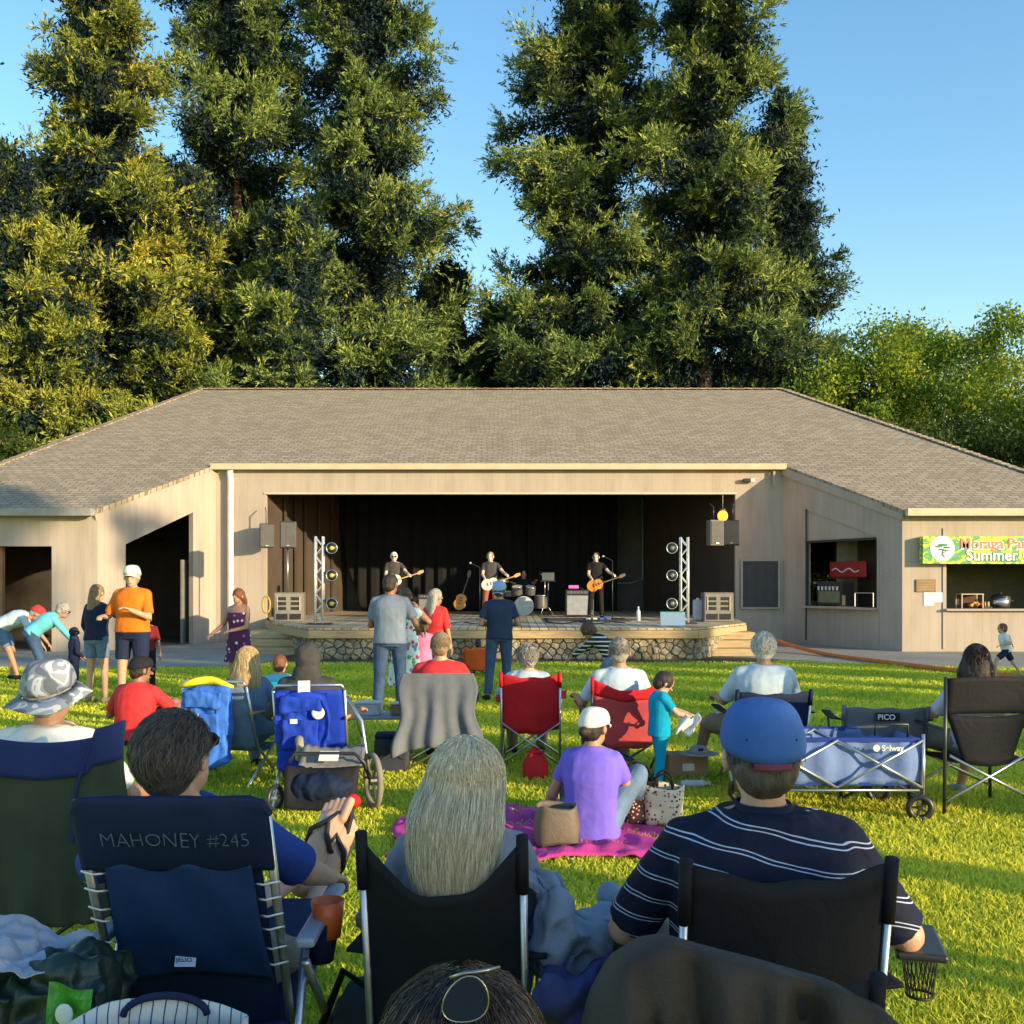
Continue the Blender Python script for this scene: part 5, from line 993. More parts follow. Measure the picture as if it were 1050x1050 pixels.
for q_ in range(6):
    a_ = PI/2+PI*q_/3; MB().tube([J2['hc']+J2['Rh'] @ V((math.cos(a_)*.1005*math.cos(t_)**.55, -.016+math.sin(a_)*.1205*math.cos(t_)**.55, .012+.1255*math.sin(t_)+.30*math.sin(a_)*.114*(1-math.sin(t_))))*J2['s'] for t_ in [PI/2*k_/12*.985 for k_ in range(13)]], .0013, 5).build('cap_seam', C_bcap, J2['root'])
MB().grid(12, 4, lambda u, v: J2['hc']+J2['Rh'] @ V((math.cos(-PI/2+(u-.5)*.9)*.1015, -.016+math.sin(-PI/2+(u-.5)*.9)*.122, .012-.030+.016*v))*J2['s']).build('adjuster_strap', mat('strap_maroon', (.16, .03, .06)), J2['root'], smooth=True, solid=.002)
MB().ball(J2['hc']+J2['Rh'] @ V((0, -.012, .138))*J2['s'], (.009, .009, .004), nu=10, nv=5).build('cap_button', C_bcap, J2['root'], smooth=True)
for a in (-.55, .55):
    MB().ball(J2['hc']+J2['Rh'] @ V((.058*math.sin(a)/.52, -.112, .052))*J2['s'], (.0035, .003, .0035), nu=8, nv=5).build('eyelet', m_black, J2['root'])
camp_chair('black camp chair with mesh cup holder holding the man in the striped polo', (.645, 2.74, 0), .03, .49, .42, .985, .50, N_blk, m_steel, ear=.035, armz=.66)
t = thing('mesh_cup_holder', 'black mesh cup holder hanging at the right arm of the front chair', 'cup holder', (wx(943, 2.85), 2.85, 0)); z0 = wz(1020, 2.85); z1 = wz(972, 2.85)
MB().tube([(.05*math.cos(2*PI*i/20), .05*math.sin(2*PI*i/20), z1) for i in range(20)], .004, 6, closed=True).build('rim', m_black, t, smooth=True); MB().tube([(.035*math.cos(2*PI*i/20), .035*math.sin(2*PI*i/20), z0) for i in range(20)], .004, 6, closed=True).build('base_ring', m_black, t, smooth=True)
mb = MB()
for i in range(22):
    a = 2*PI*i/22
    for da in (.5, -.5): mb.tube([(lerp(.05, .035, q)*math.cos(a+da*q), lerp(.05, .035, q)*math.sin(a+da*q), lerp(z1, z0, q)) for q in (0, .5, 1)], .0013, 4)
mb.build('mesh_net', m_black, t)
MB().box((-.03, -.05, z1+.035), (.13, .26, .022), rz=-.25).build('armrest_end', m_blackp, t, bevel=.008)

# ---- woman with long ash blonde hair
J3 = person('woman with long ash blonde hair seated in the front black camp chair', (-.15, 2.98, 0), .12, 1.70, dict(P=(0, -.02, .50), U1=(0, -.26, 1), U2=(0, -.10, 1), W=[(-.28, .28, .62), (.28, .28, .62)], A=[(-.12, .52, .085), (.12, .52, .085)], ep=[(-.5, -.4, -1), (.5, -.4, -1)], kp=[(-.1, .4, 1), (.1, .4, 1)], yaw=-22, pitch=2, roll=5), 1.0, SK, cloth('grey_top', (.25, .27, .32)), 1.8, -.03, D_khaki, hm=hairm('hair_ash_base', (.40, .33, .23)), hair='long', hlen=.235, female=True, vox=.008)
def long_strands(J, n, m, drop=.30, w=.0013, seed=2, spread=.12, back=.055, c0=(0, -.018, .022), wild=.0, rad=(.092, .110, .104), lenvar=.2, dropdir=(0, 0, -1), name='hair_strands'):
    r = np.random.default_rng(seed); s = J['s']; Rh = np.array(J['Rh']); hc = np.array(J['hc'])
    d = r.normal(size=(n*3, 3)); d /= np.linalg.norm(d, axis=1, keepdims=True); d = d[(d[:, 2] > .0) & ((d[:, 1] < .55) | (d[:, 2] > .75))][:n]; n = len(d)
    c = np.array(c0); rad = np.array(rad); k = 14; P = np.zeros((n, k, 3))
    az = np.arctan2(d[:, 1], d[:, 0]); az = np.where(d[:, 1] > 0, az*.9+0, az); el0 = np.arcsin(d[:, 2])
    # swing the front strands round to the sides/back as they fall
    azt = np.where(az > 0, np.where(az < PI/2, az*.25, PI-(PI-az)*.25), az)
    off = r.normal(size=(n, 1))*.004; ph = r.uniform(0, 6, (n, 1)); L = drop*r.uniform(1-lenvar, 1+lenvar*.3, n)
    for j in range(k):
        t = j/(k-1); ta = min(1, t/.42); el = el0*(1-ta)+(-.12)*ta; a = az*(1-ta)+azt*ta
        sc = 1+.05*r.random(n)
        x = np.cos(a)*np.cos(el)*rad[0]*sc; y = np.sin(a)*np.cos(el)*rad[1]*sc; z = np.sin(el)*rad[2]*sc
        q = max(0, (t-.42)/.58); fall = q*L
        x = x*(1+spread*math.sin(q*2.6)*2-q*q*.35)+.006*np.sin(ph[:, 0]+q*7)*q; y = y*(1-.55*q)-back*math.sin(min(1, q*1.3)*1.57)
        P[:, j, 0] = x+c[0]; P[:, j, 1] = y+c[1]; P[:, j, 2] = z+c[2]
        P[:, j] = (P[:, j] @ Rh.T)
        P[:, j, 2] -= fall
        if wild: P[:, j] += r.normal(size=(n, 3))*wild*t
    cl = r.integers(0, 140, n); co = r.normal(size=(140, 3))*np.array([.013, .006, .010]); tt = (np.linspace(0, 1, k)**1.5)[None, :, None]; P += co[cl][:, None]*tt*(1 if drop > .3 else .6)
    P = P*s+hc
    return ribbons(name, P, w, m, J['root'])
m_ash = strandm('strand_ash', (.40, .31, .19), (.72, .60, .42), (.90, .80, .62))
long_strands(J3, 20000, m_ash, drop=.285, w=.0009, spread=.12, back=.125, wild=.0026, lenvar=.34, rad=(.106, .120, .109))
camp_chair('front black camp chair with the long haired woman, its fabric patched with light', (-.155, 3.02, 0), -.10, .43, .42, .975, .50, N_blk, m_steel, ear=.15, armz=.64)
# grey fleece wrapped over her right side
m_fl = mat('blue_grey_fleece', (.26, .28, .35), rough=.95, var=.18, scale=5, bump=.6, bscale=150, weave=7)
c = MB(); q = lambda x, y, d: pt(x, y, d)
for a, b_, ra, rb in (((528, 868, 2.95), (562, 915, 2.85), .05, .07), ((562, 915, 2.85), (575, 975, 2.85), .07, .085), ((560, 905, 2.95), (600, 960, 2.9), .06, .075), ((590, 945, 2.95), (648, 960, 3.1), .07, .06), ((600, 975, 3.0), (645, 985, 3.1), .075, .06), ((620, 925, 3.15), (655, 945, 3.2), .05, .045), ((548, 900, 2.9), (540, 980, 3.0), .05, .06), ((575, 975, 2.85), (600, 1005, 2.9), .06, .06), ((600, 1000, 3.0), (600, 1090, 3.1), .10, .14)):
    c.capsule(q(*a), q(*b_), ra, rb)
o = c.organic('fleece_blanket', m_fl, None, .008, 3, .055, 4.5, ridge=True); tag(o, 'blue grey fleece blanket bunched over the arm beside the ash blonde woman', 'blanket')
c = MB()
for a, b_, ra, rb in (((555, 985, 2.80), (585, 1015, 2.75), .045, .05), ((585, 1015, 2.75), (622, 1000, 2.85), .05, .055), ((560, 1010, 2.72), (610, 1045, 2.75), .055, .05), ((600, 1010, 2.8), (630, 1060, 2.8), .06, .06)):
    c.capsule(q(*a), q(*b_), ra, rb)
o = c.organic('jacket', mat('indigo_fleece', (.045, .055, .17), rough=.9, var=.2, bump=.5, bscale=120, weave=7), None, .008, 3, .045, 5, ridge=True); tag(o, 'indigo jacket tucked under the blue grey fleece', 'jacket')
t = thing('shoulder_bag', 'dark grey bag with straps on the grass left of the front camp chair', 'bag', (wx(372, 3.15), 3.15, 0))
c = MB(); c.ball((0, 0, .22), (.13, .10, .20)); c.organic('bag_body', cloth('slate_cloth', (.05, .06, .08)), t, .01, 3, .02, 7); MB().tube([(-.12, -.08, .3), (-.04, -.12, .50), (.06, -.1, .42), (.1, -.05, .2)], .012, 6).build('strap', N_blk, t, smooth=True)

# ---- head of the spectator just in front of the camera
J4 = person('person with dark brown hair and sunglasses on top of the head, nearest the camera', (-.075, 1.52, 0), .05, 1.70, dict(P=(0, -.02, .355), U1=(0, -.18, 1), U2=(0, -.05, 1), W=[(-.25, .25, .55), (.25, .25, .55)], A=[(-.12, .52, .085), (.12, .52, .085)], ep=[(-.5, -.4, -1), (.5, -.4, -1)], kp=[(-.1, .4, 1), (.1, .4, 1)]), 1.05, SK2, D_blk, 1.6, -.03, D_blk, hm=hairm('hair_espresso', (.016, .010, .008)), hair='long', hlen=.22, female=True, vox=.008)
m_esp = strandm('strand_espresso', (.010, .006, .005), (.035, .022, .016), (.13, .085, .06))
long_strands(J4, 15000, m_esp, drop=.24, w=.0006, spread=.22, back=.03, wild=.0016, rad=(.118, .135, .122), seed=5)
long_strands(J4, 900, m_esp, drop=.18, w=.0004, spread=.3, back=.03, wild=.010, rad=(.125, .142, .130), seed=6, name='flyaway_hair')
sgl = thing('sunglasses', 'dark blue sunglasses resting on the dark haired head nearest the camera', 'sunglasses', (0, 0, 0)); hcw = V((-.075, 1.52, 0))+J4['hc']
for sg in (0, 1):
    cx = pt(478, 1026, 1.345) if not sg else pt(430, 1075, 1.50); rg = []
    pr = [(-.022, .020), (-.006, .027), (.014, .026), (.024, .016), (.022, -.004), (.012, -.022), (-.004, -.030), (-.018, -.020), (-.025, 0)]
    pr = [(.026*math.cos(t_)+.004*math.sin(t_), .028*math.sin(t_)*(1-.12*math.cos(t_))-.003*math.cos(2*t_)) for t_ in [2*PI*k_/26 for k_ in range(26)]]
    def lp(sx_, y): return [cx+V(((a*.97+b_*.22)*sx_*1.08, y, (b_*.97-a*.22)*sx_*1.08)) for a, b_ in pr]
    MB().loft([lp(1, -.004), lp(1.0, .0)]).build('lens', mat('blue_lens', (.006, .013, .035), rough=.3, var=.05, spec=.3), sgl, bevel=.001)
    MB().tube([p+V((0, -.002, 0)) for p in lp(1.04, -.002)], .0012, 6, closed=True).build('rim', metal('gun_metal', (.35, .33, .30), .3), sgl, smooth=True)
MB().tube([pt(462, 1003, 1.35), pt(475, 998, 1.345), pt(498, 995, 1.345), pt(512, 992, 1.36)], .0026, 8).build('bridge', metal('gun_metal'), sgl, smooth=True)

# ---- black jacket over a chair at the bottom right
camp_chair('empty chair hidden under the black jacket, lower right', (wx(765, 2.0), 2.30, 0), 0, .50, .40, .88, .45, N_blk, m_steel, ear=.02, arms=False)
m_jk = mat('black_brown_jacket', (.032, .023, .016), rough=.75, var=.3, scale=3, bump=.5, bscale=200, weave=4)
tops = [(606, 1085), (618, 1030), (640, 990), (668, 972), (690, 969), (735, 982), (790, 996), (860, 1016), (905, 1038), (955, 1085)]
def topz(u):
    x = lerp(606, 955, u)
    for (xa, ya), (xb, yb) in zip(tops, tops[1:]):
        if xa <= x <= xb: return x, lerp(ya, yb, (x-xa)/(xb-xa))
    return x, 1075
def jk(u, v):
    x, y = topz(u); p = pt(x, y, 1.93)
    if v < .3: return p+V((0, .30*(1-v/.3), -.10*(1-v/.3)**1.5))
    w = (v-.3)/.7; nn = (.3-abs(noise.noise(V((u*6+v*2, v*3, 3)))))*-.14+(.25-abs(noise.noise(V((u*13-v*3, v*5, 9)))))*-.06
    return p+V((.02*math.sin(u*9)*w, nn*min(1, w*3)-.05*w-.060*math.sin(u*17+w*1.5)*w**.45-.030*math.sin(u*37-w*3)*w**.45, -.62*w))
o = MB().grid(70, 34, jk).build('jacket', m_jk, None, smooth=True, solid=.012); tag(o, 'black jacket draped over a chair at the bottom right, catching brown light', 'jacket')

# ---- towel draped chair and the man in the bucket hat
camp_chair('camp chair under the olive and navy towel at the left edge', (wx(46, 4.0), 4.32, 0), -.04, .58, .42, 1.02, .5, N_navy, m_dtube, ear=.05)
def tw(u, v):
    x = (u-.5)*(.66+.03*math.sin(v*5)); z = 1.085-.055*(1-(2*u-1)**2)-.72*v+.03*(u > .8)*(1-v); fold = .022*math.sin(u*13+v*3)*v+.015*math.sin(u*29-v*4)*v
    return (x+.02*math.sin(v*8+u*3), -.36+.02*v-fold-.02*math.sin(PI*u), z)
m_ol = mat('olive_towel', (.040, .052, .030), rough=.95, var=.25, scale=4, bump=.6, bscale=160, weave=5); m_nb = mat('navy_band', (.010, .022, .12), rough=.85, var=.2, bump=.4, bscale=160, weave=6)
t = thing('towel', 'olive towel with a royal blue top band draped over a chair at the left', 'towel', (wx(46, 4.0), 4.32, 0))
MB().grid(50, 40, tw).build('towel_cloth', m_ol, t, smooth=True, solid=.010); MB().grid(50, 8, lambda u, v: V(tw(u, v*.20))+V((0, -.009, .004))).build('blue_band', m_nb, t, smooth=True, solid=.006)
MB().tube([V(tw(.80-.12*q, q*.55))+V((0, -.014, 0)) for q in (0, .2, .4, .6, .8, 1)], .006, 6).build('seam', m_nb, t)
m_bucket, nt, b = nodes_of('camo_hat'); tc = N(nt, 'ShaderNodeTexCoord'); nz = N(nt, 'ShaderNodeTexNoise', i_Scale=9., i_Detail=1.5, i_Distortion=1.2); nt.links.new(tc.outputs['Object'], nz.inputs[0])
r = ramp(nt, ((0, (.12, .14, .17)), (.43, (.24, .27, .32)), (.52, (.56, .57, .58)), (.62, (.30, .33, .38)))); r.color_ramp.interpolation = 'CONSTANT'; nt.links.new(nz.outputs[0], r.inputs[0]); nt.links.new(r.outputs[0], b.inputs['Base Color']); b.inputs['Roughness'].default_value = .9
J5 = person('man in grey and white bucket hat sitting in the towel draped chair', (wx(60, 4.5), 4.50, 0), -.05, 1.82, upd(SIT, P=(0, -.02, .50), yaw=-8), 1.1, SK2, C_white, .85, -.03, D_khaki, hair='short', hm=H_grey, cap=(m_bucket, 'bucket'), vox=.009)
# ---- things at the bottom left corner
sb = thing('shopping_bag', 'large dark green shopping bag with a bright green patch at the lower left corner', 'bag', (wx(22, 2.45), 2.45, 0), .1)
c = MB(); c.box((0, .0, .36), (.44, .30, .72)); c.ball((-.06, 0, .69), (.18, .14, .06)); c.ball((.13, -.04, .74), (.09, .10, .05))
c.organic('bag_body', mat('dark_green_bag', (.008, .022, .016), rough=.45, var=.5, scale=9, bump=.5, weave=9), sb, .010, 6, .045, 6, ridge=True)
MB().grid(9, 7, lambda u, v: (lerp(.12, .215, u), -.176-.012*math.sin(u*6+v*4), lerp(.62, .735+.02*(1-u), v))).build('green_patch', mat('leaf_green_print', (.05, .26, .02), rough=.5, var=.5, scale=30), sb, solid=.003); MB().grid(9, 7, lambda u, v: (lerp(.11, .225, u), -.176-.012*math.sin(u*6+v*4), lerp(.44, .618, v))).build('blue_patch', mat('blue_print', (.012, .055, .42), rough=.5, var=.5, scale=30), sb, solid=.003)
MB().ball((.16, -.192, .69), (.020, .003, .024), nu=14, nv=6).build('white_logo', m_white, sb, smooth=True)
def wrapf(u, v):
    x, y = lerp(-.24, .13, u), lerp(-.13, .12, v); q = noise.noise(V((x*11, y*11, 1)))*.05+noise.noise(V((x*27, y*27, 4)))*.03
    return (x+q*.4, y+.02*noise.noise(V((y*20, x*20, 7))),   .785+.04*math.sin(PI*min(1, u*1.25))*(.4+.6*v)+q*.8-.03*u)
MB().grid(44, 30, wrapf).build('wrapper', mat('white_wrap', (.30, .34, .42)), sb, solid=.003)
t = tote('white palm print tote with navy trim holding dark clothes, bottom left', (wx(148, 2.05), 2.08, .445), .05, .34, .22, .30, stripes('palm_print', (.62, .60, .55), (.04, .06, .16), .045, .12, 0, .9, .12), cloth('navy_trim', (.015, .02, .06)), 'palm_tote', True, 1.10, inner=stripes('palm_lining', (.60, .57, .50), (.04, .06, .16), .06, .14, 0, .9, .2))
c = MB()
for k in range(6): c.ball((-.03+.03*k, -.03+.03*math.sin(k*2), .265+.015*math.sin(k*5)), (.045, .04, .028))
c.organic('dark_clothes', cloth('charcoal_pile', (.02, .02, .026)), t, .009, 2, .016, 12)
HS = lambda n, a, b, c: strandm(n, a, b, c)
short_strands(JW, 3500, HS('strand_white', (.45, .42, .37), (.70, .66, .60), (.85, .82, .76)), L=.035, w=.0016); short_strands(JG, 3000, HS('strand_grey', (.10, .085, .07), (.24, .21, .18), (.40, .36, .32)), L=.018, w=.0014, scale=.97); short_strands(JC, 3500, HS('strand_grey_curl', (.16, .14, .11), (.34, .31, .27), (.55, .50, .44)), L=.045, w=.0018, scale=1.10, base=.004)
short_strands(JS, 2500, HS('strand_sandy', (.12, .08, .045), (.28, .20, .12), (.40, .30, .20)), L=.014, w=.0014, scale=.965); short_strands(JB, 3000, HS('strand_dark', (.008, .005, .004), (.03, .018, .012), (.08, .05, .035)), L=.035, w=.0014, scale=1.2)
long_strands(JD, 3500, bpy.data.materials['strand_dark'], drop=.24, w=.0018, spread=.2, back=.03); long_strands(JL, 4000, HS('strand_blond', (.30, .19, .07), (.60, .43, .20), (.78, .62, .36)), drop=.34, w=.0018, spread=.3, back=.04)
t2 = thing('cooler_box', 'dark soft cooler under the palm print tote, below the frame edge', 'cooler', (wx(148, 2.05), 2.08, 0)); MB().box((0, 0, .20), (.40, .28, .40)).build('cooler_body', N_navy, t2, bevel=.03)
# ================================================================== mid-lawn equipment
def wheel(root, c, r, w, axis=(1, 0, 0), name='wheel', tyre=None, rim=None, spokes=6):
    c = V(c); ax = V(axis).normalized(); _, u, v = frame(ax); pts = [c+(u*math.cos(2*PI*i/28)+v*math.sin(2*PI*i/28))*(r-w*.5) for i in range(28)]
    wh = MB().tube(pts, w*.5, 8, closed=True).build(name, tyre or m_blackp, root, smooth=True)
    h = MB(); h.cone(c-ax*w*.6, c+ax*w*.6, r*.16, r*.16, 12)
    for i in range(spokes): a = 2*PI*i/spokes; h.bar(c, c+(u*math.cos(a)+v*math.sin(a))*(r-w*.6), w*.35, w*.3)
    h.build('rim', rim or m_steel, wh); return wh
# wagon
X0, X1, Yw = wx(770, 7.1), wx(944, 7.1), 7.1
wg = thing('folding_wagon', 'folding wagon with blue grey fabric sides and crossed silver bars', 'wagon', (0, 0, 0)); m_wf = nylon('wagon_fabric', (.13, .20, .42)); m_wb = nylon('wagon_trim', (.015, .04, .25))
zt, zb = .56, .25; D = .52
for y, nm in ((Yw, 'side_panel'), (Yw+D, 'side_panel')):
    MB().grid(30, 10, lambda u, v: (lerp(X0, X1, u), y+.03*math.sin(u*12)*math.sin(PI*v)+.012*math.sin(u*40), lerp(zb, zt, v))).build(nm, m_wf, wg, smooth=True, solid=.006)
for x in (X0, X1): MB().grid(10, 10, lambda u, v: (x+.02*math.sin(u*6)*math.sin(PI*v), lerp(Yw, Yw+D, u), lerp(zb, zt, v))).build('end_panel', m_wf, wg, smooth=True, solid=.006)
MB().box(((X0+X1)/2, Yw+D/2, zb), (X1-X0, D, .02)).build('floor_panel', m_wb, wg)
for y in (Yw-.012, Yw+D+.012):
    MB().box(((X0+X1)/2, y, zt+.0), (X1-X0+.02, .02, .030)).build('top_trim', m_wb, wg)
    n = 2; L = (X1-X0)/n
    for k in range(n):
        a = X0+k*L
        MB().tube([(a, y-.018, zt), (a+L, y-.018, zb-.02)], .010, 8).build('cross_bar', m_steel, wg, smooth=True); MB().tube([(a+L, y-.030, zt), (a, y-.030, zb-.02)], .010, 8).build('cross_bar', m_steel, wg, smooth=True)
    for x in (X0, X1): MB().tube([(x+.01, y-.01, zt+.04), (x+.01, y-.01, .10)], .013, 8).build('post', m_steel, wg, smooth=True)
    MB().tube([(X0, y, zb-.04), (X1, y, zb-.04)], .009, 8).build('rail', m_steel, wg, smooth=True)
for x, y in ((X1-.02, Yw-.04), (X1-.10, Yw+D+.02), (X0+.05, Yw-.04), (X0+.05, Yw+D+.02)): wheel(wg, (x, y, .095), .095, .045, (.25, 1, 0), rim=m_dtube, spokes=5)
lg = text('logo', 'Selway', .055, m_white, wg, (X1-.30, Yw-.085, .495), (PI/2, 0, 0), bold=.0015); MB().cone((X1-.335, Yw-.082, .513), (X1-.335, Yw-.086, .513), .024, .024, 16).build('logo_disc', m_white, wg)
MB().tube([(X1-.28, Yw+.10, zt+.01), (X1-.28, Yw+.10, zt+.09), (X1-.05, Yw+.10, zt+.09), (X1-.05, Yw+.10, zt)], .010, 8).build('pull_handle', m_blackp, wg, smooth=True)
# stroller
st = thing('jogging_stroller', 'folded jogging stroller with large grey wheel and black grey basket', 'stroller', G(335, 7.35), .0)
m_tyre = mat('grey_tyre', (.22, .19, .15), rough=.85); wheel(st, (.32, .10, .205), .205, .045, (1, .45, 0), tyre=m_tyre, rim=m_dtube, spokes=3); wheel(st, (-.27, .35, .40), .10, .06, (1, .3, 0), tyre=mat('tan_grip', (.28, .24, .17), rough=.8), rim=m_dtube); wheel(st, (-.36, -.05, .11), .10, .035, (1, -.4, 0), rim=m_steel)
def bsk(u, v): return (lerp(-.28, .22, u)+.04*v*(1 if u > .5 else -1)*.5, -.12+.10*v+.03*math.sin(u*7)*math.sin(PI*v), lerp(.06, .34, v)-.02*math.sin(u*PI))
MB().grid(16, 10, bsk).build('basket', N_blk, st, smooth=True, solid=.01); MB().grid(16, 8, lambda u, v: (lerp(-.20, .26, u), -.02+.22*v, .34+.12*v-.03*math.sin(u*PI)+.008*math.sin(u*40))).build('mesh_cover', nylon('grey_mesh', (.20, .19, .18)), st, smooth=True, solid=.006)
MB().tube([(-.26, -.03, .36), (-.23, .0, .42), (.20, .0, .42), (.27, -.02, .36), (.30, .08, .22)], .014, 8).build('frame_bar', m_blackp, st, smooth=True); MB().tube([(-.28, .33, .42), (-.20, .24, .30), (-.30, .0, .12)], .013, 8).build('side_tube', m_dtube, st, smooth=True)
MB().tube([(.30, .1, .20), (.22, .22, .62), (.10, .28, .80)], .013, 8).build('side_tube', m_steel, st, smooth=True); MB().box((.02, -.02, .405), (.14, .006, .09), rot=Matrix.Rotation(-.9, 3, 'X')).build('white_label', m_white, st); MB().ball((.20, -.09, .10), (.06, .04, .05)).build('red_bundle', N_red, st, smooth=True)
c = MB(); c.ball((-.02, .0, .17), (.26, .14, .13)); c.organic('basket_load', N_navy, st, .012, 2, .03, 8)
# little folding table with containers, soft cooler beneath
tb = thing('folding_table', 'small grey folding table between the stroller and the towel draped chair', 'table', G(398, 9.6)); MB().box((0, 0, .40), (.66, .40, .03)).build('tabletop', mat('table_grey', (.32, .33, .36), rough=.5), tb, bevel=.008)
for sx in (-1, 1):
    for sy in (-1, 1): MB().tube([(sx*.28, sy*.16, .39), (sx*.20, -sy*.16, .0)], .010, 8).build('leg', m_steel, tb, smooth=True)
for px_, nm, sz, mm, lb, ct in ((378, 'plastic_tub', (.22, .18, .11), mat('frosted_plastic', (.50, .50, .50), rough=.35), 'clear plastic food tub on the left side of the folding table', 'food tub'), (412, 'food_box', (.20, .16, .10), mat('snack_brown', (.34, .20, .10), rough=.6, var=.5, scale=30), 'brown food box on the right side of the folding table', 'box')):
    t = thing(nm, lb, ct, (wx(px_, 9.55), 9.55, .415)); MB().box((0, 0, sz[2]/2), sz).build('tub', mm, t, bevel=.015); MB().box((0, 0, sz[2]+.008), (sz[0]+.015, sz[1]+.015, .014)).build('lid', m_white, t, bevel=.004)
t = thing('soft_cooler', 'dark grey soft cooler bag with elastic cords beside the towel draped chair', 'cooler bag', G(402, 8.95), .05); MB().box((0, 0, .15), (.30, .22, .30)).build('cooler_body', nylon('slate_nylon', (.035, .042, .065)), t, bevel=.03); MB().box((0, 0, .315), (.29, .21, .04)).build('lid', N_navy, t, bevel=.015)
for sx in (-1, 1): MB().tube([(sx*.10, -.116, .24), (-sx*.10, -.116, .12)], .004, 5).build('cord', m_blackp, t)
# hat on a carton, bottle
t = thing('carton', 'brown cardboard carton on the grass left of the white haired man', 'box', G(652+50, 8.7), .1); MB().box((0, 0, .10), (.34, .24, .20)).build('carton_body', mat('cardboard', (.30, .18, .10), rough=.8), t, bevel=.006); MB().box((0, -.1215, .10), (.10, .003, .06)).build('label_patch', m_white, t)
t = thing('sun_hat', 'grey sun hat with a dark mark lying on the carton', 'hat', (wx(716, 8.7), 8.68, .20)); m_hat = cloth('hat_grey', (.34, .35, .33)); mb = MB(); mb.loft([ring(V((0, 0, .07*math.sin(a))), V((.09*math.cos(a)**.7+.001, 0, 0)), V((0, .10*math.cos(a)**.7+.001, 0)), 24, 2) for a in (0, .4, .8, 1.2, 1.5)]); mb.build('hat_crown', m_hat, t, smooth=True); MB().loft([ring(V((0, 0, .01)), V((.09, 0, 0)), V((0, .10, 0)), 24, 2), ring(V((0, 0, .0)), V((.17, 0, 0)), V((0, .17, 0)), 24, 2)], cap=False).build('brim', m_hat, t, smooth=True, solid=.005); MB().box((.0, -.095, .045), (.045, .006, .02), rz=.2).build('mark', m_black, t)
t = thing('water_bottle', 'clear plastic water bottle lying on the grass before the carton', 'bottle', (wx(713, 8.2), 8.2, .035), .1); m_pl = mat('clear_plastic', (.45, .50, .58), rough=.15, var=.2, scale=40); MB().tube([(-.12, 0, 0), (-.11, 0, 0), (.05, 0, 0), (.09, 0, 0), (.10, 0, 0)], [.026, .034, .034, .016, .013], 12).build('bottle_body', m_pl, t, smooth=True); MB().cone((.10, 0, 0), (.12, 0, 0), .015, .015, 10).build('cap', m_white, t)
# orange hose
hp = [(796, 657, 24.6), (812, 662, 24.0), (850, 0, 22.6), (905, 0, 20.6), (960, 0, 19.0), (1010, 0, 17.9), (1060, 0, 17.2), (1110, 0, 16.6)]
P_ = [pt(x, y, d) if y else V((wx(x, d), d, .05)) for x, y, d in hp]; sm = []
for i in range(len(P_)-1):
    p0, p1, p2, p3 = P_[max(0, i-1)], P_[i], P_[i+1], P_[min(len(P_)-1, i+2)]
    for k in range(8): t = k/8; sm.append(.5*((2*p1)+(p2-p0)*t+(2*p0-5*p1+4*p2-p3)*t*t+(3*p1-p0-3*p2+p3)*t**3))
o = MB().tube(sm, .045, 8).build('cable_cover', mat('orange_rubber', (.62, .16, .03), rough=.6), None, smooth=True); tag(o, 'thick orange hose running from the stage wall across the right lawn', 'hose')

# ================================================================== stage equipment
def stand(px, d, z=ZD): return (wx(px, d), d, z)
m_amp = mat('amp_grey', (.20, .19, .17), rough=.7); m_cab = mat('cabinet_grey', (.15, .135, .115), rough=.6, var=.1)
def sub(label, loc, rz):
    r = thing('subwoofer', label, 'speaker', loc, rz, None); b_ = MB().box((0, .30, .36), (.72, .60, .72)).build('cabinet', m_cab, r, bevel=.015)
    MB().box((0, -.002, .36), (.66, .012, .66)).build('front_baffle', mat('baffle_grey', (.22, .20, .17)), r)
    for sx in (-1, 1):
        for k in range(3): MB().box((sx*.16, -.012, .33+k*.12), (.20, .02, .075)).build('horn_slot', m_black, r)
        MB().box((sx*.16, -.012, .13), (.27, .02, .14)).build('port', m_black, r)
        MB().bar((sx*.27, -.02, .28), (sx*.27, -.02, .62), .015, .02).build('slot_trim', m_trim, r)
    return r
sub('subwoofer cabinet at the left end of the stage under the pole speaker', stand(296, 25.0), .12); sub('subwoofer cabinet at the right end of the stage near the steps', stand(737, 25.0), -.05)
def speaker(label, loc, rz, m=m_blackp, hang=True, h=.66):
    r = thing('loudspeaker', label, 'speaker', loc, rz); w0, w1 = .40, .28
    MB().prism([(-w0/2, -.16), (w0/2, -.16), (w1/2, .18), (-w1/2, .18)], h, 'z', -h/2).build('cabinet', m, r, bevel=.015)
    MB().box((0, -.168, 0), (w0-.05, .014, h-.06)).build('grille', mat('steel_grille', (.07, .07, .07), rough=.5, metal=.3, bump=.6, bscale=200), r, bevel=.004)
    MB().box((0, -.178, -h/2+.06), (.07, .006, .02)).build('badge', m_steel, r); 
    if hang: MB().tube([(0, .05, h/2), (0, .05, h/2+.35), (0, .25, h/2+.45)], .015, 6).build('bracket', m_dtube, r, smooth=True)
    return r
speaker('loudspeaker fixed to the left corner of the stage opening', pt(273, 549.5, 27.75), .35)
ps = speaker('loudspeaker on a pole above the left subwoofer', pt(295, 548.5, 25.4), .25, hang=False); a = ps.location; MB().tube([(0, .05, -.33), (0, .05, ZD+.72-a.z)], .022, 8).build('pole', m_steel, ps, smooth=True)
speaker('grey fronted loudspeaker hung right of the stage lamp height', pt(732.5, 546.5, 26.6), .30, m_cab); speaker('black loudspeaker half in shade at the right corner of the stage opening', pt(751, 546.5, 26.9), -.35, m_blackp)
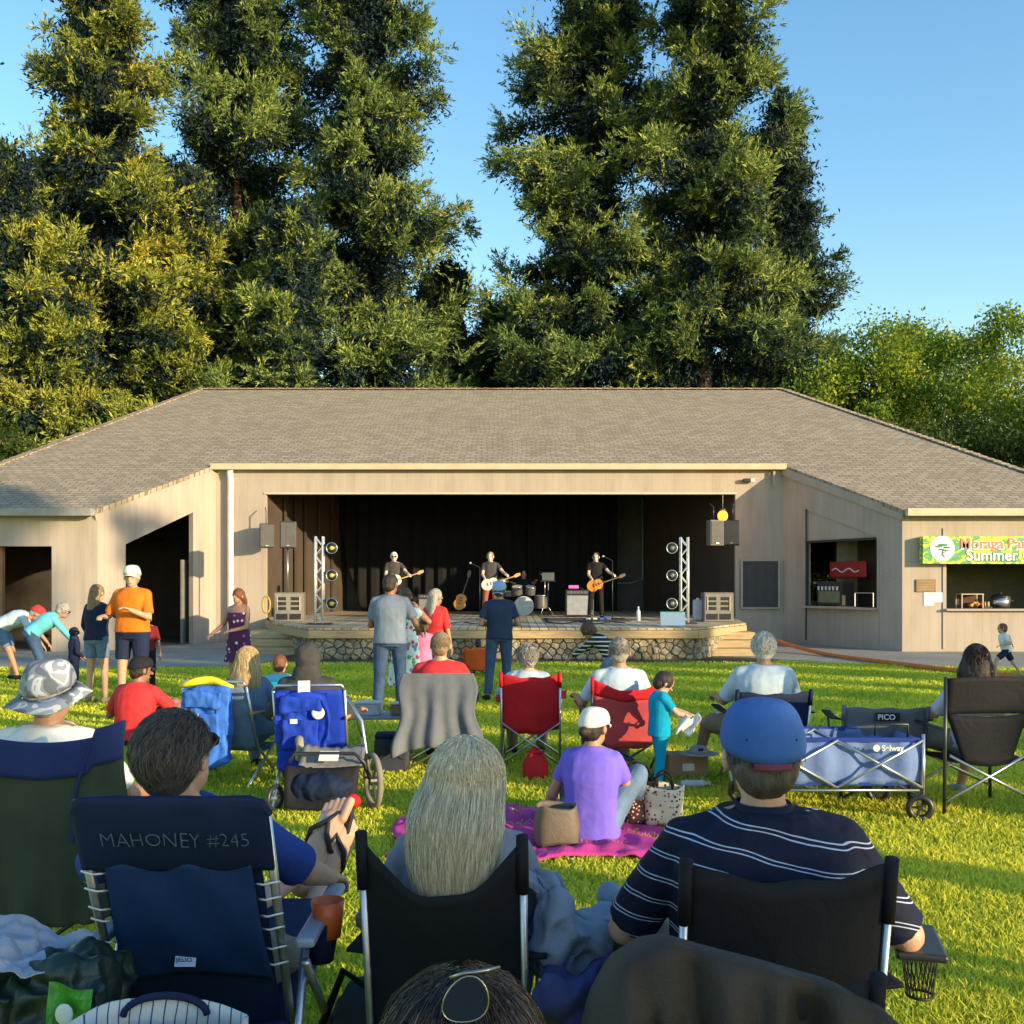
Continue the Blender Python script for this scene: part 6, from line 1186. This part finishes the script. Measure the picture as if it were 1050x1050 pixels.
def truss(label, loc, side, lit):
    r = thing('light_truss', label, 'truss', loc); w = .085; al = mat('truss_alu', (.62, .64, .64), rough=.4, metal=.3)
    for sx in (-1, 1):
        for sy in (-1, 1): MB().tube([(sx*w, sy*w, .03), (sx*w, sy*w, 2.02)], .020, 8).build('chord', al, r, smooth=True)
    mb = MB(); k = 9
    for i in range(k):
        z0, z1 = .05+i*1.95/k, .05+(i+1)*1.95/k; s_ = 1 if i % 2 else -1
        for sy in (-1, 1): mb.bar((-s_*w, sy*w, z0), (s_*w, sy*w, z1), .013, .013); mb.bar((sy*w, -s_*w, z0), (sy*w, s_*w, z1), .013, .013)
    mb.build('lattice', al, r); MB().box((0, 0, .015), (.55, .45, .03)).build('base_plate', m_blackp, r)
    for i, y in enumerate((562, 590, 619)):
        d = loc[1]-.1; zz = wz(y, d)
        q = thing('stage_light', ('lit yellow' if lit else 'unlit')+' round stage light, '+('top', 'middle', 'lowest')[i]+' of three on the '+('left' if lit else 'right')+' truss', 'stage light', (loc[0]+side*.30, loc[1]-.08, zz), 0)
        MB().cone((0, .20, 0), (0, -.02, 0), .085, .12, 20, cap=True).build('can', m_blackp, q, smooth=True); MB().tube([(.123*math.cos(2*PI*j/24), -.02, .123*math.sin(2*PI*j/24)) for j in range(24)], .011, 6, closed=True).build('ring', m_steel, q, smooth=True)
        MB().ball((0, -.035, 0), (.05, .02, .05)).build('lens', mat('lamp_yellow', (.45, .36, .04), rough=.3, emit=.12) if lit else mat('lens_grey', (.12, .13, .13), rough=.15), q, smooth=True)
        MB().tube([(-side*.25, .08, .0), (-side*.16, .06, .10), (-side*.15, .05, 0)], .015, 6).build('yoke', m_dtube, q, smooth=True)
truss('silver lighting truss at the left side of the stage', stand(327.5, 23.5), 1, True); truss('silver lighting truss at the right side of the stage', stand(701.5, 23.9), -1, False)
# lamp on the right inner wall
t = thing('wall_lamp', 'glowing orange bulkhead lamp above the right loudspeakers', 'lamp', pt(741, 529, 27.6)); m_lamp = mat('lamp_glow', (1., .33, .02), emit=3, var=.05); MB().ball((0, 0, 0), (.14, .12, .15)).build('globe', m_lamp, t, smooth=True); MB().cone((0, 0, .13), (0, 0, .2), .10, .08, 14).build('cap', m_dtube, t, smooth=True)
MB().tube([(0, 0, .2), (0, 0, .55), (0, .3, .6)], .012, 6).build('bracket', m_dtube, t)
pl_ = bpy.data.lights.new('lamp_light', 'POINT'); pl_.energy = 22; pl_.color = (1, .42, .08); pl_.shadow_soft_size = .15; po = bpy.data.objects.new('lamp_light', pl_); COL.objects.link(po); po.location = t.location+V((0, -.25, 0)); po.parent = None
tag(po, 'warm glow of the bulkhead lamp', 'lamp light') if False else None
# guitars
def guitar(label, M4, body_m, kind='st', neck_m=None, pick=None):
    """built in its own frame: neck along +X, face towards -Y, strings side up"""
    r = thing('electric_guitar', label, 'guitar', (0, 0, 0)); r.matrix_world = M4
    n = 40; out = []
    for i in range(n):
        a = 2*PI*i/n; c_, s_ = math.cos(a), math.sin(a); rad = .165-.035*math.cos(2*a)*-1 if kind == 'st' else .165+.03*math.cos(2*a)
        x = .21*c_; z = (.165-.040*math.exp(-((c_-.15)/.28)**2))*s_
        if kind == 'st' and c_ > .3: x += .05*(c_-.3)*abs(s_)*1.6
        out.append((x-.16, z))
    MB().prism(out, .045, 'y', -.022).build('guitar_body', body_m, r, bevel=.008)
    nm = neck_m or mat('maple', (.55, .33, .12), rough=.4); MB().bar((.02, -.028, 0), (.50, -.028, 0), .055, .025).build('neck', nm, r); MB().prism([(.50, -.03), (.53, -.04), (.66, -.02), (.67, .045), (.58, .055), (.50, .03)], .016, 'y', -.036).build('headstock', nm, r, bevel=.003)
    if pick: MB().prism([(-.26, -.10), (.0, -.08), (.03, .0), (-.02, .07), (-.16, .05), (-.24, -.02)], .004, 'y', -.027).build('pickguard', pick, r)
    for x in (-.20, -.12, -.05): MB().box((x, -.030, 0), (.02, .012, .075)).build('pickup', m_black, r)
    return r
def gm(px, y, d, tilt, yaw=0., s=1.): return Matrix.Translation(pt(px, y, d)) @ Matrix.Rotation(yaw, 4, 'Z') @ Matrix.Rotation(-tilt, 4, 'Y') @ Matrix.Scale(s, 4)
m_sunb = mat('sunburst', (.55, .22, .04), rough=.25, var=.5, scale=5); m_cream = mat('cream_lacquer', (.65, .60, .50), rough=.25, var=.05); m_amber = mat('amber_lacquer', (.60, .20, .03), rough=.25)
# players facing the crowd; neck points to picture right = their left
def player(label, px, d, h, **k):
    gy = k.pop('gh', 1.10); return person(label, stand(px, d), PI+k.pop('rz', 0), h, upd(STAND, W=[(-.40, .40, gy+.04), (.12, .36, gy-.09)], A=[(-.15, .02, .085), (.17, .0, .085)], ep=[(-.6, -.2, -1), (.7, -.5, -.8)], yaw=k.pop('yaw', 0), pitch=-6), 1.0, SK4, hair=k.pop('hair', 'short'), **k)
player('silver haired guitarist in black tee at the left of the stage', 404, 26.5, 1.80, rz=.05, shirt=C_char, sleeve=.65, pants=D_blk, hm=H_white, yaw=4, glasses=True)
player('bearded guitarist in grey tee and rust trousers at centre stage', 503, 26.5, 1.80, shirt=C_char, sleeve=.6, pants=cloth('rust_trousers', (.30, .09, .05)), hm=H_sand, yaw=-12)
player('dark haired bass player all in black at the right of the stage', 611, 26.8, 1.80, shirt=D_blk, sleeve=.6, pants=D_blk, hm=H_dark, yaw=-8)
guitar('pale guitar held by the silver haired guitarist', gm(409, 594, 26.05, .30), m_cream, neck_m=None, pick=m_white); guitar('white electric guitar held by the bearded guitarist', gm(508, 597, 26.05, .30), m_cream, pick=m_white); guitar('amber bass guitar held by the bass player', gm(616, 598, 26.35, .32), m_amber, 'lp', neck_m=mat('rosewood', (.16, .10, .07)))
guitar('sunburst guitar leaning on a stand between two guitarists', gm(474, 611, 27.0, 1.25, 0, 1.05), m_sunb, 'lp', neck_m=mat('rosewood', (.16, .10, .07)))
# drummer and drum kit
person('drummer in dark clothes seated behind the drum kit in shade', stand(537, 31.0), PI, 1.78, upd(SIT, P=(0, -.02, .55), W=[(-.35, .4, 1.0), (.35, .4, .95)]), 1., SK2, D_blk, .7, -.02, D_blk, hm=H_dark)
dk = thing('drum_kit', 'dark drum kit with cymbals on chrome stands near the back curtain', 'drum kit', stand(537, 30.2)); chrome = metal('chrome', (.7, .7, .7), .2); m_shell = mat('drum_shell', (.10, .09, .09), rough=.3); m_skin = mat('drum_skin', (.50, .50, .48), rough=.6)
for nm, c0, c1, r0 in (('bass_drum', (0, .0, .28), (0, -.42, .28), .28), ('tom', (-.18, -.2, .62), (-.20, -.26, .84), .15), ('tom', (.18, -.2, .62), (.20, -.26, .84), .15), ('floor_tom', (.50, -.05, .20), (.50, -.05, .58), .20), ('snare', (-.42, .0, .55), (-.42, .0, .70), .17)):
    q = MB().cone(c0, c1, r0, r0, 24).build(nm, m_shell, dk, smooth=False); a, b_ = V(c0), V(c1); dd = (b_-a).normalized(); MB().cone(b_, b_+dd*.012, r0*.98, r0*.98, 24).build('drum_head', m_skin, q); _, u, v = frame(dd); MB().tube([b_+(u*math.cos(2*PI*i/24)+v*math.sin(2*PI*i/24))*r0 for i in range(24)], .012, 6, closed=True).build('hoop', chrome, q, smooth=True)
for cx, cy, cz in ((-.62, -.15, 1.05), (.62, -.15, 1.20), (-.85, .05, .85)):
    q = MB().cone((cx, cy, cz), (cx+.01, cy-.01, cz+.03), .20, .03, 24).build('cymbal', metal('brass', (.60, .45, .18), .3), dk, smooth=True)
    c = MB(); c.tube([(cx, cy, cz+.05), (cx, cy, .35)], .012, 6)
    for i in range(3): a = 2*PI*i/3; c.tube([(cx, cy, .40), (cx+.25*math.cos(a), cy+.25*math.sin(a), .01)], .010, 6)
    c.build('stand', chrome, q, smooth=True)
# mic stands
def mic(label, px, d, h=1.55, boom=True):
    r = thing('microphone_stand', label, 'microphone stand', stand(px, d)); MB().tube([(0, 0, .02), (0, 0, h-.1)], .011, 6).build('pole', m_dtube, r, smooth=True); MB().cone((0, 0, 0), (0, 0, .02), .14, .13, 18).build('base', m_blackp, r)
    c = MB(); c.tube([(0, 0, h-.1), (-.22, -.05, h)], .008, 6); c.build('boom', m_dtube, r); MB().ball((-.24, -.06, h+.005), .032).build('microphone', m_steel, r, smooth=True)
mic('microphone stand right of the bass player', 628, 26.0, 1.62); mic('microphone stand left of the bearded guitarist', 492, 26.0, 1.45)
# amplifiers
def amp(label, px, d, w, h, top=None, grille=m_amp):
    r = thing('amplifier', label, 'amplifier', stand(px, d)); MB().box((0, 0, h/2+.02), (w, .35, h)).build('cabinet', m_blackp, r, bevel=.012); MB().box((0, -.178, h*.45), (w-.08, .012, h*.72)).build('grille_cloth', grille, r); MB().box((0, -.178, h*.93), (w-.08, .014, h*.10)).build('control_panel', mat('amp_panel', (.10, .10, .11), rough=.4), r)
    for k in range(5): MB().cone((-w*.3+k*w*.12, -.185, h*.93), (-w*.3+k*w*.12, -.205, h*.93), .014, .012, 8).build('knob', m_steel, r)
    MB().tube([(-.1, 0, h+.03), (-.08, 0, h+.06), (.08, 0, h+.06), (.1, 0, h+.03)], .010, 6).build('handle', m_blackp, r)
    return r
amp('grey fronted amplifier left of the bass player', 594, 28.6, .78, .74, grille=mat('amp_silver', (.26, .28, .30), rough=.7)); amp('amplifier with dark grille behind the silver haired guitarist', 440, 28.4, .60, .62)
t = thing('effects_box', 'glowing pink box on top of the grey fronted amplifier', 'effects box', (wx(588, 28.6), 28.6, ZD+.79)); MB().box((0, 0, .05), (.28, .2, .09)).build('box_body', mat('pink_led', (.65, .12, .45), emit=.25), t, bevel=.01)
t = thing('laptop_stand', 'laptop on a tall black stand between the drummer and the bass player', 'laptop stand', stand(562, 29.0)); MB().tube([(0, 0, .0), (0, 0, .98)], .02, 6).build('pole', m_dtube, t); MB().box((0, 0, 1.0), (.42, .32, .02)).build('tray', m_blackp, t)
tl = thing('laptop', 'open laptop seen from the back on the tall black stand', 'laptop', (wx(562, 29.0), 29.0, ZD+1.012)); MB().box((0, 0, .01), (.34, .24, .015)).build('keyboard_base', m_dtube, tl); MB().box((0, -.13, .12), (.34, .012, .22), rot=Matrix.Rotation(.15, 3, 'X')).build('screen_lid', mat('lid_grey', (.10, .11, .12), rough=.4), tl)
# stage odds and ends
t = thing('notice_board', 'white board with a green rim leaning on the deck by the right truss', 'board', stand(690, 22.6), -.08); R_ = Matrix.Rotation(-.25, 3, 'X'); MB().box((0, 0, .16), (.54, .02, .30), rot=R_).build('board', mat('board_white', (.85, .86, .84), rough=.5, var=.04), t); MB().box((0, .012+.04, .315), (.56, .022, .022), rot=R_).build('green_rim', mat('green_rim', (.05, .35, .12)), t)
t = thing('water_bottle', 'clear water bottle standing on the deck right of the microphone stand', 'bottle', stand(654.5, 25.6)); MB().tube([(0, 0, 0), (0, 0, .01), (0, 0, .24), (0, 0, .30), (0, 0, .33)], [.05, .055, .055, .022, .02], 12).build('bottle_body', m_pl, t, smooth=True); MB().cone((0, 0, .33), (0, 0, .36), .022, .022, 10).build('cap', m_white, t)
t = thing('pedal_board', 'black pedal board with blue effect pedals at the bass player feet', 'pedal board', stand(614, 25.7)); MB().box((0, 0, .02), (.75, .30, .04)).build('board', m_blackp, t)
for k, cc in enumerate(((.02, .12, .55), (.02, .12, .55), (.5, .5, .52), (.6, .6, .58))): MB().box((.24-k*.17, 0, .055), (.11, .16, .05)).build('pedal', mat('pedal_%s' % ('blue' if k < 2 else 'silver%d' % k), cc, rough=.4), t, bevel=.008)
t = MB().grid(20, 8, lambda u, v: (lerp(wx(430, 25), wx(500, 25), u), lerp(25.2, 26.3, v), ZD+.012+.004*math.sin(u*20))).build('rug', mat('pale_rug', (.40, .37, .30), rough=.95), None, smooth=True, solid=.008); tag(t, 'pale rug on the deck before the left and centre guitarists', 'rug')
t = MB().grid(20, 8, lambda u, v: (lerp(wx(560, 25), wx(650, 25), u), lerp(25.3, 27.4, v), ZD+.012)).build('rug', mat('dark_rug', (.05, .05, .055), rough=.95), None, smooth=True, solid=.008); tag(t, 'dark rug on the deck under the bass player', 'rug')
for i, (a, b_, lb) in enumerate(((440, 500, 'black cable snaking across the deck between two guitarists'), (560, 640, 'black cable lying on the deck near the pedal board'))):
    o = MB().tube([(wx(lerp(a, b_, q/20), 24.3), 24.3+.5*math.sin(q*.7+i*2), ZD+.012) for q in range(21)], .014, 5).build('cable', m_black, None, smooth=True); tag(o, lb, 'cable')
o = MB().tube([(wx(274, 27.4)+.10*math.cos(2*PI*i/24), 27.3, 1.05+.22*math.sin(2*PI*i/24)) for i in range(24)], .028, 6, closed=True).build('cable_coil', mat('yellow_cable', (.40, .28, .03), rough=.5), None, smooth=True); tag(o, 'coiled yellow cable hanging on the wall behind the left subwoofer', 'cable')
t = thing('power_box', 'white plastic container standing by the right subwoofer', 'container', stand(715.5, 25.4)); MB().box((0, 0, .28), (.24, .2, .52)).build('container_body', mat('milk_plastic', (.42, .44, .48), rough=.5), t, bevel=.04); MB().cone((.0, 0, .53), (0, 0, .58), .04, .04, 12).build('cap', m_white, t)

# ================================================================== signs and the counters
t = thing('menu_board', 'dark framed notice board on the shaded wall right of the stage', 'notice board', (wx(779.5, YC-.05), YC-.05, wz(599, YC))); w_ = 38/F*YC; h_ = 49/F*YC
MB().box((0, 0, 0), (w_, .05, h_)).build('board', mat('board_black', (.020, .020, .024), rough=.5), t)
fr_ = mat('alu_frame', (.32, .31, .30), rough=.5)
for a in (((0, -.03, h_/2), (w_+.05, .03, .05)), ((0, -.03, -h_/2), (w_+.05, .03, .05)), ((-w_/2, -.03, 0), (.05, .03, h_-.052)), ((w_/2, -.03, 0), (.05, .03, h_-.052))): MB().box(*a).build('frame', fr_, t)
for k in range(3): MB().box((-w_*.27+k*w_*.27, -.028, -.02), (w_*.2, .006, h_*.82)).build('paper', mat('dim_paper', (.055, .055, .065)), t)
xb0, xb1 = wx(946.5, YW-.25), wx(1150, YW-.25); zb0, zb1 = wz(578, YW-.25), wz(550, YW-.25)
m_ban, nt, b = nodes_of('leafy_banner'); tc = N(nt, 'ShaderNodeTexCoord'); mp = N(nt, 'ShaderNodeMapping'); mp.inputs['Scale'].default_value = (1, 1, 1.6); nt.links.new(tc.outputs['Object'], mp.inputs[0]); nz = N(nt, 'ShaderNodeTexNoise', i_Scale=3.2, i_Detail=3., i_Distortion=1.8); nt.links.new(mp.outputs[0], nz.inputs[0])
r = ramp(nt, ((.0, (.03, .12, .5)), (.38, (.10, .32, .30)), (.44, (.06, .28, .04)), (.50, (.24, .45, .05)), (.56, (.72, .66, .03)), (.66, (.80, .78, .10)), (.75, (.14, .36, .10)))); nt.links.new(nz.outputs[0], r.inputs[0]); nt.links.new(r.outputs[0], b.inputs['Base Color']); b.inputs['Roughness'].default_value = .5
bn = thing('banner', 'colourful leafy concert banner with white oval tree logo over the counter', 'banner', (xb0, YW-.25, zb0)); H_ = zb1-zb0
MB().box(((xb1-xb0)/2, .11, H_/2), (xb1-xb0, .22, H_)).build('banner_box', m_ban, bn)
MB().ball((.33*1.35, -.004, H_*.55), (.29, .010, H_*.47), nu=28, nv=10).build('logo_oval', mat('banner_white', (.85, .85, .83), rough=.5, var=.03), bn, smooth=True)
c = MB()
for x, z, a_, b2 in ((.36, .40, .09, .025), (.46, .44, .12, .032), (.55, .38, .09, .025), (.42, .33, .08, .02), (.52, .31, .08, .018)): c.ball((x, -.016, z), (a_, .006, b2), nu=12, nv=6)
c.build('logo_tree', mat('logo_green', (.04, .20, .08), rough=.6), bn, smooth=True); c = MB(); c.tube([(.46, -.018, .30), (.44, -.018, .22), (.5, -.018, .16)], .012, 5); c.tube([(.47, -.018, .25), (.55, -.018, .30)], .009, 5); c.build('logo_trunk', mat('logo_brown', (.10, .06, .04)), bn)
m_coral = mat('coral_letters', (.78, .20, .14), rough=.5, var=.05); m_wl = mat('white_letters', (.88, .88, .86), rough=.5, var=.03)
for nm, s_, sz, x, z, mm, ol in (('lettering', 'Moraga Park Foundation', .34, .86, .36, m_coral, m_wl), ('lettering', 'Summer Concerts', .36, 1.0, .08, m_wl, mat('letter_shadow', (.05, .16, .05)))):
    text(nm+'_outline', s_, sz, ol, bn, (x+.012, -.004, z-.008), (PI/2, 0, 0), ext=.002, bold=.020); text(nm, s_, sz, mm, bn, (x, -.012, z), (PI/2, 0, 0), ext=.002, bold=.006)
t = thing('plaque', 'small bronze plaque on the right wing wall left of the counter', 'plaque', (wx(949, YW), YW-.02, wz(600.5, YW))); MB().box((0, 0, 0), (.47, .03, .30)).build('plate', mat('bronze', (.20, .13, .07), rough=.5, metal=.4, bump=.6, bscale=60), t, bevel=.006)
for k in range(4): MB().box((0, -.018, .09-k*.06), (.36, .004, .018)).build('raised_line', mat('bronze_light', (.32, .22, .12), rough=.4, metal=.4), t)
for i, (x0, x1, y0, y1, lb) in enumerate(((947, 957.5, 607.5, 621, 'white paper notice taped left of two under the plaque'), (958, 970, 607.5, 617.5, 'shorter white paper notice beside the counter opening'))):
    o = MB().box((wx((x0+x1)/2, YW), YW-.012, wz((y0+y1)/2, YW)), ((x1-x0)/F*YW, .006, (y1-y0)/F*YW)).build('paper_notice', mat('paper_white', (.80, .80, .78), var=.04), None); tag(o, lb, 'notice')
# counter display case and cooker, more behind
t = thing('display_case', 'small glass food warmer with golden snacks on the right counter', 'display case', (wx(995, YW+.3), YW+.35, 1.026)); 
mb = MB()
for sx in (-1, 1):
    for sy in (-1, 1): MB().bar((sx*.25, sy*.16, 0), (sx*.25, sy*.16, .33), .02, .02).build('frame_post', m_trim, t)
MB().box((0, 0, .34), (.54, .36, .02)).build('lid', m_trim, t); MB().box((0, .15, .17), (.48, .01, .30)).build('back_panel', mat('case_brown', (.08, .03, .02)), t)
c = MB(); rs = random.Random(4)
for k in range(14): c.ball((rs.uniform(-.05, .2), rs.uniform(-.12, .1), .04+rs.uniform(0, .10)), (.05, .04, .035))
c.organic('snack_pile', mat('snack_gold', (.55, .28, .05), rough=.6, var=.4, scale=30), t, .012, 1)
t = thing('slow_cooker', 'silver slow cooker with black lid on the right counter', 'cooker', (wx(1027, YW+.3), YW+.35, 1.026)); MB().cone((0, 0, .02), (0, 0, .26), .20, .22, 24).build('pot', metal('steel_pot', (.6, .6, .6), .25), t, smooth=True); MB().loft([ring(V((0, 0, .26+.08*math.sin(a))), V((.23*math.cos(a)+.001, 0, 0)), V((0, .23*math.cos(a)+.001, 0)), 24, 2) for a in (0, .5, 1., 1.45)]).build('lid', m_blackp, t, smooth=True); MB().ball((0, 0, .36), .03).build('knob', m_blackp, t, smooth=True)
for sx in (-1, 1): MB().box((sx*.25, 0, .18), (.06, .10, .03)).build('handle', m_blackp, t, bevel=.008)
t = thing('bottle_tray', 'dark tray of sauce bottles between the glass case and the cooker', 'tray', (wx(1010, YW+.3), YW+.3, 1.026)); MB().box((0, 0, .02), (.26, .2, .04)).build('tray', m_blackp, t)
for k in range(3): MB().cone((-.08+k*.08, 0, .04), (-.08+k*.08, 0, .16), .028, .020, 10).build('bottle', mat('sauce_%d' % k, ((.4, .03, .02), (.5, .3, .05), (.5, .5, .45))[k], rough=.3), t, smooth=True)
# things behind the shaded serving window
def inR(u, z, dep): return onR(u, z, -dep)
for u_, nm, lb in ((lerp(w0, w1, .72), 'drink_dispenser', 'drink dispenser with white taps inside the shaded serving window'),):
    t = thing(nm, lb, 'drink dispenser', inR(u_, 1.02, .35), aR+PI); MB().box((0, 0, .34), (.95, .4, .62)).build('housing', mat('dispenser_black', (.03, .03, .035)), t, bevel=.01); MB().box((0, -.205, .25), (.80, .02, .30)).build('splash_panel', mat('dispenser_green', (.16, .17, .10)), t)
    for k in range(6): MB().cone((-.36+k*.14, -.24, .52), (-.36+k*.14, -.24, .42), .035, .025, 8).build('tap', m_white, t)
t = thing('drinks_sign', 'red drinks sign with white script hanging inside the serving window', 'sign', inR(lerp(w0, w1, .62), 1.98, .55), aR+PI); MB().box((0, 0, 0), (1.35, .08, .42)).build('sign_panel', mat('drinks_red', (.28, .015, .02), rough=.4), t, bevel=.03)
MB().tube([(-.55+1.0*q/14, -.05, .05*math.sin(q*.9)-.02) for q in range(15)], .018, 6).build('white_wave', m_white, t)
t = thing('counter_tray', 'small wire rack on the ledge inside the shaded serving window', 'rack', inR(lerp(w0, w1, .25), 1.04, .2), aR+PI)
for sx in (-1, 1): MB().tube([(sx*.32, 0, 0), (sx*.32, 0, .34)], .012, 6).build('upright', m_steel, t)
MB().tube([(-.32, 0, .34), (.32, 0, .34)], .012, 6).build('rail', m_steel, t)
mb = MB(); mb.bar(inR(w0-.3, 1.0, .9), inR(w1+.3, 1.0, .9), 1.6, .04)
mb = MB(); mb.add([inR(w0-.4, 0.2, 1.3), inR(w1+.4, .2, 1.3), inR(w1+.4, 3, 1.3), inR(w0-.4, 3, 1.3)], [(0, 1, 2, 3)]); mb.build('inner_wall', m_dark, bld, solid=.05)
t = thing('security_light', 'small floodlight fixed under the eave right of the stage', 'light', (wx(766, YC-.1), YC-.1, wz(493, YC))); MB().box((0, 0, 0), (.22, .12, .10)).build('housing', m_blackp, t, bevel=.02); MB().box((.14, -.02, .0), (.12, .1, .10)).build('lamp_head', m_white, t, bevel=.02)

# ================================================================== spectators at the right, outside the picture, whose shadows reach in
proto = person('man in dark clothes with raised arm standing by the right counter', (18.9, 15.5, 0), .8, 1.8, upd(STAND, W=[(-.30, .1, .85), (.35, .35, 1.75)]), 1.1, SK2, D_navy, .9, -.04, D_blk, vox=.016)
p2 = person('man in dark clothes standing nearest the camera beyond the right frame edge', (4.9, 2.1, 0), .8, 1.75, STAND, 1.1, SK2, D_navy, .9, -.04, D_blk, vox=.016)
for x, y, rz, lb in ((6.6, 2.6, .3, 'second standing man in dark clothes beyond the right frame edge'), (8.9, 3.4, 1.2, 'third standing man in dark clothes beyond the right frame edge'), (9.6, 6.9, .2, 'standing man in dark clothes outside the picture, level with the red chairs'), (11.4, 8.0, 2, 'standing man in dark clothes outside the picture, behind the wagon line'),
                     (12.6, 11.0, .4, 'standing man in dark clothes outside the picture, right of the hose'), (13.8, 12.6, 1.4, 'standing man in dark clothes outside the picture, nearest the counter')):
    q_ = copy_tree(p2['root']); q_.location = (x, y, 0); q_.rotation_euler = (0, 0, rz); q_['label'] = lb
for i, (x, y, lb) in enumerate(((5.6, .6, 'dark camp chair standing empty beyond the right frame edge'), (8.6, 5.2, 'second dark camp chair beyond the right frame edge'))):
    camp_chair(lb, (x, y, 0), .2, .56, .42, .92, .5, N_navy, m_dtube)
